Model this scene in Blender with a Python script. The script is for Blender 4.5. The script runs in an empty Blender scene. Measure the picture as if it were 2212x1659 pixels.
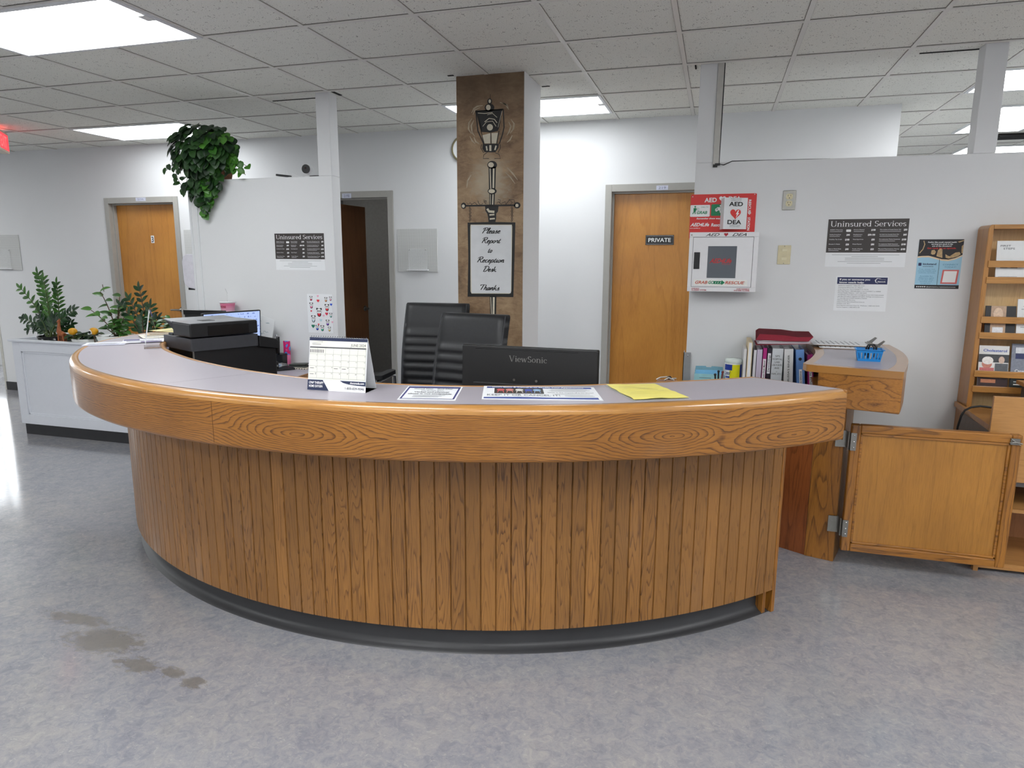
import bpy, math, random
from mathutils import Vector, Matrix, noise as mnoise
random.seed(7)
PI = math.pi
V = Vector
scene = bpy.context.scene
COL = scene.collection

# ------------------------------------------------------------------ camera
CAM_Z = 1.565
FPX = 1467.6
YAW, PITCH, ROLL = -0.289, -0.1804, 0.0047
_F = V((math.sin(YAW)*math.cos(PITCH), math.cos(YAW)*math.cos(PITCH), math.sin(PITCH)))
_rt = V((math.cos(YAW), -math.sin(YAW), 0))
_up = _rt.cross(_F)
_R = math.cos(ROLL)*_rt + math.sin(ROLL)*_up
_U = -math.sin(ROLL)*_rt + math.cos(ROLL)*_up
cam_d = bpy.data.cameras.new('camera')
cam_d.sensor_fit = 'HORIZONTAL'; cam_d.sensor_width = 36.0
cam_d.lens = FPX/2212*36.0
cam_d.clip_start = 0.05; cam_d.clip_end = 60
cam = bpy.data.objects.new('camera', cam_d); COL.objects.link(cam)
cam.matrix_world = Matrix(((_R.x, _U.x, -_F.x, 0), (_R.y, _U.y, -_F.y, 0), (_R.z, _U.z, -_F.z, CAM_Z), (0, 0, 0, 1)))
scene.camera = cam

# ------------------------------------------------------------------ world, exposure
w = bpy.data.worlds.new('world'); scene.world = w; w.use_nodes = True
w.node_tree.nodes['Background'].inputs[0].default_value = (0.62, 0.7, 0.8, 1)
w.node_tree.nodes['Background'].inputs[1].default_value = 0.3
scene.view_settings.view_transform = 'Standard'
scene.view_settings.look = 'None'
scene.view_settings.gamma = 1.0
scene.view_settings.use_curve_mapping = False
scene.view_settings.exposure = 0.34
PANEL_POWER = 15.0

def wall_pt(px, py, Y):
    """point of the vertical plane y=Y seen at a pixel of the 2212x1659 photo (used to read flat signs off the walls)"""
    d = _F + (px-1106)/FPX*_R + (829.5-py)/FPX*_U
    p = d*(Y/d.y)
    return (p.x, p.z+CAM_Z)

# ------------------------------------------------------------------ materials
def lin(c):
    c = c/255.0
    return c/12.92 if c <= 0.04045 else ((c+0.055)/1.055)**2.4
def rgb(r, g, b): return (lin(r), lin(g), lin(b), 1)

class NT:
    def __init__(s, name):
        s.m = bpy.data.materials.new(name); s.m.use_nodes = True
        s.t = s.m.node_tree; s.b = s.t.nodes['Principled BSDF']
    def n(s, typ, **kw):
        nd = s.t.nodes.new(typ)
        for k, v in kw.items():
            if k.startswith('_'): setattr(nd, k[1:], v)
            else: nd.inputs[k.replace('__', ' ')].default_value = v
        return nd
    def l(s, a, b): s.t.links.new(a, b)
    def math(s, op, a, b=None, c=None, clamp=False):
        nd = s.t.nodes.new('ShaderNodeMath'); nd.operation = op; nd.use_clamp = clamp
        for i, x in enumerate((a, b, c)):
            if x is None: continue
            if isinstance(x, (int, float)): nd.inputs[i].default_value = x
            else: s.l(x, nd.inputs[i])
        return nd.outputs[0]
    def ramp(s, fac, stops, interp='LINEAR'):
        nd = s.t.nodes.new('ShaderNodeValToRGB'); cr = nd.color_ramp; cr.interpolation = interp
        while len(cr.elements) > len(stops): cr.elements.remove(cr.elements[-1])
        while len(cr.elements) < len(stops): cr.elements.new(0.5)
        for e, (p, c) in zip(cr.elements, stops):
            e.position = p; e.color = c if len(c) == 4 else (*c, 1)
        s.l(fac, nd.inputs[0]); return nd.outputs[0]
    def mix(s, fac, a, b, mode='MIX'):
        nd = s.t.nodes.new('ShaderNodeMix'); nd.data_type = 'RGBA'; nd.blend_type = mode
        for i, x in ((0, fac), (6, a), (7, b)):
            if isinstance(x, (int, float)): nd.inputs[i].default_value = x
            elif isinstance(x, tuple): nd.inputs[i].default_value = x
            else: s.l(x, nd.inputs[i])
        return nd.outputs[2]
    def coord(s, kind='Object', scale=(1, 1, 1), loc=(0, 0, 0), rot=(0, 0, 0)):
        tc = s.t.nodes.new('ShaderNodeTexCoord'); mp = s.t.nodes.new('ShaderNodeMapping')
        mp.inputs['Scale'].default_value = scale; mp.inputs['Location'].default_value = loc; mp.inputs['Rotation'].default_value = rot
        s.l(tc.outputs[kind], mp.inputs[0]); return mp.outputs[0]
    def noise(s, vec, scale, detail=4, rough=0.5, dist=0.0):
        nd = s.n('ShaderNodeTexNoise'); nd.inputs['Scale'].default_value = scale; nd.inputs['Detail'].default_value = detail
        nd.inputs['Roughness'].default_value = rough; nd.inputs['Distortion'].default_value = dist
        s.l(vec, nd.inputs['Vector']); return nd.outputs['Fac']
    def bump(s, h, strength=0.3, dist=0.002):
        nd = s.n('ShaderNodeBump'); nd.inputs['Strength'].default_value = strength; nd.inputs['Distance'].default_value = dist
        s.l(h, nd.inputs['Height']); s.l(nd.outputs[0], s.b.inputs['Normal'])
    def base(s, x):
        if isinstance(x, tuple): s.b.inputs['Base Color'].default_value = x
        else: s.l(x, s.b.inputs['Base Color'])

_mats = {}
def plain(name, col, rough=0.5, metal=0.0, spec=0.5, var=0.06, nscale=30, bump=0.0, coat=0.0, sheen=0.0):
    if name in _mats: return _mats[name]
    t = NT(name)
    vec = t.coord('Object')
    f = t.noise(vec, nscale, 3)
    k0 = 1-var; k1 = 1+var
    a = tuple(min(1, c*k0) for c in col[:3])+(1,); b = tuple(min(1, c*k1) for c in col[:3])+(1,)
    t.base(t.ramp(f, [(0.3, a), (0.7, b)]))
    t.b.inputs['Roughness'].default_value = rough; t.b.inputs['Metallic'].default_value = metal
    t.b.inputs['Specular IOR Level'].default_value = spec
    if coat: t.b.inputs['Coat Weight'].default_value = coat; t.b.inputs['Coat Roughness'].default_value = 0.1
    if bump: t.bump(t.noise(vec, nscale*6, 3), bump, 0.001)
    _mats[name] = t.m; return t.m
def emis(name, col, strength):
    t = NT(name); t.base((0.02, 0.02, 0.02, 1)); t.b.inputs['Emission Color'].default_value = col
    t.b.inputs['Emission Strength'].default_value = strength; return t.m

def wood(name, light, dark, coord='Object', rot=(0, 0, 0), along=0.5, across=9.0, rings=9.0, rough=0.35, coat=0.25,
         line=0.6, perboard=0.0, offset=(0, 0, 0), ovals=None, tone=None):
    """oak: contour rings of stretched noise + pores. grain runs along X of the mapped coordinates"""
    t = NT(name)
    vec = t.coord(coord, rot=rot, loc=offset)
    sep = t.n('ShaderNodeSeparateXYZ'); t.l(vec, sep.inputs[0])
    x, y, z = sep.outputs
    if perboard:
        # y = board index*perboard + offset inside the board
        idx = t.math('FLOOR', t.math('DIVIDE', y, perboard))
        wn = t.n('ShaderNodeTexWhiteNoise'); wn.noise_dimensions = '1D'; t.l(idx, wn.inputs['W'])
        rnd = wn.outputs['Value']
        wn2 = t.n('ShaderNodeTexWhiteNoise'); wn2.noise_dimensions = '1D'; t.l(t.math('ADD', idx, 57.3), wn2.inputs['W'])
        rnd2 = wn2.outputs['Value']
        cmb = t.n('ShaderNodeCombineXYZ')
        t.l(t.math('ADD', t.math('MULTIPLY', x, along), t.math('MULTIPLY', rnd, 37.0)), cmb.inputs[0])
        t.l(t.math('MULTIPLY', y, across), cmb.inputs[1]); t.l(t.math('MULTIPLY', rnd2, 11.0), cmb.inputs[2])
    else:
        cmb = t.n('ShaderNodeCombineXYZ')
        t.l(t.math('MULTIPLY', x, along), cmb.inputs[0]); t.l(t.math('MULTIPLY', y, across), cmb.inputs[1]); t.l(t.math('MULTIPLY', z, across), cmb.inputs[2])
    n1 = t.noise(cmb.outputs[0], 1.0, 2, 0.45, 0.25)
    if ovals:
        # rings around given centres (u, v, half-length, half-height)
        # warp
        fine = t.noise(vec, 7.0, 3, 0.6, 0.2)
        d = None
        for (cu, cv, a, b) in ovals:
            du = t.math('DIVIDE', t.math('SUBTRACT', x, cu), a); dv = t.math('DIVIDE', t.math('SUBTRACT', y, cv), b)
            e = t.math('SQRT', t.math('ADD', t.math('MULTIPLY', du, du), t.math('MULTIPLY', dv, dv)))
            if d is None: d = e
            else:
                mn = t.n('ShaderNodeMath'); mn.operation = 'SMOOTH_MIN'; t.l(d, mn.inputs[0]); t.l(e, mn.inputs[1]); mn.inputs[2].default_value = 0.9
                d = mn.outputs[0]
        dl = t.math('ADD', t.math('MULTIPLY', t.math('ABSOLUTE', t.math('SUBTRACT', y, 0.075)), 50.0), 3.1)
        mn = t.n('ShaderNodeMath'); mn.operation = 'SMOOTH_MIN'; t.l(d, mn.inputs[0]); t.l(dl, mn.inputs[1]); mn.inputs[2].default_value = 2.0
        d = mn.outputs[0]
        h = t.math('ADD', t.math('MULTIPLY', d, 0.1), t.math('MULTIPLY', n1, 0.40))
        h = t.math('ADD', h, t.math('MULTIPLY', fine, 0.09))
    else:
        h = n1
    ph = t.math('FRACT', t.math('MULTIPLY', h, rings))
    band = t.ramp(ph, [(0.0, (0, 0, 0)), (0.62, (0.1, 0.1, 0.1)), (0.86, (0.75, 0.75, 0.75)), (0.93, (1, 1, 1)), (1.0, (0, 0, 0))])
    # pores, strongly stretched
    cm2 = t.n('ShaderNodeCombineXYZ')
    t.l(t.math('MULTIPLY', x, 14.0), cm2.inputs[0]); t.l(t.math('MULTIPLY', y, 330.0), cm2.inputs[1]); t.l(t.math('MULTIPLY', z, 330.0), cm2.inputs[2])
    pores = t.noise(cm2.outputs[0], 1.0, 3, 0.6)
    pr = t.ramp(pores, [(0.42, (0, 0, 0)), (0.66, (1, 1, 1))])
    fac = t.math('ADD', t.math('MULTIPLY', band, line), t.math('MULTIPLY', pr, 0.30))
    fac = t.math('MULTIPLY', fac, t.math('ADD', t.math('MULTIPLY', pores, 0.9), 0.55), clamp=True)
    col = t.mix(fac, light, dark)
    big = t.noise(t.coord('Object', loc=offset), 2.3, 2)
    col = t.mix(0.5, col, t.ramp(big, [(0.3, (0.36, 0.34, 0.33)), (0.7, (0.62, 0.62, 0.62))]), 'OVERLAY')
    if perboard:
        col = t.mix(t.math('MULTIPLY', rnd2, 0.60), col, tuple(c*0.55 for c in light[:3])+(1,))
        col = t.mix(t.math('MULTIPLY', rnd, 0.35), col, tuple(min(1, c*1.25) for c in light[:3])+(1,))
    if tone: col = t.mix(1.0, col, tone, 'MULTIPLY')
    t.base(col)
    t.b.inputs['Roughness'].default_value = rough
    if coat: t.b.inputs['Coat Weight'].default_value = coat; t.b.inputs['Coat Roughness'].default_value = 0.12
    t.bump(t.math('SUBTRACT', 1.0, fac), 0.12, 0.001)
    return t.m

# ------------------------------------------------------------------ mesh helpers
class MB:
    def __init__(s): s.v = []; s.f = []; s.uv = {}; s.sm = []
    def add(s, vs, fs, smooth=False, uvs=None):
        o = len(s.v); s.v += [tuple(p) for p in vs]
        for i, f in enumerate(fs):
            k = len(s.f); s.f.append(tuple(o+j for j in f)); s.sm.append(smooth)
            if uvs: s.uv[k] = uvs[i]
        return s
    def box(s, x0, y0, z0, x1, y1, z1):
        return s.add([(x0, y0, z0), (x1, y0, z0), (x1, y1, z0), (x0, y1, z0), (x0, y0, z1), (x1, y0, z1), (x1, y1, z1), (x0, y1, z1)],
                     [(0, 3, 2, 1), (4, 5, 6, 7), (0, 1, 5, 4), (1, 2, 6, 5), (2, 3, 7, 6), (3, 0, 4, 7)])
    def obox(s, c, ax, h):
        """oriented box: centre, three axes, half sizes"""
        c = V(c); a, b, d = [V(q).normalized()*k for q, k in zip(ax, h)]
        P = [c-a-b-d, c+a-b-d, c+a+b-d, c-a+b-d, c-a-b+d, c+a-b+d, c+a+b+d, c-a+b+d]
        return s.add(P, [(0, 3, 2, 1), (4, 5, 6, 7), (0, 1, 5, 4), (1, 2, 6, 5), (2, 3, 7, 6), (3, 0, 4, 7)])
    def bar(s, p, q, w, h, up=(0, 0, 1)):
        p = V(p); q = V(q); d = q-p; u = V(up)
        sd = d.cross(u)
        if sd.length < 1e-6: sd = d.cross(V((1, 0, 0)))
        return s.obox((p+q)/2, (d, sd, sd.cross(d)), (d.length/2, w/2, h/2))
    def prism(s, poly, z0, z1, smooth_side=False):
        n = len(poly)
        s.add([(x, y, z1) for x, y in poly], [tuple(range(n))])
        s.add([(x, y, z0) for x, y in poly], [tuple(reversed(range(n)))])
        s.add([(x, y, z0) for x, y in poly]+[(x, y, z1) for x, y in poly], [(i, (i+1) % n, n+(i+1) % n, n+i) for i in range(n)], smooth_side)
        return s
    def prism_y(s, poly, y0, y1):
        """polygon in (x,z) extruded along y"""
        n = len(poly)
        s.add([(x, y0, z) for x, z in poly]+[(x, y1, z) for x, z in poly],
              [tuple(range(n)), tuple(reversed(range(n, 2*n)))]+[(i, n+i, n+(i+1) % n, (i+1) % n) for i in range(n)])
        return s
    def extr(s, poly, O, U, W, N, t):
        """polygon in the (U,W) frame at O, extruded by t along N"""
        O = V(O); U = V(U); W = V(W); N = V(N); n = len(poly)
        a = [O+U*x+W*y for x, y in poly]; b = [p+N*t for p in a]
        s.add(a+b, [tuple(range(n)), tuple(reversed(range(n, 2*n)))]+[(i, n+i, n+(i+1) % n, (i+1) % n) for i in range(n)])
        return s
    def tube(s, path, r, seg=8, caps=True):
        path = [V(p) for p in path]; n = len(path)
        rs = r if isinstance(r, (list, tuple)) else [r]*n
        rings = []; prev = None
        for i, p in enumerate(path):
            d = (path[min(i+1, n-1)]-path[max(i-1, 0)]).normalized()
            if prev is None:
                a = d.orthogonal().normalized()
            else:
                a = (prev-d*prev.dot(d)); a = a.normalized() if a.length > 1e-6 else d.orthogonal().normalized()
            prev = a; b = d.cross(a)
            rings.append([p+(a*math.cos(2*PI*k/seg)+b*math.sin(2*PI*k/seg))*rs[i] for k in range(seg)])
        vs = [q for rg in rings for q in rg]
        fs = [(i*seg+k, i*seg+(k+1) % seg, (i+1)*seg+(k+1) % seg, (i+1)*seg+k) for i in range(n-1) for k in range(seg)]
        s.add(vs, fs, True)
        if caps:
            s.add(rings[0], [tuple(reversed(range(seg)))]); s.add(rings[-1], [tuple(range(seg))])
        return s
    def lathe(s, prof, c=(0, 0, 0), seg=24, smooth=True, wob=None):
        c = V(c); vs = []
        for r, z in prof:
            for k in range(seg):
                a = 2*PI*k/seg; rr = r*(1+(wob(a, z) if wob else 0))
                vs.append(c+V((rr*math.cos(a), rr*math.sin(a), z)))
        fs = [(i*seg+k, i*seg+(k+1) % seg, (i+1)*seg+(k+1) % seg, (i+1)*seg+k) for i in range(len(prof)-1) for k in range(seg)]
        return s.add(vs, fs, smooth)
    def ball(s, c, r, seg=12, sc=(1, 1, 1)):
        c = V(c); vs = []; fs = []
        n = seg//2
        for i in range(n+1):
            t = PI*i/n
            for k in range(seg):
                a = 2*PI*k/seg
                vs.append(c+V((r*sc[0]*math.sin(t)*math.cos(a), r*sc[1]*math.sin(t)*math.sin(a), r*sc[2]*math.cos(t))))
        for i in range(n):
            for k in range(seg): fs.append((i*seg+k, (i+1)*seg+k, (i+1)*seg+(k+1) % seg, i*seg+(k+1) % seg))
        return s.add(vs, fs, True)
    def sheet(s, O, U, W, N, w, h, t=0.0012):
        """thin rectangular sheet: corner O, width along U, height along W, thickness along N"""
        return s.extr([(0, 0), (w, 0), (w, h), (0, h)], O, U, W, N, t)
    def stroke(s, pts, wd, fr, closed=False):
        """flat ribbon through 2D points, fr(x,y)->3D"""
        P = [V((a, b)) for a, b in pts]
        if closed: P = P+[P[0]]
        n = len(P); ws = wd if isinstance(wd, (list, tuple)) else [wd]*n
        L = []; R = []
        for i, p in enumerate(P):
            d = P[min(i+1, n-1)]-P[max(i-1, 0)]
            if closed and i in (0, n-1): d = P[1]-P[n-2]
            d = d.normalized() if d.length > 1e-9 else V((1, 0)); nrm = V((-d.y, d.x))*ws[i]/2
            L.append(fr(*(p+nrm))); R.append(fr(*(p-nrm)))
        s.add(L+R, [(i, i+1, n+i+1, n+i) for i in range(n-1)]); return s
    def poly(s, pts, fr): return s.add([fr(a, b) for a, b in pts], [tuple(range(len(pts)))])
    def mv(s, M):
        s.v = [tuple(M @ V(p)) for p in s.v]; return s
    def build(s, name, mat, parent=None, world=True, bevel=0.0, seg=2, autosmooth=False):
        me = bpy.data.meshes.new(name)
        off = V((0, 0, 0))
        if parent is not None and world:
            off = root_loc(parent)
        me.from_pydata([tuple(V(p)-off) for p in s.v], [], s.f)
        me.polygons.foreach_set('use_smooth', s.sm)
        if s.uv:
            ul = me.uv_layers.new(name='uv')
            for k, uvs in s.uv.items():
                for li, q in zip(me.polygons[k].loop_indices, uvs): ul.data[li].uv = q
        me.materials.append(mat); me.update()
        o = bpy.data.objects.new(name, me); COL.objects.link(o)
        if parent is not None: o.parent = parent
        if bevel:
            b = o.modifiers.new('bevel', 'BEVEL'); b.width = bevel; b.segments = seg; b.limit_method = 'ANGLE'; b.angle_limit = math.radians(40)
            b.harden_normals = False
        return o

def root_loc(o):
    p = V(o.location)
    while o.parent is not None: o = o.parent; p = p+V(o.location)
    return p
def tag(o, label, cat, group=None, kind=None):
    o['label'] = label; o['category'] = cat
    if group: o['group'] = group
    if kind: o['kind'] = kind
    return o
def thing(name, label, cat, loc=(0, 0, 0), rotz=0.0, group=None):
    o = bpy.data.objects.new(name, None); COL.objects.link(o); o.empty_display_size = 0.1
    o.location = loc; o.rotation_euler = (0, 0, rotz)
    return tag(o, label, cat, group)
def struct(name, mb, mat, label=None, parent=None, **kw):
    o = mb.build(name, mat, parent, **kw)
    if parent is None:
        o['kind'] = 'structure'
        if label: o['label'] = label
    return o

# simple serif capitals and lower case drawn from filled bars (thick stems, thin joins, bracket serifs)
def serif_word(mb, word, fr, x, y, w, h, bold=1.0):
    """cap height h, fitted width w"""
    TK, TN = 0.125*bold, 0.05*bold
    def stem(x0, y0, y1, l=True, r=True, top=True, bot=True, topl=None):
        S = [('bar', x0, y0, x0+TK, y1)]
        if bot: S.append(('bar', x0-0.07, y0, x0+TK+0.07, y0+0.035))
        if top: S.append(('bar', x0-0.07, y1-0.035, x0+(TK if topl else TK+0.07), y1))
        return S
    def arc(cx_, cy_, rx, ry, a0, a1, th=None):
        return ('arc', cx_, cy_, rx, ry, a0, a1)
    X = 0.66
    G = {
     'U': (0.92, stem(0.10, 0.30, 1.0, bot=False)+[arc(0.46, 0.32, 0.30, 0.30, 180, 360)]+[('bar', 0.735, 0.30, 0.785, 1.0), ('bar', 0.66, 0.965, 0.86, 1.0)]),
     'S': (0.66, [arc(0.33, 0.745, 0.20, 0.225, 20, 270), arc(0.33, 0.27, 0.22, 0.245, -160, 90), ('bar', 0.50, 0.80, 0.53, 1.0), ('bar', 0.09, 0.0, 0.12, 0.22)]),
     'V': (0.90, [('line', 0.13, 0.98, 0.46, 0.0, TK), ('line', 0.76, 0.98, 0.46, 0.0, TN), ('bar', 0.0, 0.965, 0.30, 1.0), ('bar', 0.62, 0.965, 0.88, 1.0)]),
     'n': (0.72, stem(0.09, 0.0, X, topl=True)+[arc(0.36, X-0.22, 0.19, 0.20, 0, 150)]+stem(0.50, 0.0, X-0.18, top=False)),
     'u': (0.72, stem(0.09, 0.18, X, bot=False, topl=True)+[arc(0.35, 0.20, 0.20, 0.18, 180, 340)]+stem(0.50, 0.0, X, topl=True)),
     'i': (0.36, stem(0.11, 0.0, X, topl=True)+[('dot', 0.17, 0.88, 0.075)]),
     'r': (0.52, stem(0.09, 0.0, X, topl=True)+[arc(0.36, X-0.20, 0.17, 0.18, 50, 160)]),
     's': (0.50, [arc(0.25, 0.475, 0.14, 0.15, 20, 270), arc(0.25, 0.18, 0.155, 0.155, -160, 90)]),
     'e': (0.58, [arc(0.29, 0.33, 0.215, 0.30, 0, 320), ('bar', 0.09, 0.33, 0.50, 0.375)]),
     'c': (0.54, [arc(0.29, 0.33, 0.21, 0.30, 40, 320), ('dot', 0.45, 0.50, 0.06)]),
     'o': (0.64, [arc(0.31, 0.33, 0.23, 0.30, 0, 360)]),
     'd': (0.70, [arc(0.29, 0.33, 0.205, 0.30, 30, 330)]+stem(0.46, 0.0, 1.0, topl=True)),
     'v': (0.62, [('line', 0.10, X-0.02, 0.31, 0.0, TK), ('line', 0.52, X-0.02, 0.31, 0.0, TN), ('bar', 0.0, X-0.03, 0.22, X), ('bar', 0.42, X-0.03, 0.62, X)]),
     'w': (0.92, [('line', 0.10, X-0.02, 0.28, 0.0, TK), ('line', 0.44, X-0.02, 0.28, 0.0, TN), ('line', 0.44, X-0.02, 0.62, 0.0, TK), ('line', 0.80, X-0.02, 0.62, 0.0, TN), ('bar', 0.0, X-0.03, 0.22, X), ('bar', 0.70, X-0.03, 0.90, X)]),
     ' ': (0.34, [])}
    tot = sum(G[c][0] for c in word); kx = w/tot; adv = 0.0
    for c in word:
        a_, S = G[c]
        f_ = lambda p, q: (x+(adv+p)*kx, y+q*h)
        for e in S:
            if e[0] == 'bar': mb.poly([f_(e[1], e[2]), f_(e[3], e[2]), f_(e[3], e[4]), f_(e[1], e[4])], fr)
            elif e[0] == 'line':
                t2 = e[5]/2; mb.poly([f_(e[1]-t2, e[2]), f_(e[3]-t2, e[4]), f_(e[3]+t2, e[4]), f_(e[1]+t2, e[2])], fr)
            elif e[0] == 'dot': mb.poly([f_(e[1]+e[3]*math.cos(k), e[2]+e[3]*1.0*math.sin(k)) for k in [2*PI*i/10 for i in range(10)]], fr)
            else:
                _, cx_, cy_, rx, ry, a0, a1 = e; n_ = 16; o_ = []; i_ = []
                for k in range(n_+1):
                    a = math.radians(a0+(a1-a0)*k/n_); wd = TN*0.5+(TK-TN)*0.5*abs(math.cos(a))**1.3
                    o_.append(f_(cx_+(rx+wd)*math.cos(a), cy_+(ry+wd*0.9)*math.sin(a))); i_.append(f_(cx_+(rx-wd)*math.cos(a), cy_+(ry-wd*0.9)*math.sin(a)))
                mb.add([fr(*p) for p in o_+i_], [(k, k+1, n_+1+k+1, n_+1+k) for k in range(n_)])
        adv += a_
_tc = {}
def glyphs(text, shear=0.0, bold=0.0):
    key = (text, shear, bold)
    if key in _tc: return _tc[key]
    cu = bpy.data.curves.new('tmp_text', 'FONT'); cu.body = text; cu.size = 1.0; cu.shear = shear; cu.offset = bold; cu.resolution_u = 3
    cu.fill_mode = 'FRONT'
    ob = bpy.data.objects.new('tmp_text', cu); COL.objects.link(ob)
    dg = bpy.context.evaluated_depsgraph_get(); me = ob.evaluated_get(dg).to_mesh()
    vs = [(p.co.x, p.co.y) for p in me.vertices]; fs = [tuple(p.vertices) for p in me.polygons]
    ob.evaluated_get(dg).to_mesh_clear(); bpy.data.objects.remove(ob); bpy.data.curves.remove(cu)
    x0 = min(a for a, b in vs); x1 = max(a for a, b in vs)
    r = (vs, fs, x0, x1); _tc[key] = r; return r
def text(mb, s, fr, x, y, w=None, h=0.01, shear=0.0, bold=0.0, align='L', dx=None):
    """letters with cap height h and (optionally) fitted width w; fr(x,y)->3D; baseline at y"""
    vs, fs, x0, x1 = glyphs(s, shear, bold)
    k = h/0.70; kx = k if w is None else w/(x1-x0)
    wd = (x1-x0)*kx
    ox = x if align == 'L' else (x-wd/2 if align == 'C' else x-wd)
    mb.add([fr(ox+(a-x0)*kx, y+b*k) for a, b in vs], fs)
    return wd
def frame_y(Y, x0=0.0, z0=0.0):
    """frame on a wall facing the camera side (-y)"""
    return lambda a, b: V((x0+a, Y, z0+b))
def frame(O, U, W):
    O = V(O); U = V(U).normalized(); W = V(W).normalized()
    return lambda a, b: O+U*a+W*b
def rrect(x0, y0, x1, y1, r, n=4):
    out = []
    for cx, cy, a0 in ((x1-r, y1-r, 0), (x0+r, y1-r, 90), (x0+r, y0+r, 180), (x1-r, y0+r, 270)):
        for i in range(n+1):
            a = math.radians(a0+90*i/n); out.append((cx+r*math.cos(a), cy+r*math.sin(a)))
    return out
def ellipse(cx, cy, a, b, n=20, a0=0, a1=360):
    return [(cx+a*math.cos(math.radians(a0+(a1-a0)*i/n)), cy+b*math.sin(math.radians(a0+(a1-a0)*i/n))) for i in range(n)]
def heart(cx, cy, w, n=28):
    out = []
    for i in range(n):
        t = 2*PI*i/n
        out.append((cx+w/32*16*math.sin(t)**3, cy+w/32*(13*math.cos(t)-5*math.cos(2*t)-2*math.cos(3*t)-math.cos(4*t))))
    return out
UX, UY, UZ = (1, 0, 0), (0, 1, 0), (0, 0, 1)

# ================================================================== materials in use
OAK_L, OAK_D = rgb(166, 110, 42), rgb(84, 50, 18)
M_wall = plain('wall_paint', rgb(224, 225, 226), 0.75, var=0.012, nscale=2.2, bump=0.05)
M_trimw = plain('white_trim', rgb(222, 224, 226), 0.45, var=0.01)
M_frame = plain('grey_door_frame', rgb(168, 166, 160), 0.4, var=0.02)
M_black = plain('black_plastic', rgb(22, 22, 24), 0.42, var=0.1)
M_blackg = plain('black_gloss', rgb(14, 14, 16), 0.2, var=0.05)
M_dgrey = plain('dark_grey_plastic', rgb(62, 63, 68), 0.45, var=0.06)
M_white = plain('white_plastic', rgb(232, 232, 234), 0.4, var=0.01)
M_paper = plain('paper_white', rgb(236, 238, 240), 0.6, var=0.01)
M_chrome = plain('chrome', rgb(205, 205, 208), 0.18, metal=1.0, var=0.02)
M_steel = plain('brushed_steel', rgb(150, 148, 142), 0.35, metal=1.0, var=0.06, nscale=80)
M_ink = plain('black_ink', rgb(16, 16, 18), 0.6, var=0.0)
M_inkg = plain('grey_ink', rgb(110, 112, 118), 0.6, var=0.0)
M_inkw = plain('white_ink', rgb(240, 240, 240), 0.6, var=0.0)
M_red = plain('red_ink', rgb(214, 38, 34), 0.5, var=0.02)
M_navy = plain('navy_ink', rgb(34, 42, 88), 0.5, var=0.02)
M_green = plain('green_ink', rgb(0, 130, 84), 0.5, var=0.02)
M_blue = plain('blue_ink', rgb(38, 66, 150), 0.5, var=0.02)
M_rubber = plain('rubber_base', rgb(50, 50, 52), 0.4, var=0.06, nscale=12)
M_leather = plain('black_leather', rgb(30, 31, 34), 0.44, var=0.15, nscale=60, bump=0.15)

M_oakf = wood('oak_fascia', OAK_L, OAK_D, 'UV', along=0.55, across=6.0, rings=25.0, line=0.85, coat=0.35, rough=0.34,
              ovals=[(3.279, 0.075, 0.085, 0.021), (4.611, 0.080, 0.080, 0.021), (5.12, 0.050, 0.13, 0.030)])
M_oakrim = wood('oak_rim', rgb(186, 134, 68), rgb(132, 84, 36), 'UV', along=0.6, across=10.0, rings=8.0, line=0.35, coat=0.6, rough=0.3)
M_oakb = wood('oak_boards', rgb(158, 110, 54), rgb(74, 44, 18), 'UV', along=1.3, across=17.0, rings=17.0, perboard=0.06, line=0.8, coat=0.15, rough=0.42)
M_oakv = wood('oak_upright', OAK_L, OAK_D, 'Object', rot=(0, PI/2, 0), along=1.0, across=9.0, rings=12.0, line=0.6)
M_oakv2 = wood('oak_upright_reddish', rgb(150, 84, 42), rgb(88, 44, 20), 'Object', rot=(0, PI/2, 0), along=1.0, across=7.0, rings=12.0, line=0.5, offset=(3, 1, 2))
M_oakh = wood('oak_horizontal', OAK_L, OAK_D, 'Object', along=1.0, across=9.0, rings=12.0, line=0.6, offset=(1, 2, 3))
M_gate = wood('gate_veneer', rgb(178, 124, 52), rgb(134, 88, 34), 'Object', rot=(0, PI/2, 0), along=0.5, across=9.0, rings=6.0, line=0.25, coat=0.2, offset=(5, 3, 1))
M_door = wood('door_veneer', rgb(202, 140, 62), rgb(160, 100, 38), 'Object', rot=(0, PI/2, 0), along=0.35, across=4.5, rings=9.0, line=0.30, coat=0.2, offset=(2, 7, 4))
M_doord = wood('dark_door_veneer', rgb(176, 124, 84), rgb(136, 90, 56), 'Object', rot=(0, PI/2, 0), along=0.4, across=5.0, rings=7.0, line=0.25)
M_rack = wood('rack_oak', rgb(190, 138, 74), rgb(140, 92, 44), 'Object', along=0.8, across=10.0, rings=8.0, line=0.35)
M_rackv = wood('rack_oak_upright', rgb(184, 130, 68), rgb(138, 90, 42), 'Object', rot=(0, PI/2, 0), along=0.8, across=10.0, rings=8.0, line=0.3)
M_rackb = wood('rack_back', rgb(240, 206, 152), rgb(214, 174, 120), 'Object', rot=(0, PI/2, 0), along=1.2, across=30.0, rings=6.0, line=0.3)
M_desk = wood('computer_desk_veneer', rgb(192, 142, 84), rgb(158, 108, 58), 'Object', along=0.8, across=16.0, rings=6.0, line=0.3, coat=0.1)

# laminate, lavender grey
t = NT('laminate'); vec = t.coord('Object')
t.base(t.mix(t.noise(vec, 420, 2), rgb(156, 150, 159), rgb(176, 170, 178)))
t.b.inputs['Roughness'].default_value = 0.33; M_lam = t.m

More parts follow.
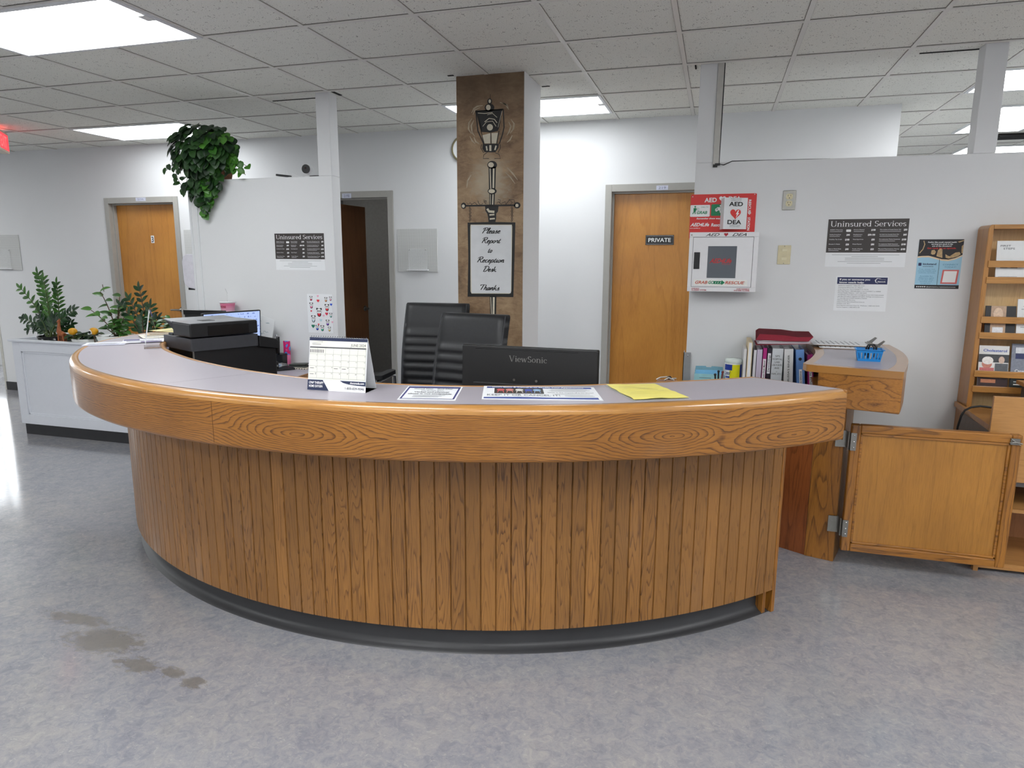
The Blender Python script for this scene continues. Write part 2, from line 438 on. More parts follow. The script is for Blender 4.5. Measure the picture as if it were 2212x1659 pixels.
# floor
t = NT('marbled_vinyl'); vec = t.coord('Object')
big = t.noise(vec, 1.1, 4, 0.55, 0.6); mid = t.noise(vec, 7.0, 6, 0.65, 0.8)
vs_ = t.coord('Object', scale=(1, 1.6, 1), rot=(0, 0, 0.7)); fine = t.noise(vs_, 42.0, 5, 0.7, 1.2); fine2 = t.noise(t.coord('Object', scale=(1.5, 1, 1), rot=(0, 0, -0.5), loc=(9, 3, 1)), 60.0, 4, 0.7, 1.5)
c = t.ramp(big, [(0.3, rgb(146, 147, 158)), (0.48, rgb(156, 156, 162)), (0.6, rgb(160, 157, 159)), (0.72, rgb(166, 162, 158))])
mid2 = t.noise(vec, 26.0, 6, 0.7, 1.2)
c = t.mix(0.5, c, t.ramp(mid, [(0.32, rgb(124, 126, 138)), (0.5, rgb(156, 156, 160)), (0.66, rgb(176, 172, 166))]))
c = t.mix(0.42, c, t.ramp(mid2, [(0.34, rgb(124, 126, 136)), (0.5, rgb(154, 154, 159)), (0.66, rgb(182, 178, 172))]))
c = t.mix(t.ramp(fine, [(0.58, (0, 0, 0)), (0.70, (0.5, 0.5, 0.5))]), c, rgb(202, 198, 190))
c = t.mix(t.ramp(fine2, [(0.58, (0, 0, 0)), (0.72, (0.4, 0.4, 0.4))]), c, rgb(112, 113, 122))
# worn, stained patches near the desk
sep = t.n('ShaderNodeSeparateXYZ'); t.l(t.coord('Object'), sep.inputs[0])
st = None
for (sx, sy, ra, rb) in ((-2.36, 2.0, 0.17, 0.085), (-2.62, 2.10, 0.16, 0.04), (-2.08, 1.90, 0.10, 0.04), (-1.92, 1.90, 0.05, 0.03), (-1.80, 1.87, 0.05, 0.03)):
    a = t.math('DIVIDE', t.math('SUBTRACT', sep.outputs[0], sx), ra); b = t.math('DIVIDE', t.math('SUBTRACT', sep.outputs[1], sy), rb)
    d = t.math('SQRT', t.math('ADD', t.math('MULTIPLY', a, a), t.math('MULTIPLY', b, b)))
    st = d if st is None else t.math('MINIMUM', st, d)
stn = t.noise(t.coord('Object', scale=(1, 2.2, 1), rot=(0, 0, 0.5)), 22.0, 6, 0.72, 0.5)
sf = t.ramp(t.math('SUBTRACT', t.math('MULTIPLY', stn, 1.9), t.math('MULTIPLY', st, 0.55)), [(0.36, (0, 0, 0)), (0.50, (1, 1, 1))])
c = t.mix(1.0, c, (0.87, 0.87, 0.885, 1), 'MULTIPLY')
c = t.mix(t.math('MULTIPLY', sf, 0.7), c, rgb(104, 98, 90))
t.base(c)
t.l(t.ramp(t.math('ADD', t.math('MULTIPLY', mid, 0.6), t.math('MULTIPLY', sf, 0.5)), [(0.2, (0.10, 0.10, 0.10)), (0.55, (0.17, 0.17, 0.17)), (0.9, (0.45, 0.45, 0.45))]), t.b.inputs['Roughness'])
t.b.inputs['Specular IOR Level'].default_value = 0.6
t.bump(t.noise(t.coord('Object'), 9.0, 3), 0.06, 0.004); M_floor = t.m

# ceiling tile with pinholes
t = NT('ceiling_tile'); vec = t.coord('Object')
vo = t.n('ShaderNodeTexVoronoi'); vo.inputs['Scale'].default_value = 88.0; vo.inputs['Randomness'].default_value = 1.0
t.l(t.mix(0.03, vec, t.n('ShaderNodeTexNoise').outputs['Color']), vo.inputs['Vector'])
n_ = t.noise(vec, 26.0, 2)
hole = t.math('LESS_THAN', vo.outputs['Distance'], t.math('MULTIPLY', t.math('SUBTRACT', n_, 0.36), 0.95))
f2 = t.noise(vec, 170.0, 3, 0.7)
c = t.mix(t.ramp(f2, [(0.35, (0, 0, 0)), (0.65, (1, 1, 1))]), rgb(220, 220, 211), rgb(241, 241, 234))
c = t.mix(t.math('MULTIPLY', hole, 0.8), c, rgb(86, 82, 76))
t.base(c); t.b.inputs['Roughness'].default_value = 0.95
t.bump(t.math('SUBTRACT', f2, t.math('MULTIPLY', hole, 0.8)), 0.35, 0.003); M_tile = t.m
M_grid = plain('ceiling_grid_paint', rgb(222, 220, 214), 0.5, var=0.01)
M_diff = emis('light_diffuser', (0.965, 0.985, 1.0, 1), PANEL_POWER)
M_diff_soft = emis('light_diffuser_soft', (0.95, 0.985, 1.0, 1), PANEL_POWER*0.7)
M_diff_cool = emis('light_diffuser_cool', (0.94, 0.975, 1.0, 1), PANEL_POWER*0.52)
M_slot = plain('dark_gap', rgb(30, 28, 26), 0.9)

# ================================================================== setting
CEIL = 2.7295; BACK = 5.984; PART = 4.5; PT = 2.158
m = MB(); m.box(-13, -5, -0.1, 7, 10.4, 0); struct('floor', m, M_floor)
m = MB(); m.box(-13, -5, CEIL, 7, 10.4, CEIL+0.1); ceil = struct('ceiling', m, M_tile)
X0, Y0, T = -4.524, 3.258, 0.6096
m = MB(); gw = 0.0125
k = -14
while X0+k*T < 7:
    x = X0+k*T
    if x > -13: m.box(x-gw, -5, CEIL-0.006, x+gw, 10.3, CEIL-0.001)
    k += 1
r = -14
while Y0+r*T < 10.3:
    y = Y0+r*T
    if y > -5: m.box(-13, y-gw, CEIL-0.0065, 7, y+gw, CEIL-0.001)
    r += 1
struct('ceiling_grid', m, M_grid, parent=ceil, bevel=0.0)
m = MB(); m.box(-3.26, 4.640, CEIL-0.004, -2.83, 4.652, CEIL-0.0005); m.box(1.03, 4.605, CEIL-0.004, 1.33, 4.617, CEIL-0.0005)
m.box(-2.69, 4.5, CEIL-0.004, -2.66, 4.62, CEIL-0.0005); m.box(-0.20, 4.48, CEIL-0.004, -0.19, 4.60, CEIL-0.0005)
m.box(-1.215, 4.76, CEIL-0.004, -1.16, 4.772, CEIL-0.0005); m.box(-1.73, 4.33, CEIL-0.004, -1.69, 4.345, CEIL-0.0005)
struct('ceiling_gap', m, M_slot, parent=ceil)
m = MB(); k = -14  # dark strips paint the shade line between bars and tiles
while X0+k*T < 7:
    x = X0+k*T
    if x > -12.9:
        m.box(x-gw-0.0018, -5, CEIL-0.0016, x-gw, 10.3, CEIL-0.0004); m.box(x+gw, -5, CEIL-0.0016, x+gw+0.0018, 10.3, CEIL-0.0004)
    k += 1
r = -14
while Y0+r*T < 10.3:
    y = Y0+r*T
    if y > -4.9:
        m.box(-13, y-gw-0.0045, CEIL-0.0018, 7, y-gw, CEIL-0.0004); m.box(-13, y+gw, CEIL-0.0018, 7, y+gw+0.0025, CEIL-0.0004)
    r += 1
struct('joint_shade_strip', m, plain('tile_joint_shadow', rgb(92, 88, 82), 0.9), parent=ceil)

# walls: back wall with three doorways, corner at the left, open area at the right
D1 = (-6.308, -5.46); D2 = (-3.90, -3.004); D3 = (-0.897, 0.02); DH = 2.14
LC = -8.15; RC = 1.255
m = MB()
for a, b in ((LC, D1[0]-0.03), (D1[1]+0.03, D2[0]-0.03), (D2[1]+0.03, D3[0]-0.03), (D3[1]+0.03, RC)): m.box(a, BACK, 0, b, BACK+0.12, CEIL)
for a, b in (D1, D2, D3): m.box(a-0.03, BACK, DH+0.03, b+0.03, BACK+0.12, CEIL)
struct('wall_back', m, M_wall)
m = MB(); m.box(RC-0.12, BACK+0.12, 0, RC, 10.3, CEIL); struct('wall_inner', m, M_wall)
m = MB(); m.box(LC, BACK+0.12, 0, LC+0.12, 7.4, CEIL); m.box(-13, 7.4, 0, LC+0.12, 7.5, 0.55); m.box(-13, 7.4, 2.2, LC+0.12, 7.5, CEIL)
m.box(-13, 7.4, 0.55, -12.6, 7.5, 2.2); m.box(-9.2, 7.4, 0.55, LC+0.12, 7.5, 2.2); struct('wall_hallway', m, M_wall)
m = MB(); m.box(-13.1, -5, 0, -13, 10.3, CEIL); struct('wall_left', m, M_wall)
m = MB(); m.box(7, -5, 0, 7.1, 10.3, CEIL); struct('wall_right', m, M_wall)
m = MB(); m.box(-13.1, -5.1, 0, 7.1, -5, CEIL); struct('wall_front', m, M_wall)
m = MB(); m.box(RC, 10.3, 0, 7.1, 10.4, CEIL); struct('wall_far', m, M_wall)
# rooms behind the doors
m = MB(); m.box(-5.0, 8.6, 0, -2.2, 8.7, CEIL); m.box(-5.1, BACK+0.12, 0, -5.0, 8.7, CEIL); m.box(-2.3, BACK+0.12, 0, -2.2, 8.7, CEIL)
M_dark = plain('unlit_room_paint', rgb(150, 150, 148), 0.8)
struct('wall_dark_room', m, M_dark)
# bright hallway window, outside the frame at the left (mirrored in the floor)
m = MB(); m.box(-12.6, 7.44, 0.55, -9.2, 7.45, 2.2); w1 = struct('window_1', m, emis('daylight_glass', (0.93, 0.97, 1, 1), 4.5))
m = MB()
for x in (-12.6, -11.47, -10.33, -9.22): m.box(x-0.02, 7.39, 0.53, x+0.02, 7.44, 2.22)
m.box(-12.62, 7.39, 0.51, -9.2, 7.44, 0.55); m.box(-12.62, 7.39, 2.2, -9.2, 7.44, 2.24); m.build('window_frame', M_trimw, w1)
m = MB(); m.box(LC+0.02, BACK-0.008, 0, -6.363, BACK, 0.1)
m.box(-5.41, BACK-0.008, 0, -3.95, BACK, 0.1); m.box(-2.954, BACK-0.008, 0, -0.959, BACK, 0.1)
struct('baseboard_back', m, M_rubber)
m = MB(); m.box(LC-0.006, BACK-0.006, 0, LC+0.03, BACK+0.12, CEIL); struct('trim_1', m, plain('corner_guard', rgb(200, 198, 190), 0.5))

# partition walls with posts
m = MB(); m.box(-3.961, PART, 0, -2.700, PART+0.11, PT); m.box(-2.808, PART, PT, -2.700, PART+0.11, CEIL)
pl_ = struct('wall_partition_left', m, M_wall, bevel=0.004)
m = MB(); m.box(-3.90, PART-0.006, 0, -3.885, PART, PT-0.002); m.box(-3.965, PART-0.004, 0, -3.945, PART+0.112, PT); m.build('corner_strip', M_trimw, pl_)
m = MB(); m.box(-0.164, PART, 0, 2.9, PART+0.11, PT); m.box(-0.164, PART, PT, -0.063, PART+0.11, CEIL); m.box(1.322, PART, PT, 1.432, PART+0.11, CEIL)
pr_ = struct('wall_partition_right', m, M_wall, bevel=0.004)
m = MB(); m.box(-0.062, PART-0.012, PT-0.015, -0.028, PART+0.02, CEIL); m.build('cable_channel', plain('channel', rgb(188, 186, 180), 0.4), pr_, bevel=0.002)
m = MB(); m.tube([(-0.024, PART-0.004, CEIL-0.002), (-0.025, PART-0.005, 2.4), (-0.027, PART-0.006, PT-0.01), (0.0, PART-0.01, PT-0.018), (0.05, PART+0.0, PT+0.004), (0.3, PART+0.01, PT+0.004), (0.6, PART+0.03, PT+0.003)], [0.0032, 0.0032, 0.0032, 0.0032, 0.0028, 0.0012, 0.001], 6)
m.build('black_cable', M_black, pr_)
m = MB(); m.box(-0.062, PART-0.014, PT-0.03, -0.036, PART-0.002, PT-0.014); m.box(-0.05, PART-0.02, PT-0.02, -0.02, PART-0.004, PT-0.008); m.build('cable_clip', M_black, pr_)

# column with painted street lamp
m = MB(); m.box(-1.680, 4.36, 0, -1.222, 4.765, CEIL); colm = struct('wall_column', m, M_wall, bevel=0.003)
t = NT('mural_brown'); vec = t.coord('Object')
n1 = t.noise(vec, 4.0, 5, 0.6, 0.8); n2 = t.noise(t.coord('Object', scale=(1, 1, 2.5), rot=(0, 0.5, 0)), 12.0, 5, 0.7, 1.0)
c = t.ramp(n1, [(0.30, rgb(92, 66, 44)), (0.5, rgb(136, 106, 76)), (0.68, rgb(172, 144, 110))])
c = t.mix(0.35, c, t.ramp(n2, [(0.3, rgb(82, 60, 42)), (0.7, rgb(186, 160, 126))]))
sp = t.n('ShaderNodeSeparateXYZ'); t.l(vec, sp.inputs[0])
c = t.mix(t.ramp(t.math('SUBTRACT', sp.outputs[2], 2.35), [(0.0, (0, 0, 0)), (0.3, (0.65, 0.65, 0.65))]), c, rgb(84, 66, 50))
# pale brushed glow painted under the lantern
gx = t.math('DIVIDE', t.math('ADD', sp.outputs[0], 1.45), 0.17); gz = t.math('DIVIDE', t.math('SUBTRACT', sp.outputs[2], 2.06), 0.22)
gd = t.math('SQRT', t.math('ADD', t.math('MULTIPLY', gx, gx), t.math('MULTIPLY', gz, gz)))
c = t.mix(t.ramp(t.math('ADD', t.math('MULTIPLY', gd, 0.6), t.math('MULTIPLY', n2, 0.9)), [(0.45, (0.6, 0.6, 0.6)), (0.7, (0.5, 0.5, 0.5)), (1.0, (0, 0, 0))]), c, rgb(192, 182, 160))
t.base(c); t.b.inputs['Roughness'].default_value = 0.55; M_mural = t.m
m = MB(); m.box(-1.680, 4.3575, 0.0, -1.226, 4.3605, CEIL-0.004); mural = m.build('mural', M_mural, colm, world=False)
YM = 4.3572
def mf(px, py):  # a mural point read off the photograph, on the column face
    x, z = wall_pt(px, py, YM); return V((x, YM-0.0006, z))
def mf2(px, py): x, z = wall_pt(px, py, YM); return V((x, YM-0.0011, z))
def mf3(px, py): x, z = wall_pt(px, py, YM); return V((x, YM-0.0016, z))
def A(zx, zy): return (960+zx/5.183, 140+zy/5.183)      # upper close-up coordinates
def B(zx, zy): return (960+zx/5.183, 420+zy/5.183)      # lower close-up coordinates
M_pk = plain('mural_black', rgb(20, 19, 18), 0.5, var=0.1); M_pc = plain('mural_cream', rgb(206, 198, 178), 0.55, var=0.08); M_pg = plain('mural_grey', rgb(96, 88, 78), 0.55, var=0.15)
m = MB()   # pale halo strokes
for q in ([(430, 455), (370, 465), (330, 490), (305, 540)], [(400, 480), (340, 505), (320, 560)], [(620, 420), (680, 440), (720, 500)], [(650, 425), (700, 450), (715, 480)], [(310, 600), (275, 650), (270, 720), (300, 770)],
          [(330, 620), (300, 680), (310, 760), (340, 800)], [(745, 610), (780, 660), (770, 720), (735, 770)], [(720, 640), (745, 690), (725, 750), (700, 790)], [(285, 800), (310, 850), (345, 885)], [(330, 810), (350, 860), (390, 885)], [(760, 790), (735, 840), (700, 870)],
          [(700, 1150), (760, 1210), (820, 1290)], [(680, 1200), (740, 1260), (790, 1330)], [(300, 1230), (260, 1300), (250, 1380)]):
    m.stroke([A(*p) for p in q], [1.2]+[3.2]*(len(q)-2)+[1.0], mf)
m.build('halo', plain('mural_halo', rgb(172, 158, 134), 0.6, var=0.2), mural, world=False)
m = MB()   # black shapes
m.poly([A(*p) for p in ((352, 520), (652, 497), (615, 700), (600, 740), (520, 760), (410, 750))], mf)
m.poly([A(*p) for p in ((430, 885), (610, 885), (605, 930), (570, 980), (450, 978), (425, 940))], mf)
m.poly(ellipse(*A(505, 478), 10.5, 8.5), mf); m.poly(ellipse(*A(507, 410), 5.2, 6.5), mf)
m.poly(ellipse(*A(535, 1122), 10.5, 9), mf); m.poly(ellipse(*A(535, 1415), 9.8, 6.6), mf)
m.poly(ellipse(*A(215, 1578), 5.6, 6.8), mf); m.poly(ellipse(*A(815, 1573), 7.2, 6.8), mf)
m.poly([A(*p) for p in ((190, 1570), (830, 1562), (830, 1582), (190, 1588))], mf)
m.poly([A(*p) for p in ((495, 1140), (578, 1140), (570, 1400), (500, 1400))], mf)
m.poly([A(*p) for p in ((503, 1440), (566, 1440), (560, 1570), (503, 1570))], mf)
m.poly([B(*p) for p in ((455, 130), (607, 128), (600, 190), (580, 215), (580, 270), (570, 310), (495, 310), (490, 260), (480, 215), (460, 185))], mf)
m.poly([B(*p) for p in ((507, 1140), (583, 1140), (577, 1400), (515, 1400))], mf)
for q, wd in (([(352, 515), (375, 740), (440, 885)], 2.4), ([(660, 500), (668, 700), (650, 780), (615, 885)], 2.4), ([(612, 740), (585, 885)], 1.8), ([(395, 640), (420, 780), (445, 885)], 1.4), ([(518, 755), (523, 885)], 1.2),
              ([(350, 520), (660, 498)], 2.8), ([(418, 890), (408, 930), (440, 985)], 1.3), ([(625, 890), (628, 930), (600, 985)], 1.3), ([(480, 980), (440, 1010), (435, 1050), (500, 1050)], 1.2),
              ([(570, 985), (610, 1000), (628, 1050), (560, 1050)], 1.2), ([(515, 330), (512, 385)], 1.0)):
    m.stroke([A(*p) for p in q], wd, mf)
for q in ([(250, 90), (262, 110), (290, 95), (310, 112)], [(300, 115), (340, 90), (370, 120)], [(375, 70), (385, 100), (410, 120), (430, 100)], [(440, 85), (470, 70), (462, 110)], [(590, 100), (600, 80), (640, 110)],
          [(640, 100), (680, 80), (690, 115), (660, 120)], [(690, 110), (730, 60), (760, 90), (735, 120)], [(720, 60), (780, 60), (790, 100)], [(600, 60), (625, 60), (620, 95)], [(470, 75), (440, 60), (455, 100)]):
    m.stroke([B(*p) for p in q], 1.1, mf)
for x in (288, 757):     # chains
    for i in range(9): m.stroke(ellipse(*B(x+(4 if i % 2 else -4), 150+i*18), 1.3, 2.3, 8), 0.9, mf, closed=True)
# sign frame
o = [B(*p) for p in ((260, 315), (530, 308), (795, 313), (785, 700), (772, 1150), (520, 1146), (260, 1145), (268, 700))]
m.poly(o, mf)
m.build('lamp_outline', M_pk, mural, world=False)
m = MB()
m.poly(ellipse(*A(510, 700), 6.5, 7), mf2)
for q, wd in (([(450, 640), (500, 600), (560, 610), (590, 650)], 1.6), ([(430, 690), (470, 640), (540, 630), (580, 690)], 1.2), ([(480, 560), (540, 545), (590, 590)], 1.0), ([(375, 540), (450, 545), (540, 535)], 1.4), ([(645, 520), (600, 700)], .8),
              ([(470, 910), (478, 960)], 3.0), ([(515, 900), (515, 965)], 4.5), ([(580, 905), (565, 955)], 3.2), ([(512, 1160), (520, 1390)], 2.0), ([(552, 1160), (548, 1380)], 3.4), ([(515, 1450), (515, 1565)], 1.2), ([(545, 1450), (540, 1565)], 2.6)):
    m.stroke([A(*p) for p in q], wd, mf2)
m.poly(ellipse(*A(492, 478), 5, 6), mf2); m.poly(ellipse(*A(508, 408), 2.6, 4), mf2); m.poly(ellipse(*A(522, 1120), 6.2, 5.6), mf2); m.poly(ellipse(*A(530, 1415), 7.0, 4.4), mf2)
m.poly(ellipse(*A(212, 1582), 3.2, 3.6), mf2); m.poly(ellipse(*A(812, 1575), 3.6, 3.6), mf2)
for q, wd in (([(480, 160), (500, 190), (560, 195)], 5), ([(505, 230), (560, 225)], 3.2), ([(508, 275), (565, 270)], 3.2), ([(520, 1150), (530, 1395)], 1.6), ([(553, 1150), (550, 1390)], 4.2)):
    m.stroke([B(*p) for p in q], wd, mf2)
m.poly([A(*p) for p in ((425, 790), (515, 765), (515, 880), (450, 880))], mf2); m.poly([A(*p) for p in ((528, 765), (600, 760), (580, 880), (530, 880))], mf2)
m.poly([B(*p) for p in ((294, 338), (756, 338), (760, 362), (750, 1086), (730, 1112), (304, 1110), (293, 1086), (290, 362))], mf2)
m.build('lamp_highlight', M_pc, mural, world=False)
m = MB()
m.poly([B(*p) for p in ((300, 345), (750, 345), (752, 700), (745, 1105), (305, 1105), (296, 700))], mf3)
m.build('painted_sign_board', plain('sign_paint', rgb(216, 218, 220), 0.5, var=0.04, nscale=14), mural, world=False)
m = MB()
def sf_(a, b): return V((a, YM-0.0022, b))
# brush-script glyphs: advance, strokes (x-height 0.5, cap height 1)
BR = {
 'P': (0.66, [[(0.14, 0.0), (0.22, 0.45), (0.30, 0.92)], [(0.02, 0.72), (0.12, 0.92), (0.36, 1.02), (0.58, 0.96), (0.62, 0.76), (0.48, 0.58), (0.26, 0.52)]]),
 'R': (0.72, [[(0.12, 0.0), (0.20, 0.45), (0.28, 0.92)], [(0.0, 0.72), (0.12, 0.92), (0.36, 1.02), (0.58, 0.96), (0.60, 0.78), (0.46, 0.60), (0.24, 0.54), (0.40, 0.40), (0.56, 0.06), (0.68, 0.02), (0.76, 0.12)]]),
 'D': (0.74, [[(0.28, 0.94), (0.20, 0.45), (0.14, 0.06)], [(0.02, 0.78), (0.16, 0.96), (0.42, 1.0), (0.66, 0.86), (0.70, 0.52), (0.52, 0.16), (0.26, 0.0), (0.06, 0.06)]]),
 'T': (0.66, [[(0.0, 0.76), (0.04, 0.94), (0.20, 0.98), (0.72, 1.0)], [(0.42, 0.97), (0.34, 0.5), (0.28, 0.0)]]),
 'l': (0.24, [[(-0.02, 0.12), (0.14, 0.45), (0.22, 0.92), (0.14, 0.96), (0.08, 0.5), (0.08, 0.08), (0.16, 0.02), (0.26, 0.14)]]),
 'h': (0.42, [[(0.10, 0.96), (0.06, 0.5), (0.02, 0.0)], [(0.04, 0.20), (0.16, 0.46), (0.28, 0.44), (0.28, 0.2), (0.28, 0.04), (0.36, 0.02), (0.46, 0.16)]]),
 'k': (0.42, [[(0.10, 0.96), (0.06, 0.5), (0.02, 0.0)], [(0.34, 0.48), (0.20, 0.34), (0.08, 0.26), (0.22, 0.22), (0.30, 0.04), (0.38, 0.02), (0.46, 0.12)]]),
 'e': (0.36, [[(0.0, 0.14), (0.16, 0.24), (0.28, 0.38), (0.22, 0.50), (0.10, 0.42), (0.05, 0.20), (0.12, 0.03), (0.24, 0.02), (0.38, 0.16)]]),
 'c': (0.34, [[(0.28, 0.40), (0.20, 0.49), (0.08, 0.38), (0.04, 0.18), (0.12, 0.02), (0.24, 0.03), (0.36, 0.16)]]),
 'a': (0.42, [[(0.30, 0.42), (0.20, 0.50), (0.06, 0.34), (0.04, 0.10), (0.12, 0.01), (0.24, 0.16), (0.32, 0.46), (0.28, 0.12), (0.34, 0.02), (0.44, 0.14)]]),
 's': (0.34, [[(0.0, 0.12), (0.14, 0.34), (0.20, 0.52), (0.24, 0.30), (0.26, 0.10), (0.16, 0.0), (0.04, 0.05)], [(0.24, 0.08), (0.36, 0.14)]]),
 'p': (0.42, [[(0.0, 0.16), (0.12, 0.46), (0.06, 0.05), (-0.02, -0.42)], [(0.10, 0.34), (0.22, 0.50), (0.34, 0.40), (0.32, 0.14), (0.20, 0.0), (0.08, 0.04)], [(0.30, 0.08), (0.44, 0.12)]]),
 'o': (0.40, [[(0.24, 0.48), (0.10, 0.42), (0.04, 0.16), (0.14, 0.0), (0.28, 0.12), (0.30, 0.36), (0.22, 0.48), (0.30, 0.40), (0.42, 0.40)]]),
 'r': (0.34, [[(0.0, 0.16), (0.12, 0.50), (0.14, 0.42), (0.26, 0.44), (0.24, 0.14), (0.28, 0.02), (0.36, 0.12)]]),
 't': (0.30, [[(0.18, 0.76), (0.10, 0.36), (0.08, 0.08), (0.16, 0.01), (0.30, 0.14)], [(0.0, 0.50), (0.30, 0.53)]]),
 'i': (0.22, [[(0.0, 0.14), (0.10, 0.48), (0.06, 0.12), (0.12, 0.02), (0.24, 0.14)], [(0.14, 0.66), (0.16, 0.70)]]),
 'n': (0.44, [[(0.0, 0.14), (0.10, 0.48), (0.06, 0.0)], [(0.08, 0.24), (0.20, 0.48), (0.30, 0.44), (0.28, 0.14), (0.32, 0.02), (0.46, 0.14)]]),
 '.': (0.18, [[(0.02, 0.02), (0.07, 0.05)]]),
}
def brush(mb, word, fr, cx_, by, w_, h_, slant=0.32, th=0.165):
    adv = 0.0; strokes = []
    for ch in word:
        a_, st = BR[ch]
        for q in st: strokes.append([(adv+x, y) for x, y in q])
        adv += a_
    kx = w_/(adv+0.2)
    for q in strokes:
        if len(q) > 2: q = [(p.x, p.y) for p in catmull(q, 5)]
        n_ = len(q); P = [(cx_-w_/2+(x+slant*y)*kx, by+y*h_) for x, y in q]
        ws_ = []
        for i in range(n_):
            a = q[max(0, i-1)]; b = q[min(n_-1, i+1)]; dx, dy = b[0]-a[0], b[1]-a[1]; L = math.hypot(dx, dy)+1e-9
            k = 0.62+0.38*abs(dy)/L if dy < 0.2*L or True else 1
            e = min(1.0, 0.45+1.4*min(i, n_-1-i)/max(1, n_-1)*2)
            ws_.append(th*h_*k*e)
        mb.stroke(P, ws_, fr)
def catmull(pts, k=6):
    out = []
    P = [pts[0]]+list(pts)+[pts[-1]]
    for i in range(1, len(P)-2):
        a, b, c, d = [V(q) for q in P[i-1:i+3]]
        for j in range(k):
            t_ = j/k
            out.append(0.5*((2*b)+(-a+c)*t_+(2*a-5*b+4*c-d)*t_*t_+(-a+3*b-3*c+d)*t_**3))
    out.append(V(P[-2])); return out
for s_, cx, by, ww in (('Please', 525, 437, 225), ('Report', 525, 545, 230), ('to', 515, 652, 62), ('Reception', 520, 762, 325), ('Desk.', 515, 865, 180), ('Thanks.', 513, 1072, 258)):
    x, z = wall_pt(*B(cx, by), YM); xa, _ = wall_pt(*B(cx-ww/2, by), YM); xb, _ = wall_pt(*B(cx+ww/2, by), YM)
    brush(m, s_, sf_, x, z, xb-xa, 0.036)
m.build('lettering', M_ink, mural, world=False)

# doors
def door(i, a, b, label_txt, leaf=True):
    fr_ = MB(); fy = BACK-0.018; jw = 0.05
    for x0, x1 in ((a-jw-0.005, a), (b, b+jw+0.005)):
        fr_.box(x0, fy, 0, x1, BACK+0.135, DH+jw+0.01)
    fr_.box(a, fy, DH, b, BACK+0.135, DH+jw+0.01)
    # stop
    for x0, x1 in ((a-0.002, a+0.014), (b-0.014, b+0.002)): fr_.box(x0, BACK+0.035, 0, x1, BACK+0.0765, DH-0.014)
    fr_.box(a-0.002, BACK+0.035, DH-0.014, b+0.002, BACK+0.0765, DH+0.002)
    if leaf:
        l_ = MB(); l_.box(a+0.001, BACK+0.077, 0.008, b-0.001, BACK+0.118, DH-0.001)
        d = struct('door_%d' % i, l_, M_door)
    else:
        l_ = MB(); L = 0.87; an = math.radians(86)
        c0 = V((a+0.03, BACK+0.13, 0)); u = V((math.cos(an), math.sin(an), 0)); nn = V((-u.y, u.x, 0))
        l_.obox(c0+u*L/2+V((0, 0, DH/2)), (u, nn, (0, 0, 1)), (L/2, 0.02, DH/2-0.006))
        d = struct('door_%d' % i, l_, M_doord)
    fr_.build('door_frame', M_frame, d, world=False, bevel=0.003)
    return d
d1 = door(1, *D1, '219A'); d2 = door(2, *D2, '219B', leaf=False); d3 = door(3, *D3, '219')
def plate(parent, px0, py0, px1, py1, s_, Y, mat=M_paper):
    xa, za = wall_pt(px0, py0, Y); xb, zb = wall_pt(px1, py1, Y)
    m = MB(); m.box(xa, Y-0.002, zb, xb, Y, za); p = m.build('number_plate', plain('plate_lilac', rgb(206, 210, 226), 0.4), parent, world=False)
    m = MB(); text(m, s_, frame_y(Y-0.0026), (xa+xb)/2, zb+(za-zb)*0.22, w=(xb-xa)*0.62, h=(za-zb)*0.55, align='C'); m.build('lettering', plain('plate_grey', rgb(120, 124, 150), 0.5), p, world=False)
plate(d1, 293, 427, 315, 434, '219A', BACK-0.018); plate(d2, 739, 418, 759, 428, '219B', BACK-0.018); plate(d3, 1418, 401, 1443, 410, '219', BACK-0.018)
xa, za = wall_pt(326, 509, BACK+0.077); xb, zb = wall_pt(334, 525, BACK+0.077)
m = MB(); m.box(xa, BACK+0.0745, zb, xb, BACK+0.0765, za); q = m.build('room_number', M_paper, d1, world=False)
m = MB(); text(m, '3', frame_y(BACK+0.074), (xa+xb)/2, zb+0.010, w=(xb-xa)*0.62, h=(za-zb)*0.72, bold=0.02, align='C'); m.build('lettering', M_ink, q, world=False)
def lever(parent, x, z, Y, sgn, mat=M_steel, name='door_handle'):
    m = MB(); m.lathe([(0.0, -0.0), (0.032, 0.0), (0.032, 0.008), (0.012, 0.012), (0.011, 0.05), (0, 0.052)], seg=20)
    m.mv(Matrix.Translation((x, Y, z)) @ Matrix.Rotation(PI/2, 4, 'X'))
    m.tube([(x, Y-0.045, z), (x+sgn*0.03, Y-0.052, z), (x+sgn*0.075, Y-0.05, z-0.001), (x+sgn*0.115, Y-0.045, z-0.003)], [0.010, 0.0105, 0.009, 0.008], 10)
    return m.build(name, mat, parent, world=False)
lever(d1, D1[1]-0.07, 1.02, BACK+0.077, -1)
# lever on the open leaf of door 2
m = MB(); hx, hy = D2[0]+0.085, BACK+0.13+0.80
m.lathe([(0, 0), (0.03, 0), (0.03, 0.008), (0.012, 0.012), (0.011, 0.05), (0, 0.052)], seg=20); m.mv(Matrix.Translation((hx+0.02, hy, 1.02)) @ Matrix.Rotation(PI/2, 4, 'Y'))
m.tube([(hx+0.065, hy, 1.02), (hx+0.07, hy-0.03, 1.02), (hx+0.068, hy-0.11, 1.018)], [0.010, 0.0105, 0.008], 10)
m.build('door_handle', M_steel, d2, world=False)
xa, za = wall_pt(1395, 508, BACK+0.077); xb, zb = wall_pt(1455, 529, BACK+0.077)
m = MB(); m.box(xa, BACK+0.073, zb, xb, BACK+0.077, za); q = m.build('private_sign', M_blackg, d3, world=False, bevel=0.001)
m = MB(); text(m, 'PRIVATE', frame_y(BACK+0.0722), (xa+xb)/2, zb+(za-zb)*0.30, w=(xb-xa)*0.8, h=(za-zb)*0.40, bold=0.02, align='C')
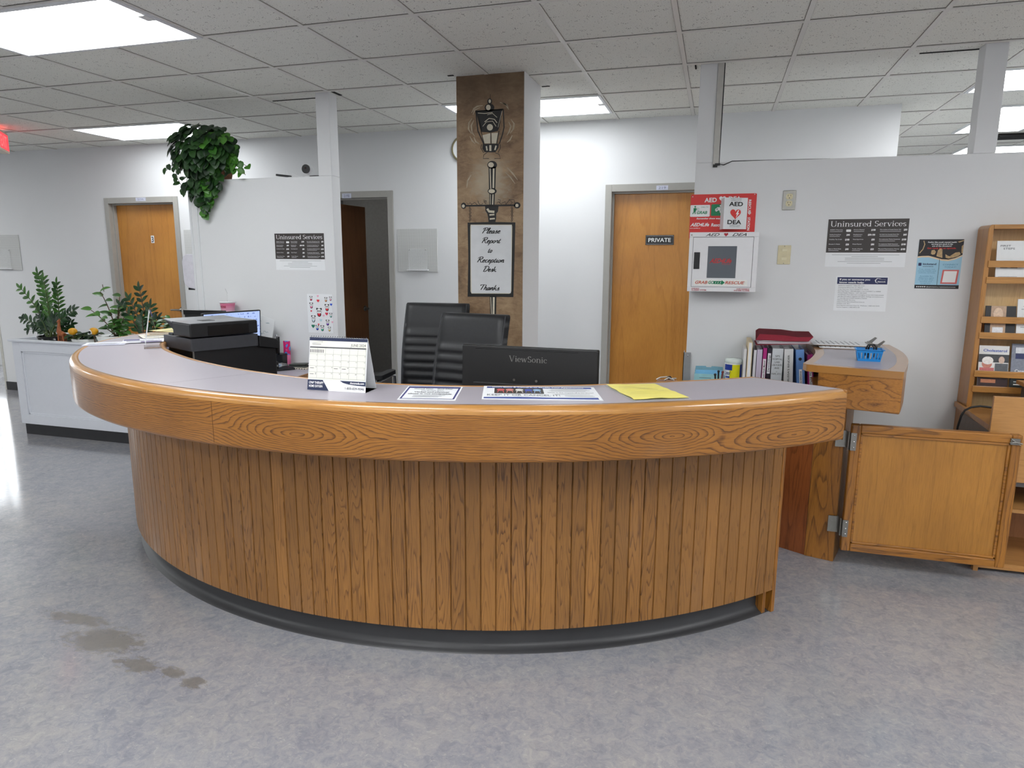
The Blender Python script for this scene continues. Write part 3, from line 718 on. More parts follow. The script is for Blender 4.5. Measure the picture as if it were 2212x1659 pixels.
m.stroke([(xa+0.006, zb+0.006), (xb-0.006, zb+0.006), (xb-0.006, za-0.006), (xa+0.006, za-0.006)], 0.0015, frame_y(BACK+0.0722), closed=True); m.build('lettering', M_inkw, q, world=False)

# ================================================================== ceiling lights
def ceil_light(x0, y0, x1, y1, label, chip=False, group='fluorescent ceiling lights', mat=None):
    t_ = thing('ceiling_light', label, 'ceiling light', ((x0+x1)/2, (y0+y1)/2, CEIL-0.02), group=group)
    m = MB(); fwd = 0.022; z0, z1 = CEIL-0.013, CEIL-0.001
    m.box(x0, y0, z0, x1, y0+fwd, z1); m.box(x0, y1-fwd, z0, x1, y1, z1); m.box(x0, y0+fwd, z0, x0+fwd, y1-fwd, z1); m.box(x1-fwd, y0+fwd, z0, x1, y1-fwd, z1)
    m.build('light_frame', M_trimw, t_, bevel=0.001)
    m = MB(); m.box(x0+fwd, y0+fwd, CEIL-0.009, x1-fwd, y1-fwd, CEIL-0.004); m.build('diffuser', mat or M_diff, t_)
    if chip:
        m = MB(); m.box(x1-0.06, y0+0.23, CEIL-0.016, x1-0.01, y0+0.30, CEIL-0.008); m.build('latch', M_trimw, t_)
    return t_
ceil_light(X0+1*T, Y0-1*T, X0+3*T, Y0, 'large bright ceiling light panel at the top left, nearest the camera', True, mat=M_diff_soft)
ceil_light(X0-2*T, Y0+3*T, X0, Y0+4*T, 'bright ceiling light panel above the wooden door numbered 3 beside the hanging plant', mat=M_diff_cool)
ceil_light(X0+4*T, Y0+3*T, X0+6*T, Y0+4*T, 'bright ceiling light panel half hidden behind the painted column', True, mat=M_diff_cool)
ceil_light(X0+10*T, Y0+3*T, X0+12*T, Y0+4*T, 'ceiling light panel cut by the right edge above the brochure rack', group='ceiling lights of the far right room')
ceil_light(1.98, 6.24, 2.52, 7.40, 'lengthwise ceiling light seen on both sides of the right white post', group='ceiling lights of the far right room')
ceil_light(2.36, 8.30, 3.50, 8.80, 'farthest ceiling light just above the right partition top', group='ceiling lights of the far right room')
for i, (kx, ky) in enumerate(((4, -4), (10, -3), (7, -6), (13, -2), (-2, -6), (4, -8), (10, -8), (-8, -4), (16, -4), (16, -9), (-2, -9), (-8, -9), (-9, 1), (4, -12), (10, -12))):  # panels added out of view to light the walls more evenly
    ceil_light(X0+kx*T, Y0+ky*T, X0+(kx+2)*T, Y0+(ky+1)*T, 'unseen ceiling light panel added out of view to fill the room with light', group='unseen ceiling lights added for fill')

# ================================================================== reception counter
CC = V((-1.464, 4.652))
def interp(tab, x):
    if x <= tab[0][0]: return tab[0][1]
    for (a, p), (b, q) in zip(tab, tab[1:]):
        if x <= b:
            t_ = (x-a)/(b-a); return p+(q-p)*t_
    return tab[-1][1]
T_OUT = [(200, 2.3), (209.7, 2.46), (213.4, 2.515), (219.3, 2.567), (225.4, 2.597), (232, 2.62), (240, 2.645), (250, 2.65), (270, 2.65), (290, 2.655), (300, 2.66), (317, 2.69)]
T_IN = [(203, 1.96), (205, 1.99), (211, 2.08), (218.5, 2.15), (224, 2.160), (231, 2.160), (238, 2.150), (250, 2.165), (261, 2.20), (268, 2.235), (283, 2.255), (297, 2.245), (306, 2.25), (315, 2.29)]
T_BASE = [(203, 2.19), (205, 2.20), (215, 2.33), (225, 2.385), (235, 2.39), (318.2, 2.39)]
def smoothtab(tab, n=240, k=5):
    a0, a1 = tab[0][0], tab[-1][0]
    xs = [a0+(a1-a0)*i/n for i in range(n+1)]; ys = [interp(tab, x) for x in xs]
    for _ in range(k):
        ys = [ys[0]]+[(ys[i-1]+2*ys[i]+ys[i+1])/4 for i in range(1, n)]+[ys[-1]]
        for _j in range(3): ys = [ys[0]]+[(ys[i-1]+2*ys[i]+ys[i+1])/4 for i in range(1, n)]+[ys[-1]]
    return xs, ys
def polar(th, r): return CC+V((math.cos(math.radians(th)), math.sin(math.radians(th))))*r
def curve_pts(tab, inset=0.0):
    xs, ys = smoothtab(tab)
    P = [polar(a, r_) for a, r_ in zip(xs, ys)]
    out = []
    for i, p in enumerate(P):
        d = (P[min(i+1, len(P)-1)]-P[max(i-1, 0)]).normalized()
        nrm = V((d.y, -d.x))          # outward for increasing theta
        out.append(p+nrm*(-inset))
    return out
def sweep(mb, tab, prof, smooth=True, rev=False, uv=True):
    """prof: list of (inset, z[, v])"""
    rows = [curve_pts(tab, pf[0]) for pf in prof]
    ref = curve_pts(tab, 0.0); u = [0.0]
    for a, b in zip(ref, ref[1:]): u.append(u[-1]+(b-a).length)
    n = len(ref); vs = []; acc = 0.0; vv = []
    for j, pf in enumerate(prof):
        if j: acc += math.hypot(prof[j][0]-prof[j-1][0], prof[j][1]-prof[j-1][1])
        vv.append(pf[2] if len(pf) > 2 else acc)
        vs += [(p.x, p.y, pf[1]) for p in rows[j]]
    fs = []; uvs = []
    for j in range(len(prof)-1):
        for i in range(n-1):
            q = (j*n+i, j*n+i+1, (j+1)*n+i+1, (j+1)*n+i); uq = ((u[i], vv[j]), (u[i+1], vv[j]), (u[i+1], vv[j+1]), (u[i], vv[j+1]))
            if rev: q = q[::-1]; uq = uq[::-1]
            fs.append(q); uvs.append(uq)
    mb.add(vs, fs, smooth, uvs if uv else None); return mb
ZT, ZF = 1.081, 0.884
desk = thing('reception_counter', 'long curved oak reception counter with lavender laminate top and vertical slat front', 'reception counter', (-1.464, 2.3, 0))
# laminate surface
m = MB(); a = curve_pts(T_OUT, 0.040); b = curve_pts(T_IN, -0.030)
n = len(a); m.add([(p.x, p.y, ZT) for p in a]+[(p.x, p.y, ZT) for p in b], [(i, i+1, n+i+1, n+i) for i in range(n-1)]); 
m.add([(p.x, p.y, ZT-0.02) for p in a]+[(p.x, p.y, ZT-0.02) for p in b], [(n+i, n+i+1, i+1, i) for i in range(n-1)])
ctop = m.build('countertop', M_lam, desk)
# joints of the laminate
m = MB()
def seam(th, sk):
    p = polar(th, 2.62); q = polar(th+sk, 2.20)
    m.bar((p.x, p.y, ZT+0.0001), (q.x, q.y, ZT+0.0001), 0.0012, 0.0004)
seam(256.5, 3.0); m.build('laminate_joint', plain('joint', rgb(150, 146, 152), 0.6), ctop)
# outer rim, rounded
m = MB(); sweep(m, T_OUT, [(0.040, ZT-0.006, 0), (0.040, ZT+0.0005, .006), (0.024, ZT+0.0005, .02), (0.012, ZT-0.003, .034), (0.004, ZT-0.010, .046), (0.0005, ZT-0.020, .057), (0.0, ZT-0.028, .066)], rev=False)
m.build('edge_rim', M_oakrim, desk)
m = MB(); sweep(m, T_IN, [(0.010, ZT-0.045, 0), (0.0, ZT-0.040, .01), (0.0, ZT-0.010, .04), (-0.004, ZT-0.002, .05), (-0.012, ZT+0.0005, .058), (-0.030, ZT+0.0005, .075), (-0.030, ZT-0.02, .09)])
m.build('inner_rim', M_oakrim, desk)
# fascia with underside
m = MB(); sweep(m, T_OUT, [(0.0, ZT-0.028, 0.169), (0.0, ZF+0.014, 0.014), (0.002, ZF+0.006, 0.006), (0.007, ZF+0.001, 0.0), (0.014, ZF, -0.007), (0.035, ZF, -0.03), (0.035, ZF+0.03, -0.06)], rev=False)
a = curve_pts(T_OUT, 0.0)[-1]; b = curve_pts(T_OUT, 0.035)[-1]
m.add([(a.x, a.y, ZF), (b.x, b.y, ZF), (b.x, b.y, ZT-0.02), (a.x, a.y, ZT-0.02)], [(0, 1, 2, 3), (3, 2, 1, 0)])
fas = m.build('fascia', M_oakf, desk)
# vertical butt joint of the fascia boards
pj = None
ref = curve_pts(T_OUT, -0.0003); acc = 0
for i in range(1, len(ref)):
    acc += (ref[i]-ref[i-1]).length
    if acc > 2.897: pj = ref[i]; break
m = MB(); m.box(pj.x-0.0006, pj.y-0.0006, ZF+0.012, pj.x+0.0006, pj.y+0.0006, ZT-0.03); m.build('board_joint', plain('joint_dark', rgb(88, 52, 22), 0.7), fas)
# soffit under the overhang, end cut of the counter
m = MB(); a = curve_pts(T_OUT, 0.03); b = curve_pts(T_IN, -0.01); n = len(a)
m.add([(p.x, p.y, ZF+0.03) for p in a]+[(p.x, p.y, ZF+0.03) for p in b], [(n+i, n+i+1, i+1, i) for i in range(n-1)])
m.build('soffit', M_oakh, desk)
m = MB(); a = curve_pts(T_OUT, 0.0)[-1]; b = curve_pts(T_IN, 0.0)[-1]
d_ = (b-a).normalized(); nn = V((-d_.y, d_.x))*-1
if nn.x < 0: nn = -nn
m.obox(((a.x+b.x)/2+nn.x*0.004, (a.y+b.y)/2+nn.y*0.004, (ZT+0.0003+ZF)/2+0.0), ((d_.x, d_.y, 0), (nn.x, nn.y, 0), (0, 0, 1)), ((b-a).length/2-0.003, 0.008, (ZT-ZF)/2-0.001))
m.build('end_panel', M_oakh, desk, bevel=0.005, seg=3)
m = MB(); a = curve_pts(T_OUT, 0.0)[0]; b = curve_pts(T_IN, 0.0)[0]; d_ = (b-a).normalized(); nn = V((-d_.y, d_.x))
if nn.y < 0: nn = -nn
m.obox(((a.x+b.x)/2+nn.x*0.004, (a.y+b.y)/2+nn.y*0.004, (ZT+0.0003+ZF)/2), ((d_.x, d_.y, 0), (nn.x, nn.y, 0), (0, 0, 1)), ((b-a).length/2-0.003, 0.008, (ZT-ZF)/2-0.001))
m.build('end_panel', M_oakh, desk, bevel=0.005, seg=3)
# slatted front
def boards(mb, P, z0, z1, wd=0.0595, off=0.0, gap=0.0032, dep=0.005, start=0):
    """vertical boards along the polyline P (2D), outward = right-hand side of the direction of travel"""
    s_ = [0.0]
    for a, b in zip(P, P[1:]): s_.append(s_[-1]+(b-a).length)
    L = s_[-1]; nb = int(round(L/wd)); wd = L/nb
    def at(d):
        d = max(0, min(L, d))
        for i in range(len(P)-1):
            if d <= s_[i+1]+1e-9:
                t_ = (d-s_[i])/max(1e-9, s_[i+1]-s_[i]); return P[i]+(P[i+1]-P[i])*t_
        return P[-1]
    for k in range(nb):
        a = at(k*wd); b = at((k+1)*wd); d = (b-a).normalized(); nr = V((d.y, -d.x))
        q = [a-nr*dep, a+d*gap*0.25-nr*dep, a+d*gap+nr*0.0, b-d*gap+nr*0.0, b-d*gap*0.25-nr*dep]
        ys = [0.0, 0.0002, gap, wd-gap, wd]
        vs = []; 
        for z in (z0, z1): vs += [(p.x, p.y, z) for p in q]
        fs = []; uv = []
        for i in range(4):
            fs.append((i, i+1, 5+i+1, 5+i))
            b0 = (start+k)*0.06
            u0 = b0+0.0006+min(ys[i], 0.0585); u1 = b0+0.0006+min(ys[i+1], 0.0585)
            uv.append(((z0, u0), (z0, u1), (z1, u1), (z1, u0)))
        mb.add(vs, fs, False, uv)
        # bottom edge
        r_ = [p-nr*0.018 for p in (q[4], q[0])]
        mb.add([(p.x, p.y, z0) for p in (q[0], q[2], q[3], q[4])]+[(p.x, p.y, z0) for p in r_], [(0, 5, 4, 3, 2, 1)], False, [((0, (start+k)*.06+.01),)*6])
    return nb
m = MB(); xs, ys = smoothtab(T_BASE); P = [polar(a, r_) for a, r_ in zip(xs, ys)]
boards(m, P, 0.112, ZF+0.02); m.build('slat_front', M_oakb, desk)
m = MB(); sweep(m, T_BASE, [(0.052, 0.135), (0.052, 0.030), (0.044, 0.018), (0.030, 0.008), (0.018, 0.004), (0.014, 0.0)], uv=False)
m.build('toe_kick', M_rubber, desk)
m = MB(); c0 = polar(318.2, 2.39); c1 = polar(318.2, 1.72); d_ = (c1-c0).normalized(); nn = V((d_.y, -d_.x))
m.obox(((c0.x+c1.x)/2-nn.x*-0.011, (c0.y+c1.y)/2-nn.y*-0.011, (ZF+0.03)/2+0.001), ((d_.x, d_.y, 0), (nn.x, nn.y, 0), (0, 0, 1)), ((c1-c0).length/2, 0.010, (ZF+0.03)/2-0.001))
m.build('side_panel', M_oakv, desk, bevel=0.002)
m = MB(); c0 = polar(317.4, 2.375); c1 = polar(317.4, 2.33); 
m.obox(((c0.x+c1.x)/2, (c0.y+c1.y)/2, 0.0575), ((d_.x, d_.y, 0), (nn.x, nn.y, 0), (0, 0, 1)), (0.022, 0.010, 0.0555)); m.build('foot_block', M_oakv, desk)
m = MB(); sweep(m, T_BASE, [(0.055, 0.14), (0.055, ZF+0.02)], uv=False, rev=True); sweep(m, T_BASE, [(0.05, 0.14), (0.05, ZF+0.02)], uv=False); m.build('inner_lining', M_doord, desk)

# low work surface behind the counter
WS = 0.752
ws = thing('work_surface', 'lavender laminate work surface behind the counter under the left partition', 'desk', (-2.9, 4.2, 0))
T_WS = [(184.5, 1.30), (200, 1.42), (215, 1.52), (240, 1.60), (300, 1.60), (318, 1.60)]
m = MB(); a = [polar(x, 2.30 if x > 222 else interp(T_BASE, x)-0.06) for x in range(187, 316, 3)]; b = [polar(x, interp(T_WS, x)) for x in range(187, 316, 3)]; n = len(a)
m.add([(p.x, p.y, WS) for p in a]+[(p.x, p.y, WS) for p in b], [(i, i+1, n+i+1, n+i) for i in range(n-1)])
m.add([(p.x, p.y, WS-0.03) for p in a]+[(p.x, p.y, WS-0.03) for p in b], [(n+i, n+i+1, i+1, i) for i in range(n-1)])
m.build('desktop', M_lam, ws)
m = MB(); n = len(b)
q = [p+(CC-p).normalized()*0.012 for p in b]
m.add([(p.x, p.y, WS+0.001) for p in b]+[(p.x, p.y, WS+0.001) for p in q]+[(p.x, p.y, WS-0.034) for p in q]+[(p.x, p.y, WS-0.034) for p in b],
      [(j*n+i, j*n+i+1, (j+1)*n+i+1, (j+1)*n+i) for j in range(3) for i in range(n-1)]); m.build('wood_edge', M_oakh, ws)
for x in (200, 240, 280, 312):
    m = MB()
    p = polar(x, 1.75); d_ = (CC-p).normalized(); m.obox((p.x-d_.x*0.1, p.y-d_.y*0.1, WS/2-0.016), ((d_.x, d_.y, 0), (-d_.y, d_.x, 0), (0, 0, 1)), (0.2, 0.012, WS/2-0.017))
    m.build('support_panel', M_oakv, ws)
ws2 = thing('side_work_surface', 'low laminate shelf along the right partition below the white cabinet', 'desk', (0.2, 4.25, 0))
m = MB(); m.box(-0.14, 4.02, WS-0.03, 0.595, 4.494, WS); m.build('desktop', M_lam, ws2)
m = MB(); m.box(-0.14, 4.005, WS-0.034, 0.595, 4.02, WS+0.001); m.build('wood_edge', M_oakh, ws2)
for x in (-0.12, 0.40): m = MB(); m.box(x, 4.05, 0, x+0.02, 4.49, WS-0.03); m.build('support_panel', M_oakv, ws2)

# ================================================================== wing counter at the right, with gate
wing = thing('wing_counter', 'short oak and laminate counter wing joined to the right partition wall', 'counter', (0.7, 3.9, 0))
def catmull(pts, k=6):
    out = []
    P = [pts[0]]+list(pts)+[pts[-1]]
    for i in range(1, len(P)-2):
        a, b, c, d = [V(q) for q in P[i-1:i+3]]
        for j in range(k):
            t_ = j/k
            out.append(0.5*((2*b)+(-a+c)*t_+(2*a-5*b+4*c-d)*t_*t_+(-a+3*b-3*c+d)*t_**3))
    out.append(V(P[-2])); return out
left_c = catmull([(0.545, 4.494), (0.549, 4.322), (0.548, 4.13), (0.527, 3.93), (0.474, 3.693), (0.425, 3.535)])
left_c[-1] = V((0.425, 3.535))
right_c = catmull([(0.827, 3.375), (0.888, 3.588), (0.938, 3.78), (0.975, 3.985), (0.998, 4.209), (1.003, 4.494)])
out2 = left_c+[V((0.436, 3.49)), V((0.48, 3.468))]+[V((0.817, 3.377))]+right_c
m = MB(); m.prism([(p.x, p.y) for p in out2], ZT-0.034, ZT-0.0006)
rim = m.build('wood_rim', M_oakrim, wing, bevel=0.008, seg=3)
cx = sum(p.x for p in out2)/len(out2)
inn = []
ci = V((0.735, 3.95))
lam_l = catmull([(0.60, 4.494), (0.601, 4.33), (0.594, 4.13), (0.570, 3.92), (0.518, 3.70), (0.470, 3.54)])
lam_r = catmull([(0.772, 3.435), (0.838, 3.60), (0.888, 3.79), (0.925, 3.99), (0.947, 4.21), (0.952, 4.494)])
m = MB(); m.prism([(p.x, p.y) for p in lam_l+[V((0.50, 3.502))]+lam_r], ZT-0.01, ZT); m.build('countertop', M_lam, wing)
# fascia: front board and curved right side
m = MB(); a = V((0.487, 3.470)); b = V((0.826, 3.380)); d_ = (b-a).normalized(); nn = V((d_.y, -d_.x))
cf = (a+b)/2-nn*0.025
m.obox((cf.x, cf.y, (ZF+ZT-0.020)/2), ((d_.x, d_.y, 0), (nn.x, nn.y, 0), (0, 0, 1)), ((b-a).length/2, 0.025, (ZT-0.020-ZF)/2)); m.build('front_fascia', M_oakh, wing, bevel=0.005, seg=3)
m = MB(); rs_ = [V((p.x, max(p.y, 3.412))) for p in right_c[2:]]; q0 = [V((p.x-0.003, p.y)) for p in rs_]; q1 = [V((p.x-0.028, p.y)) for p in rs_]
m.prism([(p.x, p.y) for p in q0+q1[::-1]], ZF, ZT-0.030); m.build('side_fascia', M_oakh, wing, bevel=0.004)
m = MB(); m.prism([(0.50, 3.49), (0.81, 3.405), (0.90, 3.75), (0.965, 4.10), (0.97, 4.494), (0.57, 4.494)], ZF+0.02, ZF+0.03); m.build('soffit', M_oakh, wing)
# base of the wing
base_r = catmull([(0.672, 3.722), (0.735, 3.93), (0.79, 4.18), (0.83, 4.494)])
m = MB(); boards(m, base_r, 0.0, ZF+0.02, wd=0.06, start=200); m.build('slat_side', M_oakb, wing)
m = MB(); a = V((0.535, 3.763)); b = V((0.670, 3.722)); d_ = (b-a).normalized(); nn = V((d_.y, -d_.x)); cf = (a+b)/2-nn*0.011
m.obox((cf.x, cf.y, (ZF+0.02)/2), ((d_.x, d_.y, 0), (nn.x, nn.y, 0), (0, 0, 1)), ((b-a).length/2, 0.011, (ZF+0.02)/2)); m.build('light_base_board', M_oakv, wing, bevel=0.002)
m = MB(); a = V((0.33, 3.885)); b = V((0.535, 3.768)); d_ = (b-a).normalized(); nn = V((d_.y, -d_.x)); cf = (a+b)/2-nn*0.011
m.obox((cf.x, cf.y, (ZF+0.02)/2), ((d_.x, d_.y, 0), (nn.x, nn.y, 0), (0, 0, 1)), ((b-a).length/2, 0.011, (ZF+0.02)/2)); m.build('reddish_base_panel', M_oakv2, wing, bevel=0.002)
m = MB(); m.box(0.60, 3.75, 0.0, 0.64, 4.49, ZF); m.build('inner_panel', M_doord, wing)

gate = thing('swing_gate', 'low oak swing gate standing open beside the counter wing', 'gate', (0.70, 3.68, 0))
gx0, gx1, gz0, gz1 = 0.692, 1.424, 0.092, 0.762
m = MB(); m.box(gx0+0.02, 3.675, gz0+0.02, gx1-0.02, 3.697, gz1-0.02); m.build('panel', M_gate, gate)
m = MB(); fw = 0.042
m.box(gx0, 3.662, gz0, gx0+fw, 3.706, gz1); m.build('stile', M_oakv, gate, bevel=0.006, seg=3); m = MB(); m.box(gx1-fw, 3.662, gz0, gx1, 3.706, gz1); m.build('stile', M_oakv, gate, bevel=0.006, seg=3)
m = MB(); m.box(gx0+fw, 3.662, gz1-fw, gx1-fw, 3.706, gz1); m.build('rail', M_oakh, gate, bevel=0.006, seg=3); m = MB(); m.box(gx0+fw, 3.662, gz0, gx1-fw, 3.706, gz0+fw); m.build('rail', M_oakh, gate, bevel=0.006, seg=3)
m = MB(); b_ = 0.012
m.box(gx0+fw, 3.667, gz0+fw, gx0+fw+b_, 3.676, gz1-fw); m.box(gx1-fw-b_, 3.667, gz0+fw, gx1-fw, 3.676, gz1-fw); m.box(gx0+fw, 3.667, gz1-fw-b_, gx1-fw, 3.676, gz1-fw); m.box(gx0+fw, 3.667, gz0+fw, gx1-fw, 3.676, gz0+fw+b_)
m.build('moulding', M_oakh, gate, bevel=0.003)
def hinge(z, lab):
    m = MB(); m.box(0.629, 3.7125-0.003, z-0.043, 0.678, 3.7175, z+0.043)
    m.box(0.690, 3.656, z-0.045, 0.716, 3.661, z+0.045)
    m.tube([(0.684, 3.676, z-0.046), (0.684, 3.676, z+0.046)], 0.006, 10)
    m.add([(0.678, 3.710, z-0.043), (0.684, 3.672, z-0.043), (0.684, 3.672, z+0.043), (0.678, 3.710, z+0.043)], [(0, 1, 2, 3), (3, 2, 1, 0)])
    m.add([(0.684, 3.672, z-0.043), (0.692, 3.656, z-0.043), (0.692, 3.656, z+0.043), (0.684, 3.672, z+0.043)], [(0, 1, 2, 3), (3, 2, 1, 0)])
    h = m.build('hinge', M_steel, gate)
    for sx, sy, sz in ((0.638, 3.7115, 0.03), (0.662, 3.7115, 0.022), (0.638, 3.7115, -0.03), (0.662, 3.7115, -0.02), (0.645, 3.7115, 0.0), (0.705, 3.6555, 0.032), (0.705, 3.6555, -0.03), (0.705, 3.6555, 0.0)):
        m = MB(); m.ball((sx, sy, z+sz), 0.004, 8, (1, 0.5, 1)); m.build('screw', M_chrome, h)
hinge(0.675, 'a'); hinge(0.215, 'b')
m = MB(); m.box(gx1-0.05, 3.655, gz1-0.045, gx1-0.012, 3.662, gz1-0.015); m.tube([(gx1-0.055, 3.650, gz1-0.035), (gx1-0.03, 3.644, gz1-0.03), (gx1-0.002, 3.652, gz1-0.038)], 0.003, 6); m.tube([(gx1-0.05, 3.65, gz1-0.018), (gx1-0.01, 3.65, gz1-0.045)], 0.0025, 6)
m.build('latch', M_steel, gate)

# ================================================================== papers and things on the counter
def flat_quad(name, label, cat, pts, z, mat, t_=0.0012, group=None):
    """sheet lying on the counter given by its four corners"""
    P = [V((a, b, z)) for a, b in pts]
    c0 = sum(P, V((0, 0, 0)))/4
    o = thing(name, label, cat, tuple(c0), group=group)
    m = MB(); m.prism([(p.x, p.y) for p in P], z, z+t_); m.build('sheet', mat, o)
    def fr(u, v, dz=0.0006):      # u,v in 0..1: P3-P2 bottom edge, u right, v up
        a = P[3]*(1-u)+P[2]*u; b = P[0]*(1-u)+P[1]*u
        return a*(1-v)+b*v+V((0, 0, t_+dz))
    return o, fr
ZC = ZT+0.0012
# 1 small notice with navy border
# exact corners (world) of the notice: far-left, far-right, near-right, near-left
o, fr = flat_quad('notice_sheet', 'white notice with a purple border lying between the calendar and the larger notice', 'notice',
                  [(-1.125, 2.372), (-0.917, 2.420), (-0.852, 2.172), (-1.052, 2.124)], ZC-0.001, M_paper)
m = MB(); m.stroke([(0.045, 0.06), (0.955, 0.06), (0.955, 0.94), (0.045, 0.94)], 0.045, lambda u, v: fr(u, v), closed=True); m.poly([(0.05, 0.84), (0.95, 0.84), (0.95, 0.95), (0.05, 0.95)], fr)
m.build('border', plain('purple_navy', rgb(56, 58, 122), 0.5), o)
m = MB()
fr2 = lambda u, v: fr(u, v, 0.001)
text(m, 'We all have them.', fr2, 0.5, 0.63, w=0.42, h=0.055, bold=0.02, align='C'); text(m, 'Verbal and physical', fr2, 0.5, 0.50, w=0.62, h=0.075, bold=0.03, align='C'); text(m, 'abuse is not acceptable.', fr2, 0.5, 0.37, w=0.78, h=0.075, bold=0.03, align='C')
text(m, 'Good Day   Bad Day', fr2, 0.5, 0.75, w=0.7, h=0.06, bold=0.02, align='C')
for k in range(3): m.stroke([(0.22, 0.29-k*0.055), (0.78-0.05*k, 0.29-k*0.055)], 0.013, fr2)
m.build('lettering', M_inkg, o)
# 2 large notice 11x17
o, fr = flat_quad('notice_sheet', 'large white notice with blue bands and a chair photo, in front of the monitor', 'notice',
                  [(-0.846, 2.462), (-0.434, 2.566), (-0.357, 2.327), (-0.772, 2.222)], ZC-0.001, M_paper)
fr3 = lambda u, v: fr(u, v, 0.0014)
m = MB(); m.poly([(0.03, 0.84), (0.97, 0.84), (0.97, 0.95), (0.03, 0.95)], fr); m.poly([(0.015, 0.05), (0.97, 0.05), (0.97, 0.17), (0.6, 0.14), (0.3, 0.17), (0.015, 0.13)], fr); m.build('blue_band', M_blue, o)
m = MB(); m.poly([(0.10, 0.42), (0.53, 0.42), (0.53, 0.84), (0.10, 0.84)], fr2)
ph_ = m.build('photo', plain('photo_dark', rgb(52, 46, 40), 0.5, var=0.35, nscale=60), o)
for cx_, col_ in ((0.155, (214, 96, 96)), (0.235, (222, 140, 130)), (0.32, (232, 228, 222)), (0.40, (64, 84, 178)), (0.475, (150, 186, 220))):
    m = MB(); m.poly(ellipse(cx_, 0.68, 0.036, 0.085, 12), fr3); m.stroke([(cx_-0.02, 0.60), (cx_-0.028, 0.46)], 0.007, fr3); m.stroke([(cx_+0.02, 0.60), (cx_+0.028, 0.46)], 0.007, fr3)
    m.build('pictured_chair', plain('chair_pic_%d' % col_[0], rgb(*col_), 0.5), ph_, world=True)
m = MB(); text(m, 'KEEP IT OR CANCEL IT!', fr2, 0.04, 0.24, w=0.62, h=0.12, bold=0.0)
text(m, 'What is the impact of a no-show?', fr2, 0.56, 0.48, w=0.40, h=0.07, bold=0.0)
for u0, u1, v_ in ((0.6, 0.92, 0.76), (0.58, 0.94, 0.68), (0.6, 0.9, 0.62), (0.62, 0.92, 0.40), (0.70, 0.94, 0.30), (0.70, 0.95, 0.24)): m.stroke([(u0, v_), (u1, v_)], 0.013, fr2)
m.build('lettering', M_inkg, o)
m = MB(); text(m, "Don't Show & Cancel It or Modify Your Appointment", fr3, 0.08, 0.865, w=0.82, h=0.06, bold=0.02); m.build('headline', M_inkw, o)
# 3 yellow sheet in a plastic sleeve, wavy
o = thing('yellow_sheet', 'crumpled yellow printed sheet in a clear sleeve at the right of the counter', 'sheet of paper', (-0.22, 2.53, ZT))
Q = [V((-0.392, 2.615, ZT)), V((-0.213, 2.697, ZT)), V((-0.072, 2.460, ZT)), V((-0.256, 2.362, ZT))]
def wavy(mb, Q, z0, amp, n=18, sc=1.0, seed=0.0, th=0.0008):
    g = []
    for j in range(n+1):
        for i in range(n+1):
            u, v = i/n, j/n
            p = (Q[3]*(1-u)+Q[2]*u)*(1-v)+(Q[0]*(1-u)+Q[1]*u)*v
            h = amp*(0.5+0.5*mnoise.noise(V((u*3.0*sc+seed, v*5.5*sc, seed))))+amp*0.3*max(0, math.sin(u*5+v*9))
            g.append(V((p.x, p.y, z0+max(0.0004, h))))
    N = n+1
    fs = [(j*N+i, j*N+i+1, (j+1)*N+i+1, (j+1)*N+i) for j in range(n) for i in range(n)]
    mb.add(g, fs, True); mb.add([p-V((0, 0, th)) for p in g], [f[::-1] for f in fs], True)
    edge = [i for i in range(N)]+[j*N+n for j in range(1, N)]+[n*N+i for i in range(n-1, -1, -1)]+[j*N for j in range(n-1, 0, -1)]
    mb.add([g[e] for e in edge]+[g[e]-V((0, 0, th)) for e in edge], [(k, k+len(edge), (k+1) % len(edge)+len(edge), (k+1) % len(edge)) for k in range(len(edge))])
    return lambda u, v: g[min(n, int(round(v*n)))*N+min(n, int(round(u*n)))]
m = MB(); gf = wavy(m, Q, ZT+0.0022, 0.006, seed=2.0); m.build('sheet', plain('yellow_paper', rgb(238, 226, 118), 0.55, var=0.02), o)
m = MB()
for k in range(9):
    v_ = 0.88-k*0.07; a0, a1 = (0.3, 0.7) if k == 0 else (0.12+0.03*(k % 2), 0.86-0.05*(k % 3))
    pts = [gf(a0+(a1-a0)*i/10, v_)+V((0, 0, 0.0008)) for i in range(11)]
    for p, q in zip(pts, pts[1:]):
        d_ = V((0.0006, 0.0012, 0)); m.add([p-d_, q-d_, q+d_, p+d_], [(0, 1, 2, 3)])
m.build('printed_lines', plain('brown_ink', rgb(168, 158, 84), 0.6), o)
t = NT('clear_sleeve'); t.base((0.9, 0.92, 0.94, 1)); t.b.inputs['Roughness'].default_value = 0.15; t.b.inputs['Alpha'].default_value = 0.35; M_sleeve = t.m
m = MB(); c_ = sum(Q, V((0, 0, 0)))/4
Q2 = [c_+(q-c_)*1.06 for q in Q]; wavy(m, Q2, ZT+0.0006, 0.001, seed=5.0, th=0.0003); m.build('sleeve', M_sleeve, o)

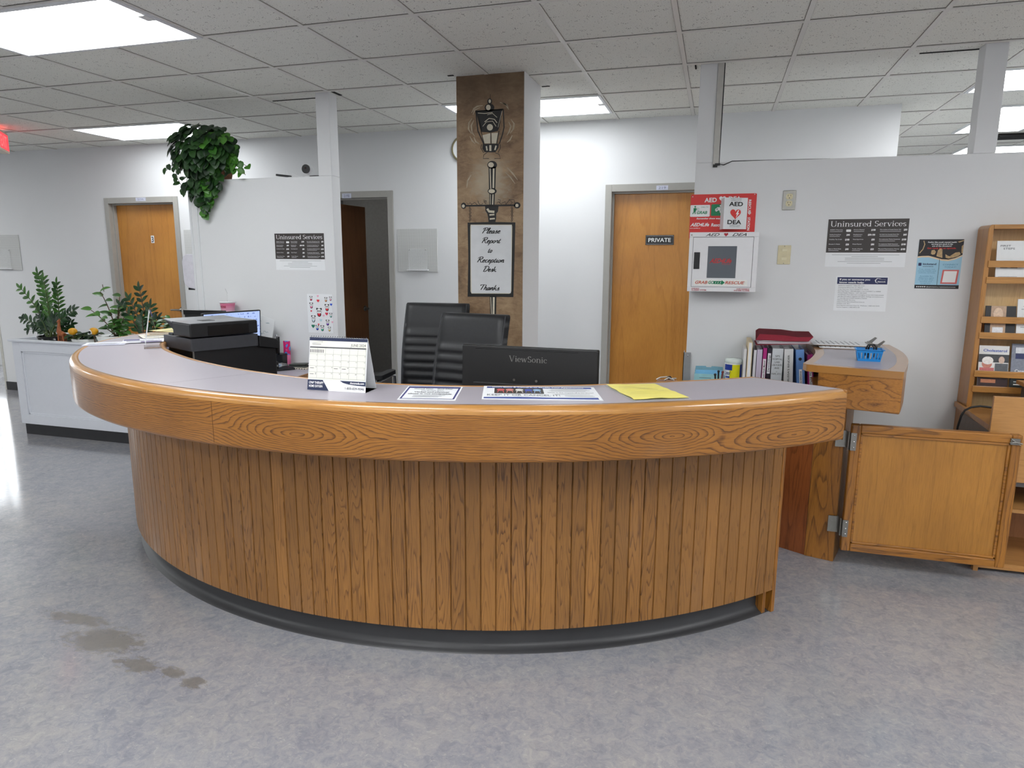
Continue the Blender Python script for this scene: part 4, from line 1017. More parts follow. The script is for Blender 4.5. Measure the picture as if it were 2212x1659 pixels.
# desk calendar (tent)
cal = thing('desk_calendar', 'white tent desk calendar open at June 2024 on the counter', 'calendar', (-1.35, 2.2, ZT))
A0 = V((-1.452, 2.186, ZT+0.0005)); A1 = V((-1.216, 2.197, ZT+0.0005))        # front bottom corners
Uc = (A1-A0).normalized(); back = V((-Uc.y, Uc.x, 0)); Wd = (A1-A0).length
lean = 0.036; Hc = 0.196
T0 = A0+back*lean+V((0, 0, Hc)); Wc = (T0-A0).normalized(); Hs = (T0-A0).length; Nc = Uc.cross(Wc).normalized()
m = MB(); m.sheet(A0, Uc, Wc, -Nc, Wd, Hs, 0.0015); m.sheet(A0+back*0.094, Uc, (T0-(A0+back*0.094)).normalized(), back, Wd, Hs*1.02, 0.0015)
m.add([A0, A1, A1+back*0.094, A0+back*0.094], [(0, 1, 2, 3), (3, 2, 1, 0)])
m.build('stand', M_paper, cal)
fc = lambda a, b: A0+Uc*a+Wc*b+Nc*0.0012
fc2 = lambda a, b: A0+Uc*a+Wc*b+Nc*0.0017
fc3 = lambda a, b: A0+Uc*a+Wc*b+Nc*0.0022
m = MB(); m.poly([(0.002, Hs*0.21), (Wd-0.003, Hs*0.21), (Wd-0.003, Hs-0.002), (0.004, Hs-0.002)], fc)
m.build('page', plain('calendar_page', rgb(226, 226, 216), 0.6, var=0.01), cal)
m = MB(); m.poly([(0.0, 0.001), (0.088, 0.001), (0.062, Hs*0.20), (0.0, Hs*0.20)], fc2)
m.poly([(0.132, Hs*0.20), (0.145, Hs*0.165), (0.17, Hs*0.14), (0.20, Hs*0.128), (Wd, Hs*0.12), (Wd, Hs*0.20)], fc2)
m.poly([(0.0, Hs*0.935), (Wd, Hs*0.935), (Wd, Hs*0.995), (0.0, Hs*0.995)], fc2)
m.build('navy_print', plain('calendar_navy', rgb(34, 44, 76), 0.5), cal)
m = MB(); text(m, 'CPAP THERAPY', fc3, 0.006, Hs*0.125, w=0.060, h=0.0085, bold=0.02); text(m, 'HOME OXYGEN', fc3, 0.006, Hs*0.06, w=0.056, h=0.0085, bold=0.02); text(m, 'rhocanada.com', fc3, Wd-0.062, Hs*0.148, w=0.056, h=0.0078, bold=0.02)
m.build('white_lettering', M_inkw, cal)
m = MB(); text(m, '1-800-839-9046', fc3, Wd-0.082, Hs*0.045, w=0.077, h=0.0085, bold=0.01); text(m, 'JUNE 2024', fc3, Wd-0.066, Hs*0.845, w=0.060, h=0.0095)
gx_0, gx_1, gy0, gy1 = 0.003, Wd-0.004, Hs*0.235, Hs*0.80
m.poly([(gx_0, gy1), (gx_1, gy1), (gx_1, gy1+0.0045), (gx_0, gy1+0.0045)], fc2)
for i in range(8): m.stroke([(gx_0+(gx_1-gx_0)*i/7, gy0), (gx_0+(gx_1-gx_0)*i/7, gy1)], 0.0005, fc2)
for j in range(6): m.stroke([(gx_0, gy0+(gy1-gy0)*j/5), (gx_1, gy0+(gy1-gy0)*j/5)], 0.0005, fc2)
cwd = (gx_1-gx_0)/7; chh = (gy1-gy0)/5
for dnum in range(1, 31):
    k = dnum+5; rr, cc_ = divmod(k, 7)
    if dnum == 30: rr, cc_ = 4, 0
    text(m, str(dnum), fc2, gx_0+cwd*(cc_+1)-0.002, gy1-chh*rr-(0.006 if dnum != 30 else 0.010), h=0.0042, align='R')
for q in range(9): m.stroke([(gx_0+0.003+q*0.0066, gy1-0.006), (gx_0+0.003+q*0.0066, gy1-0.018)], 0.0028, fc2)
m.stroke([(0.012, Hs*0.895), (0.03, Hs*0.905), (0.055, Hs*0.92), (0.052, Hs*0.90)], 0.0009, fc2); m.stroke([(0.012, Hs*0.87), (0.048, Hs*0.87)], 0.0016, fc2)
for cc_, rr in ((4, 3), (0, 3), (3, 3), (0, 4)): m.stroke([(gx_0+cwd*cc_+0.004, gy1-chh*rr-0.008), (gx_0+cwd*cc_+0.020, gy1-chh*rr-0.008)], 0.0018, fc2)
m.build('dates', plain('calendar_ink', rgb(84, 84, 88), 0.6), cal)
m = MB()
for k in range(24):
    x = 0.006+k*(Wd-0.012)/23; c0 = A0+Uc*x+Wc*(Hs*0.985)
    m.tube([c0+Nc*0.002-Wc*0.003, c0+Nc*0.004+Wc*0.003, c0+Wc*0.008-Nc*0.001, c0-Nc*0.006+Wc*0.004, c0-Nc*0.006-Wc*0.003], 0.0007, 5)
m.build('wire_binding', plain('wire_navy', rgb(52, 58, 82), 0.35, metal=0.6), cal)

# acrylic tent sign holder on the left of the counter
t = NT('acrylic'); t.base((0.92, 0.95, 0.96, 1)); t.b.inputs['Roughness'].default_value = 0.05; t.b.inputs['Transmission Weight'].default_value = 0.9; t.b.inputs['IOR'].default_value = 1.3
t.b.inputs['Alpha'].default_value = 0.4; M_acr = t.m
t = NT('acrylic_thin'); t.base((0.95, 0.97, 0.97, 1)); t.b.inputs['Roughness'].default_value = 0.1; t.b.inputs['Alpha'].default_value = 0.18; M_acr2 = t.m
sh = thing('sign_holder', 'clear acrylic tent sign holder with a card, beside the printer on the counter', 'sign holder', (-3.0, 3.02, ZT))
p0 = V((-2.948, 2.930, ZT)); dirw = V((-0.62, 0.62, 0)).normalized(); dirx = V((0.72, 0.69, 0)).normalized()
ap = p0+dirx*0.040+V((0, 0, 0.205)); lw = 0.19
m = MB(); m.extr([(0, 0), (lw, 0), (lw, (ap-p0).length), (0, (ap-p0).length)], p0, dirw, (ap-p0).normalized(), dirx, 0.002)
p1 = p0+dirx*0.085; m.extr([(0, 0), (lw, 0), (lw, (ap-p1).length), (0, (ap-p1).length)], p1, dirw, (ap-p1).normalized(), dirx, 0.002)
m.build('acrylic_panel', M_acr, sh)
m = MB(); m.extr([(0, 0), (lw, 0), (lw, 0.003), (0, 0.003)], p0+V((0, 0, 0.0005)), dirw, dirx, (0, 0, 1), 0.002)
m.prism([(q.x, q.y) for q in (p0, p0+dirx*0.085, p0+dirx*0.085+dirw*0.06, p0+dirw*0.06)], ZT+0.0005, ZT+0.0035)
m.build('base_plate', M_acr, sh)
m = MB(); q0 = p0+dirx*0.006+V((0, 0, 0.022)); m.extr([(0.004, 0), (lw-0.004, 0), (lw-0.004, (ap-q0).length-0.006), (0.004, (ap-q0).length-0.006)], q0, dirw, (ap-q0).normalized(), dirx, 0.003); m.build('card', M_paper, sh)
m = MB(); m.extr([(0.0, -0.034), (lw, -0.034), (lw, -0.004), (0.0, -0.004)], ap+dirx*0.0045, dirw, (ap-p1).normalized(), dirx, 0.002); m.build('blue_card_edge', M_blue, sh)

# loose leaflets on the left end
def leaflet(label, c, ang, w_, h_, col, deco=None, dz=0.0):
    o = thing('leaflet', label, 'leaflet', (c[0], c[1], ZT+dz), ang, group='leaflets spread on the left of the counter')
    m = MB(); m.box(-w_/2, -h_/2, 0.0003, w_/2, h_/2, 0.0013); m.build('sheet', plain('leaflet_%s' % str(col), rgb(*col), 0.55, var=0.01), o, world=False)
    if deco:
        for nm, dc, rect in deco:
            m = MB(); m.box(rect[0]*w_, rect[1]*h_, 0.0014, rect[2]*w_, rect[3]*h_, 0.0018); m.build(nm, plain('deco_%s' % str(dc), rgb(*dc), 0.5), o, world=False)
    m = MB()
    for k in range(7): m.box(-w_*0.4, -h_*0.30+k*h_*0.075, 0.0014, w_*(0.25+0.1*((k*7) % 3)), -h_*0.30+k*h_*0.075+0.003, 0.0017)
    m.build('printed_lines', M_inkg, o, world=False); return o
leaflet('white leaflet with a purple edge, nearest the outer rim at the counter left end', (-3.335, 3.045), 0.62, 0.216, 0.16, (226, 228, 240), [('purple_edge', (120, 112, 150), (-0.5, -0.5, 0.5, -0.42))], 0.001)
leaflet('white leaflet with two dark purple blocks under the clear sign holder', (-3.235, 3.215), 0.75, 0.216, 0.20, (224, 224, 232), [('purple_block', (84, 66, 120), (-0.05, -0.5, 0.45, -0.25)), ('purple_block', (78, 74, 124), (-0.48, 0.1, -0.1, 0.45))], 0.004)
leaflet('cream leaflet with fine print partly behind the printer', (-3.33, 3.44), 0.9, 0.216, 0.24, (228, 222, 206), None, 0.007)
leaflet('tan folded leaflet lying against the printer', (-3.38, 3.52), 0.9, 0.20, 0.14, (206, 184, 150), None, 0.010)
leaflet('pale yellow sheet at the far end of the counter behind the printer', (-3.455, 3.70), 1.45, 0.20, 0.24, (236, 224, 160), None, 0.013)

# ================================================================== printer
pc = V((-2.79, 3.10)); pu = V((0.42, 0.907)).normalized(); pv = V((-pu.y, pu.x))
prn = thing('office_printer', 'large black multifunction printer behind the left part of the counter', 'printer', (pc.x, pc.y, WS), math.atan2(pu.y, pu.x))
def pbox(m, u0, v0, z0, u1, v1, z1): m.box(u0, v0, z0-WS, u1, v1, z1-WS)
m = MB(); pbox(m, 0.02, 0.03, WS+0.004, 0.53, 0.345, 1.056); m.build('body', M_black, prn, world=False, bevel=0.008)
m = MB(); m.prism([(0.0, 0.0), (0.40, 0.0), (0.40, 0.37), (0.0, 0.37)], 1.052-WS, 1.122-WS); m.build('scanner_unit', M_dgrey, prn, world=False, bevel=0.006)
m = MB(); m.prism_y([(0.405, 1.045-WS), (0.535, 1.02-WS), (0.535, 1.060-WS), (0.52, 1.083-WS), (0.405, 1.112-WS)], 0.0, 0.36); m.build('control_panel', M_black, prn, world=False, bevel=0.004)
m = MB(); pbox(m, 0.0, 0.002, 1.128, 0.402, 0.23, 1.205); m.build('document_feeder', M_black, prn, world=False, bevel=0.007)
m = MB(); pbox(m, 0.10, -0.0008, 1.133, 0.345, 0.004, 1.190); m.build('feeder_cover', M_blackg, prn, world=False, bevel=0.002)
m = MB(); pbox(m, 0.006, 0.006, 1.2045, 0.395, 0.235, 1.208); m.add([(0.0, 0.235, 1.1995-WS), (0.39, 0.235, 1.1995-WS), (0.36, 0.345, 1.212-WS), (0.0, 0.345, 1.212-WS), (0.0, 0.235, 1.208-WS), (0.39, 0.235, 1.208-WS), (0.36, 0.345, 1.218-WS), (0.0, 0.345, 1.218-WS)], [(0, 3, 2, 1), (4, 5, 6, 7), (0, 1, 5, 4), (1, 2, 6, 5), (2, 3, 7, 6), (3, 0, 4, 7)])
m.build('paper_tray', plain('printer_grey_top', rgb(118, 120, 124), 0.3, var=0.02), prn, world=False, bevel=0.002)
m = MB(); pbox(m, 0.13, 0.12, 1.2075, 0.20, 0.20, 1.2095); m.build('tray_recess', M_black, prn, world=False)
m = MB(); m.add([(0.004, 0.0, 1.205-WS), (0.004, 0.235, 1.205-WS), (0.004, 0.345, 1.213-WS), (0.02, 0.235, 1.140-WS)], [(0, 1, 2, 3), (3, 2, 1, 0)]); m.build('tray_gusset', M_dgrey, prn, world=False)
m = MB(); pbox(m, 0.02, 0.29, 1.120, 0.38, 0.345, 1.134); m.build('paper_guide', M_dgrey, prn, world=False, bevel=0.003)
for v_ in (0.025, 0.33):
    m = MB(); pbox(m, 0.0155, v_, 0.93, 0.024, v_+0.012, 1.054); m.build('silver_strip', M_steel, prn, world=False)
m = MB(); pbox(m, 0.53, 0.06, 0.88, 0.56, 0.18, 0.93); m.build('output_tray', M_black, prn, world=False, bevel=0.006)
m = MB(); pbox(m, 0.53, 0.03, 0.985, 0.545, 0.07, 1.05); m.build('side_latch', M_blackg, prn, world=False, bevel=0.003)
m = MB(); pbox(m, 0.53, 0.02, 0.905, 0.60, 0.10, 0.915); m.build('clear_guide', M_acr, prn, world=False)

# ================================================================== monitors, keyboard and small things at the left wall
def monitor(name, label, loc, rz, w_, h_, back_to_cam=True, screen=None, tilt=0.08, stand_h=0.12, z0=WS):
    o = thing(name, label, 'monitor', (loc[0], loc[1], z0), rz)
    T_ = Matrix.Translation((0, 0, stand_h)) @ Matrix.Rotation(-tilt, 4, 'X')
    m = MB(); m.prism_y(rrect(-w_/2, 0, w_/2, h_, 0.006), -0.006, 0.012); m.mv(T_); m.build('bezel', M_black, o, world=False)
    m = MB(); m.prism_y(rrect(-w_/2+0.002, 0.002, w_/2-0.002, h_-0.002, 0.006), -0.018, -0.004)
    m.prism_y([(-w_/2+0.06, 0.03), (w_/2-0.06, 0.03), (w_/2-0.06, h_-0.16), (-w_/2+0.06, h_-0.16)], -0.034, -0.016)
    m.mv(T_); bk = m.build('back_shell', plain('monitor_back', rgb(26, 26, 27), 0.5, var=0.04, nscale=300), o, world=False, bevel=0.003)
    m = MB(); m.prism_y([(-w_/2+0.008, 0.012), (w_/2-0.008, 0.012), (w_/2-0.008, h_-0.008), (-w_/2+0.008, h_-0.008)], 0.0118, 0.0126); m.mv(T_)
    m.build('screen', screen or M_blackg, o, world=False)
    m = MB(); m.box(-0.03, -0.05, 0.01, 0.03, -0.02, stand_h+0.09); m.build('stand_neck', M_black, o, world=False, bevel=0.004)
    m = MB(); m.prism([(p[0], p[1]) for p in rrect(-0.13, -0.11, 0.13, 0.09, 0.02)], 0.0, 0.012); m.build('stand_base', M_black, o, world=False, bevel=0.003)
    return o, T_, bk
mon, T_, bk = monitor('computer_monitor', 'black computer monitor seen from behind at the middle of the counter', (-0.760, 2.80), -0.03, 0.612, 0.355, stand_h=0.09, tilt=0.03)
m = MB(); fr = lambda a, b: V((a, -0.0187, b))
serif_word(m, 'ViewSonic', fr, -0.085, 0.290, 0.172, 0.026, 1.1)
m.mv(T_); m.build('lettering', plain('logo_grey', rgb(122, 120, 118), 0.4), bk, world=False)
m = MB(); m.box(-0.24, -0.0188, 0.340, 0.22, -0.018, 0.3418); m.mv(T_); m.build('vent_slot', M_blackg, bk, world=False)
m = MB()
for x in (-0.055, 0.045): m.prism_y(ellipse(x, 0.213, 0.0055, 0.0055, 14), -0.0355, -0.034)
m.mv(T_); m.build('screw_hole', M_steel, bk, world=False)

t = NT('screen_document'); vec = t.coord('Object'); t.base((0.02, 0.02, 0.03, 1))
sp = t.n('ShaderNodeSeparateXYZ'); t.l(vec, sp.inputs[0])
fr_ = t.math('FRACT', t.math('MULTIPLY', sp.outputs[2], 42.0)); nz = t.noise(t.coord('Object', scale=(60, 1, 42)), 1.0, 2)
ln_ = t.math('MULTIPLY', t.math('GREATER_THAN', fr_, 0.6), t.math('GREATER_THAN', nz, 0.56))
t.l(t.mix(ln_, (0.40, 0.52, 0.86, 1), (0.14, 0.2, 0.5, 1)), t.b.inputs['Emission Color']); t.b.inputs['Emission Strength'].default_value = 0.9; M_scr = t.m
monitor('computer_monitor', 'monitor showing a pale blue document behind the printer', (-3.312, 4.08), PI+1.27, 0.46, 0.29, screen=M_scr, stand_h=0.155, tilt=0.06)
o = thing('file_box', 'narrow black file box whose top edge shows just above the back of the printer', 'box', (-3.65, 4.26, WS))
m = MB(); m.box(-3.82, 4.20, WS+0.002, -3.477, 4.230, 1.183); m.build('box_body', M_black, o, bevel=0.005)
m = MB(); m.box(-3.826, 4.195, 1.15, -3.470, 4.235, 1.188); m.build('lid', M_blackg, o, bevel=0.004)
# paper organiser carrying the cup
o = thing('paper_organizer', 'black letter tray tower under the pink cup', 'letter tray', (-3.46, 4.40, WS))
m = MB(); m.box(-3.665, 4.34, WS, -3.655, 4.47, 1.10); m.box(-3.465, 4.34, WS, -3.455, 4.47, 1.10); m.build('side', M_black, o)
for k in range(4):
    m = MB(); m.box(-3.655, 4.34, WS+0.01+k*0.11, -3.465, 4.47, WS+0.014+k*0.11); m.build('tray', M_black, o)
m = MB(); m.box(-3.665, 4.34, 1.10, -3.455, 4.47, 1.106); m.build('top_tray', M_black, o)
cup = thing('paper_cup', 'pink paper cup with a pale blue pattern and a thin straw, against the left partition', 'cup', (-3.598, 4.41, 1.106))
t = NT('cup_print'); vec = t.coord('Object'); sp = t.n('ShaderNodeSeparateXYZ'); t.l(vec, sp.inputs[0])
c = t.ramp(t.math('ADD', t.math('MULTIPLY', sp.outputs[2], 7.0), t.math('MULTIPLY', t.noise(vec, 18.0, 2), 0.12)), [(0.0, rgb(96, 186, 224)), (0.30, rgb(120, 190, 226)), (0.45, rgb(226, 190, 214)), (0.6, rgb(238, 170, 196)), (0.86, rgb(232, 120, 160)), (0.9, rgb(240, 150, 180))])
t.base(c); t.b.inputs['Roughness'].default_value = 0.4
m = MB(); m.lathe([(0.0, 0.0), (0.040, 0.0), (0.041, 0.002), (0.055, 0.128)], seg=28); m.build('cup_wall', t.m, cup, world=False)
m = MB(); m.lathe([(0.055, 0.126), (0.061, 0.127), (0.061, 0.134), (0.056, 0.137), (0.0, 0.137)], seg=28); m.build('lid', M_white, cup, world=False)
m = MB(); m.tube([(0, 0, 0.137), (0.004, 0, 0.20), (-0.012, 0, 0.232)], 0.0025, 8); m.build('straw', M_acr, cup, world=False)
m = MB(); text(m, 'ROSE', lambda a, b: V((0.0535*math.sin(a/0.0535), -0.0535*math.cos(a/0.0535), b)), -0.026, 0.090, w=0.05, h=0.015, bold=0.03); m.build('lettering', plain('cup_ink', rgb(170, 20, 60), 0.5), cup, world=False)
# card leaning on the wall
card = thing('greeting_card', 'white handwritten card leaning on the partition beside the blue screen', 'card', (-3.24, 4.44, WS))
m = MB(); m.obox((-3.285, 4.425, 1.04), ((1, 0.0, -0.32), (0, 1, 0.12), (0.32, -0.12, 1)), (0.075, 0.0012, 0.095)); m.build('sheet', M_paper, card)
m = MB()
rnd = random.Random(4)
for k in range(9):
    cx_ = -3.285+rnd.uniform(-0.05, 0.05); cz_ = 1.05+rnd.uniform(-0.06, 0.06)
    m.stroke([(cx_-0.012, cz_+0.002), (cx_-0.004, cz_-0.003), (cx_+0.004, cz_+0.003), (cx_+0.012, cz_-0.003)], 0.002, lambda a, b: V((a, 4.4228+(b-1.04)*-0.0, b)))
m.mv(Matrix.Translation((0, -0.014, 0))); m.build('handwriting', plain('teal_pen', rgb(70, 120, 140), 0.6), card)
ca = thing('card_stand', 'dark card stand holding up the white card', 'stand', (-3.2, 4.46, WS)); m = MB(); m.box(-3.34, 4.44, WS, -3.22, 4.46, 0.955); m.build('stand_block', M_black, ca)
# headset / telephone handset near the printer
ph = thing('desk_telephone', 'black desk telephone upright behind the printer edge', 'telephone', (-3.13, 4.36, WS))
m = MB(); m.box(-3.17, 4.36, WS, -3.10, 4.44, 0.86); m.build('phone_base', M_black, ph, bevel=0.006)
m = MB(); m.tube([(-3.135, 4.36, 0.86), (-3.125, 4.345, 0.90), (-3.122, 4.345, 0.955), (-3.128, 4.36, 0.99)], [0.013, 0.016, 0.016, 0.012], 10); m.build('handset', M_blackg, ph)
m = MB(); m.tube([(-3.14, 4.345, 0.995), (-3.128, 4.34, 1.01), (-3.120, 4.345, 0.998), (-3.124, 4.35, 0.985)], 0.003, 8); m.build('metal_ring', M_chrome, ph)
tb = thing('lotion_tube', 'pink and blue hand cream tube standing on its cap by the left partition', 'tube', (-3.112, 4.44, WS))
t = NT('tube_print'); vec = t.coord('Object'); sp = t.n('ShaderNodeSeparateXYZ'); t.l(vec, sp.inputs[0])
blob = t.noise(t.coord('Object', loc=(1, 0, 2)), 26.0, 1)
c = t.ramp(blob, [(0.36, rgb(60, 150, 222)), (0.44, rgb(60, 150, 222)), (0.46, rgb(214, 30, 110)), (0.58, rgb(206, 34, 116)), (0.60, rgb(232, 90, 150))], 'CONSTANT')
c = t.mix(t.math('GREATER_THAN', sp.outputs[2], 0.095), rgb(240, 130, 176), c); t.base(c); t.b.inputs['Roughness'].default_value = 0.35
m = MB(); N_ = 20; prof = [(0.021, 0.021, 0.018), (0.026, 0.024, 0.03), (0.028, 0.020, 0.09), (0.030, 0.010, 0.16), (0.031, 0.002, 0.188), (0.031, 0.0015, 0.200)]
vs = [(a*math.cos(2*PI*k/N_), b*math.sin(2*PI*k/N_), z) for a, b, z in prof for k in range(N_)]
m.add(vs, [(i*N_+k, i*N_+(k+1) % N_, (i+1)*N_+(k+1) % N_, (i+1)*N_+k) for i in range(len(prof)-1) for k in range(N_)], True); m.build('tube_body', t.m, tb, world=False)
m = MB(); m.lathe([(0, 0), (0.021, 0.0), (0.021, 0.018), (0, 0.018)], seg=20); m.build('cap', plain('clear_cap', rgb(220, 214, 222), 0.2), tb, world=False)
m = MB()
for k in range(4): m.box(-0.014, -0.0275, 0.085-k*0.014, 0.010, -0.026, 0.088-k*0.014)
m.build('printed_lines', plain('tube_ink', rgb(190, 30, 90), 0.5), tb, world=False)
jar = thing('cream_jar', 'low jar with blue, pink and white bands next to the keyboard', 'jar', (-3.13, 4.33, WS))
m = MB(); m.lathe([(0, 0), (0.035, 0.0), (0.035, 0.014)], seg=24); m.build('pink_band', plain('jar_pink', rgb(196, 40, 90), 0.35), jar, world=False)
m = MB(); m.lathe([(0.0352, 0.014), (0.0352, 0.024)], seg=24); m.build('white_band', M_white, jar, world=False)
m = MB(); m.lathe([(0.0352, 0.024), (0.0352, 0.034), (0, 0.035)], seg=24); m.build('blue_lid', plain('jar_blue', rgb(96, 150, 210), 0.35), jar, world=False)
kb = thing('keyboard', 'black keyboard on the low work surface beyond the printer', 'keyboard', (-3.16, 4.20, WS), 0.95)
m = MB(); m.box(-0.22, -0.065, 0.002, 0.22, 0.065, 0.014); m.build('keyboard_base', M_black, kb, world=False, bevel=0.003)
m = MB()
for i in range(21):
    for j in range(6): m.box(-0.213+i*0.0203, -0.060+j*0.0203, 0.014, -0.196+i*0.0203, -0.0430+j*0.0203, 0.019)
ko = m.build('keys', plain('key_black', rgb(34, 35, 40), 0.4), kb, world=False); ko['kind'] = 'stuff'
wl = thing('wallet', 'dark green wallet lying on the work surface under the animal sticker sheet', 'wallet', (-2.985, 4.42, WS))
m = MB(); m.box(-3.07, 4.39, WS+0.010, -2.93, 4.47, WS+0.022); m.build('lower_flap', plain('wallet_leather', rgb(58, 62, 58), 0.5), wl, bevel=0.004)
m = MB(); m.obox((-3.0, 4.43, WS+0.030), ((1, 0, 0.06), (0, 1, 0), (-0.06, 0, 1)), (0.07, 0.04, 0.004)); m.build('upper_flap', plain('wallet_leather2', rgb(74, 78, 72), 0.5), wl, bevel=0.002)
bd = thing('spiral_notebook', 'cream notebook with a black spotted edge under the wallet', 'notebook', (-3.0, 4.40, WS))
m = MB(); m.box(-3.10, 4.36, WS, -2.90, 4.48, WS+0.009); m.build('cover', plain('notebook_cream', rgb(214, 204, 190), 0.5), bd)
m = MB()
for k in range(9): m.box(-3.095+k*0.022, 4.3590, WS+0.002, -3.085+k*0.022, 4.3602, WS+0.008)
m.build('spots', M_ink, bd)

# posters and sheets on walls -------------------------------------------------
def wall_sheet(name, label, cat, x0, z0, x1, z1, mat=M_paper, Y=PART, t_=0.0012, group=None):
    o = thing(name, label, cat, ((x0+x1)/2, Y-t_, z0), group=group)
    m = MB(); m.box(x0, Y-t_, z0, x1, Y-0.0002, z1); m.build('sheet', mat, o)
    W_, H_ = x1-x0, z1-z0
    def fr(u, v, d=0.0005): return V((x0+u*W_, Y-t_-d, z0+v*H_))
    return o, fr
def price_poster(label, x0, z0, x1, z1):
    o, fr = wall_sheet('price_poster', label, 'poster', x0, z0, x1, z1, group='price list posters')
    fr2 = lambda u, v: fr(u, v, 0.0010)
    m = MB(); m.poly([(0.0, 0.30), (1.0, 0.30), (1.0, 1.0), (0.0, 1.0)], fr); m.build('dark_panel', plain('poster_dark', rgb(58, 52, 50), 0.45, var=0.02), o)
    m = MB(); serif_word(m, 'Uninsured Services', fr2, 0.03, 0.845, 0.94, 0.115, 0.95)
    rows = [0.76, 0.66, 0.56, 0.46, 0.36]
    names = [['AISH Forms', 'Disability Driving Parcel', 'Disability Tax Credit', "Doctor's Note", "Back to Work Note"], ["Driver's Medical", 'Employment', 'Missed Appointment', 'Missed Physical', 'Transfer of Records'],
             ['Non-resident of Canada Doctor Visit', 'No Health Care Canadian Doctor Visit', 'Pre-employment Medical Assessment', 'Pre-employment Health Assessment', 'Physical Examination Forms']]
    price = [['', '$40', '$100', '$20', '$40'], ['$100', '$50-100', '$50', '$80', '$25'], ['$50', '$65', '$100', '$100', '$100']]
    for ci, (u0, u1, up) in enumerate(((0.03, 0.19, 0.285), (0.33, 0.46, 0.60), (0.655, 0.91, 0.985))):
        for ri, v_ in enumerate(rows):
            text(m, names[ci][ri], fr2, u0, v_+0.008, w=u1-u0-(0.02 if ri % 2 else 0), h=0.022)
            if ri in (0, 1, 4) or ci == 2: m.stroke([(u0, v_-0.018), (u1-0.03*(ri % 3), v_-0.018)], 0.006, fr2)
            if price[ci][ri]: text(m, price[ci][ri], fr2, up, v_-0.004, w=0.012*len(price[ci][ri])+0.006, h=0.034, bold=0.05, align='R')
    m.poly(rrect(0.235, 0.735, 0.295, 0.785, 0.008), fr2)
    m.build('lettering', M_inkw, o)
    m = MB()
    for k, (a, b) in enumerate(((0.08, 0.92), (0.33, 0.66), (0.25, 0.74), (0.25, 0.74), (0.16, 0.84), (0.28, 0.70))): m.stroke([(a, 0.255-k*0.036), (b, 0.255-k*0.036)], 0.007, fr)
    m.build('small_print', plain('faint_ink', rgb(140, 142, 146), 0.6), o)
price_poster('dark price list poster on the left partition behind the counter', -3.207, 1.484, -2.785, 1.753)
price_poster('dark price list poster on the right partition above the help notice', 0.615, 1.535, 1.043, 1.811)

o, fr = wall_sheet('help_notice', 'white help line notice with a dark blue header, below the right price list', 'notice', 0.683, 1.275, 0.966, 1.480, group=None)
fr2 = lambda u, v: fr(u, v, 0.0010)
m = MB(); m.poly([(0.03, 0.775), (0.985, 0.775), (0.985, 0.97), (0.03, 0.97)], fr); m.build('header', M_navy, o)
m = MB(); text(m, 'If you or someone you', fr2, 0.075, 0.885, w=0.58, h=0.048, bold=0.03); text(m, 'know needs help:', fr2, 0.075, 0.80, w=0.47, h=0.048, bold=0.03)
text(m, 'Network', fr2, 0.80, 0.835, w=0.15, h=0.035, bold=0.03); text(m, 'Primary Care', fr2, 0.83, 0.905, w=0.12, h=0.015); m.stroke([(0.86, 0.94), (0.79, 0.945), (0.755, 0.89), (0.77, 0.83), (0.81, 0.81)], [0.004, 0.015, 0.022, 0.014, 0.004], fr2)
m.build('white_lettering', M_inkw, o)
m = MB(); L_ = ['Addiction Helpline: 1-866-332-2322', 'Community Resources: 211 Alberta', 'Crisis Text Line: Text CONNECT to 741741', 'Kids Help Phone: 1-800-668-6868 or text CONNECT to 686868', 'Mental Health Helpline: 1-877-303-2642',
     'Text4Hope: Free daily text messaging service that helps people', 'identify and adjust negative thoughts, feelings and behaviours', 'To subscribe text COVID19HOPE to 393939', 'Alberta Health Services', 'https://www.albertahealthservices.ca', 'Health Link: 811', 'First Nations and Inuit Hope for Wellness: 1-855-242-3310', 'Income Support: 1-866-644-5135']
for k, s_ in enumerate(L_): text(m, s_, fr2, 0.06, 0.715-k*0.052, w=min(0.88, 0.0138*len(s_)+0.03), h=0.026, bold=0.0)
m.build('text_lines', plain('notice_ink', rgb(70, 72, 84), 0.6), o)

# kickstand poster, dark upper picture with a wave, light blue below
kx0, kz0, kx1, kz1 = 1.105, 1.414, 1.330, 1.693
o, fr = wall_sheet('mental_health_poster', 'poster with a black wavy top and light blue lower half, right of the help notice', 'poster', kx0, kz0, kx1, kz1, mat=plain('poster_blue', rgb(160, 204, 226), 0.45, var=0.01))
fr2 = lambda u, v: fr(u, v, 0.0010); fr3 = lambda u, v: fr(u, v, 0.0015); fr4 = lambda u, v: fr(u, v, 0.002)
wave = [(0.0, 0.655), (0.1, 0.665), (0.25, 0.668), (0.4, 0.635), (0.55, 0.60), (0.7, 0.592), (0.85, 0.625), (1.0, 0.69)]
m = MB(); m.poly([(u, v-0.03) for u, v in wave]+[(1, 1), (0, 1)], fr); m.build('cream_wave', plain('poster_cream', rgb(232, 208, 176), 0.45), o)
m = MB(); m.poly(wave+[(1, 1), (0, 1)], fr2); m.poly([(0, 0), (1, 0), (1, 0.075), (0, 0.075)], fr2); m.poly([(0.50, 0.075), (0.508, 0.075), (0.508, 0.60), (0.50, 0.61)], fr2); m.build('dark_picture', plain('poster_black', rgb(26, 22, 26), 0.45), o)
m = MB()
m.poly([(0.42, 0.66), (0.44, 0.78), (0.49, 0.82), (0.54, 0.80), (0.55, 0.70), (0.56, 0.625), (0.48, 0.645)], fr3); m.poly([(0.62, 0.70), (0.68, 0.67), (0.72, 0.66), (0.78, 0.70), (0.84, 0.735), (0.93, 0.745), (0.96, 0.70), (0.90, 0.66), (0.84, 0.64), (0.70, 0.615), (0.63, 0.63)], fr3)
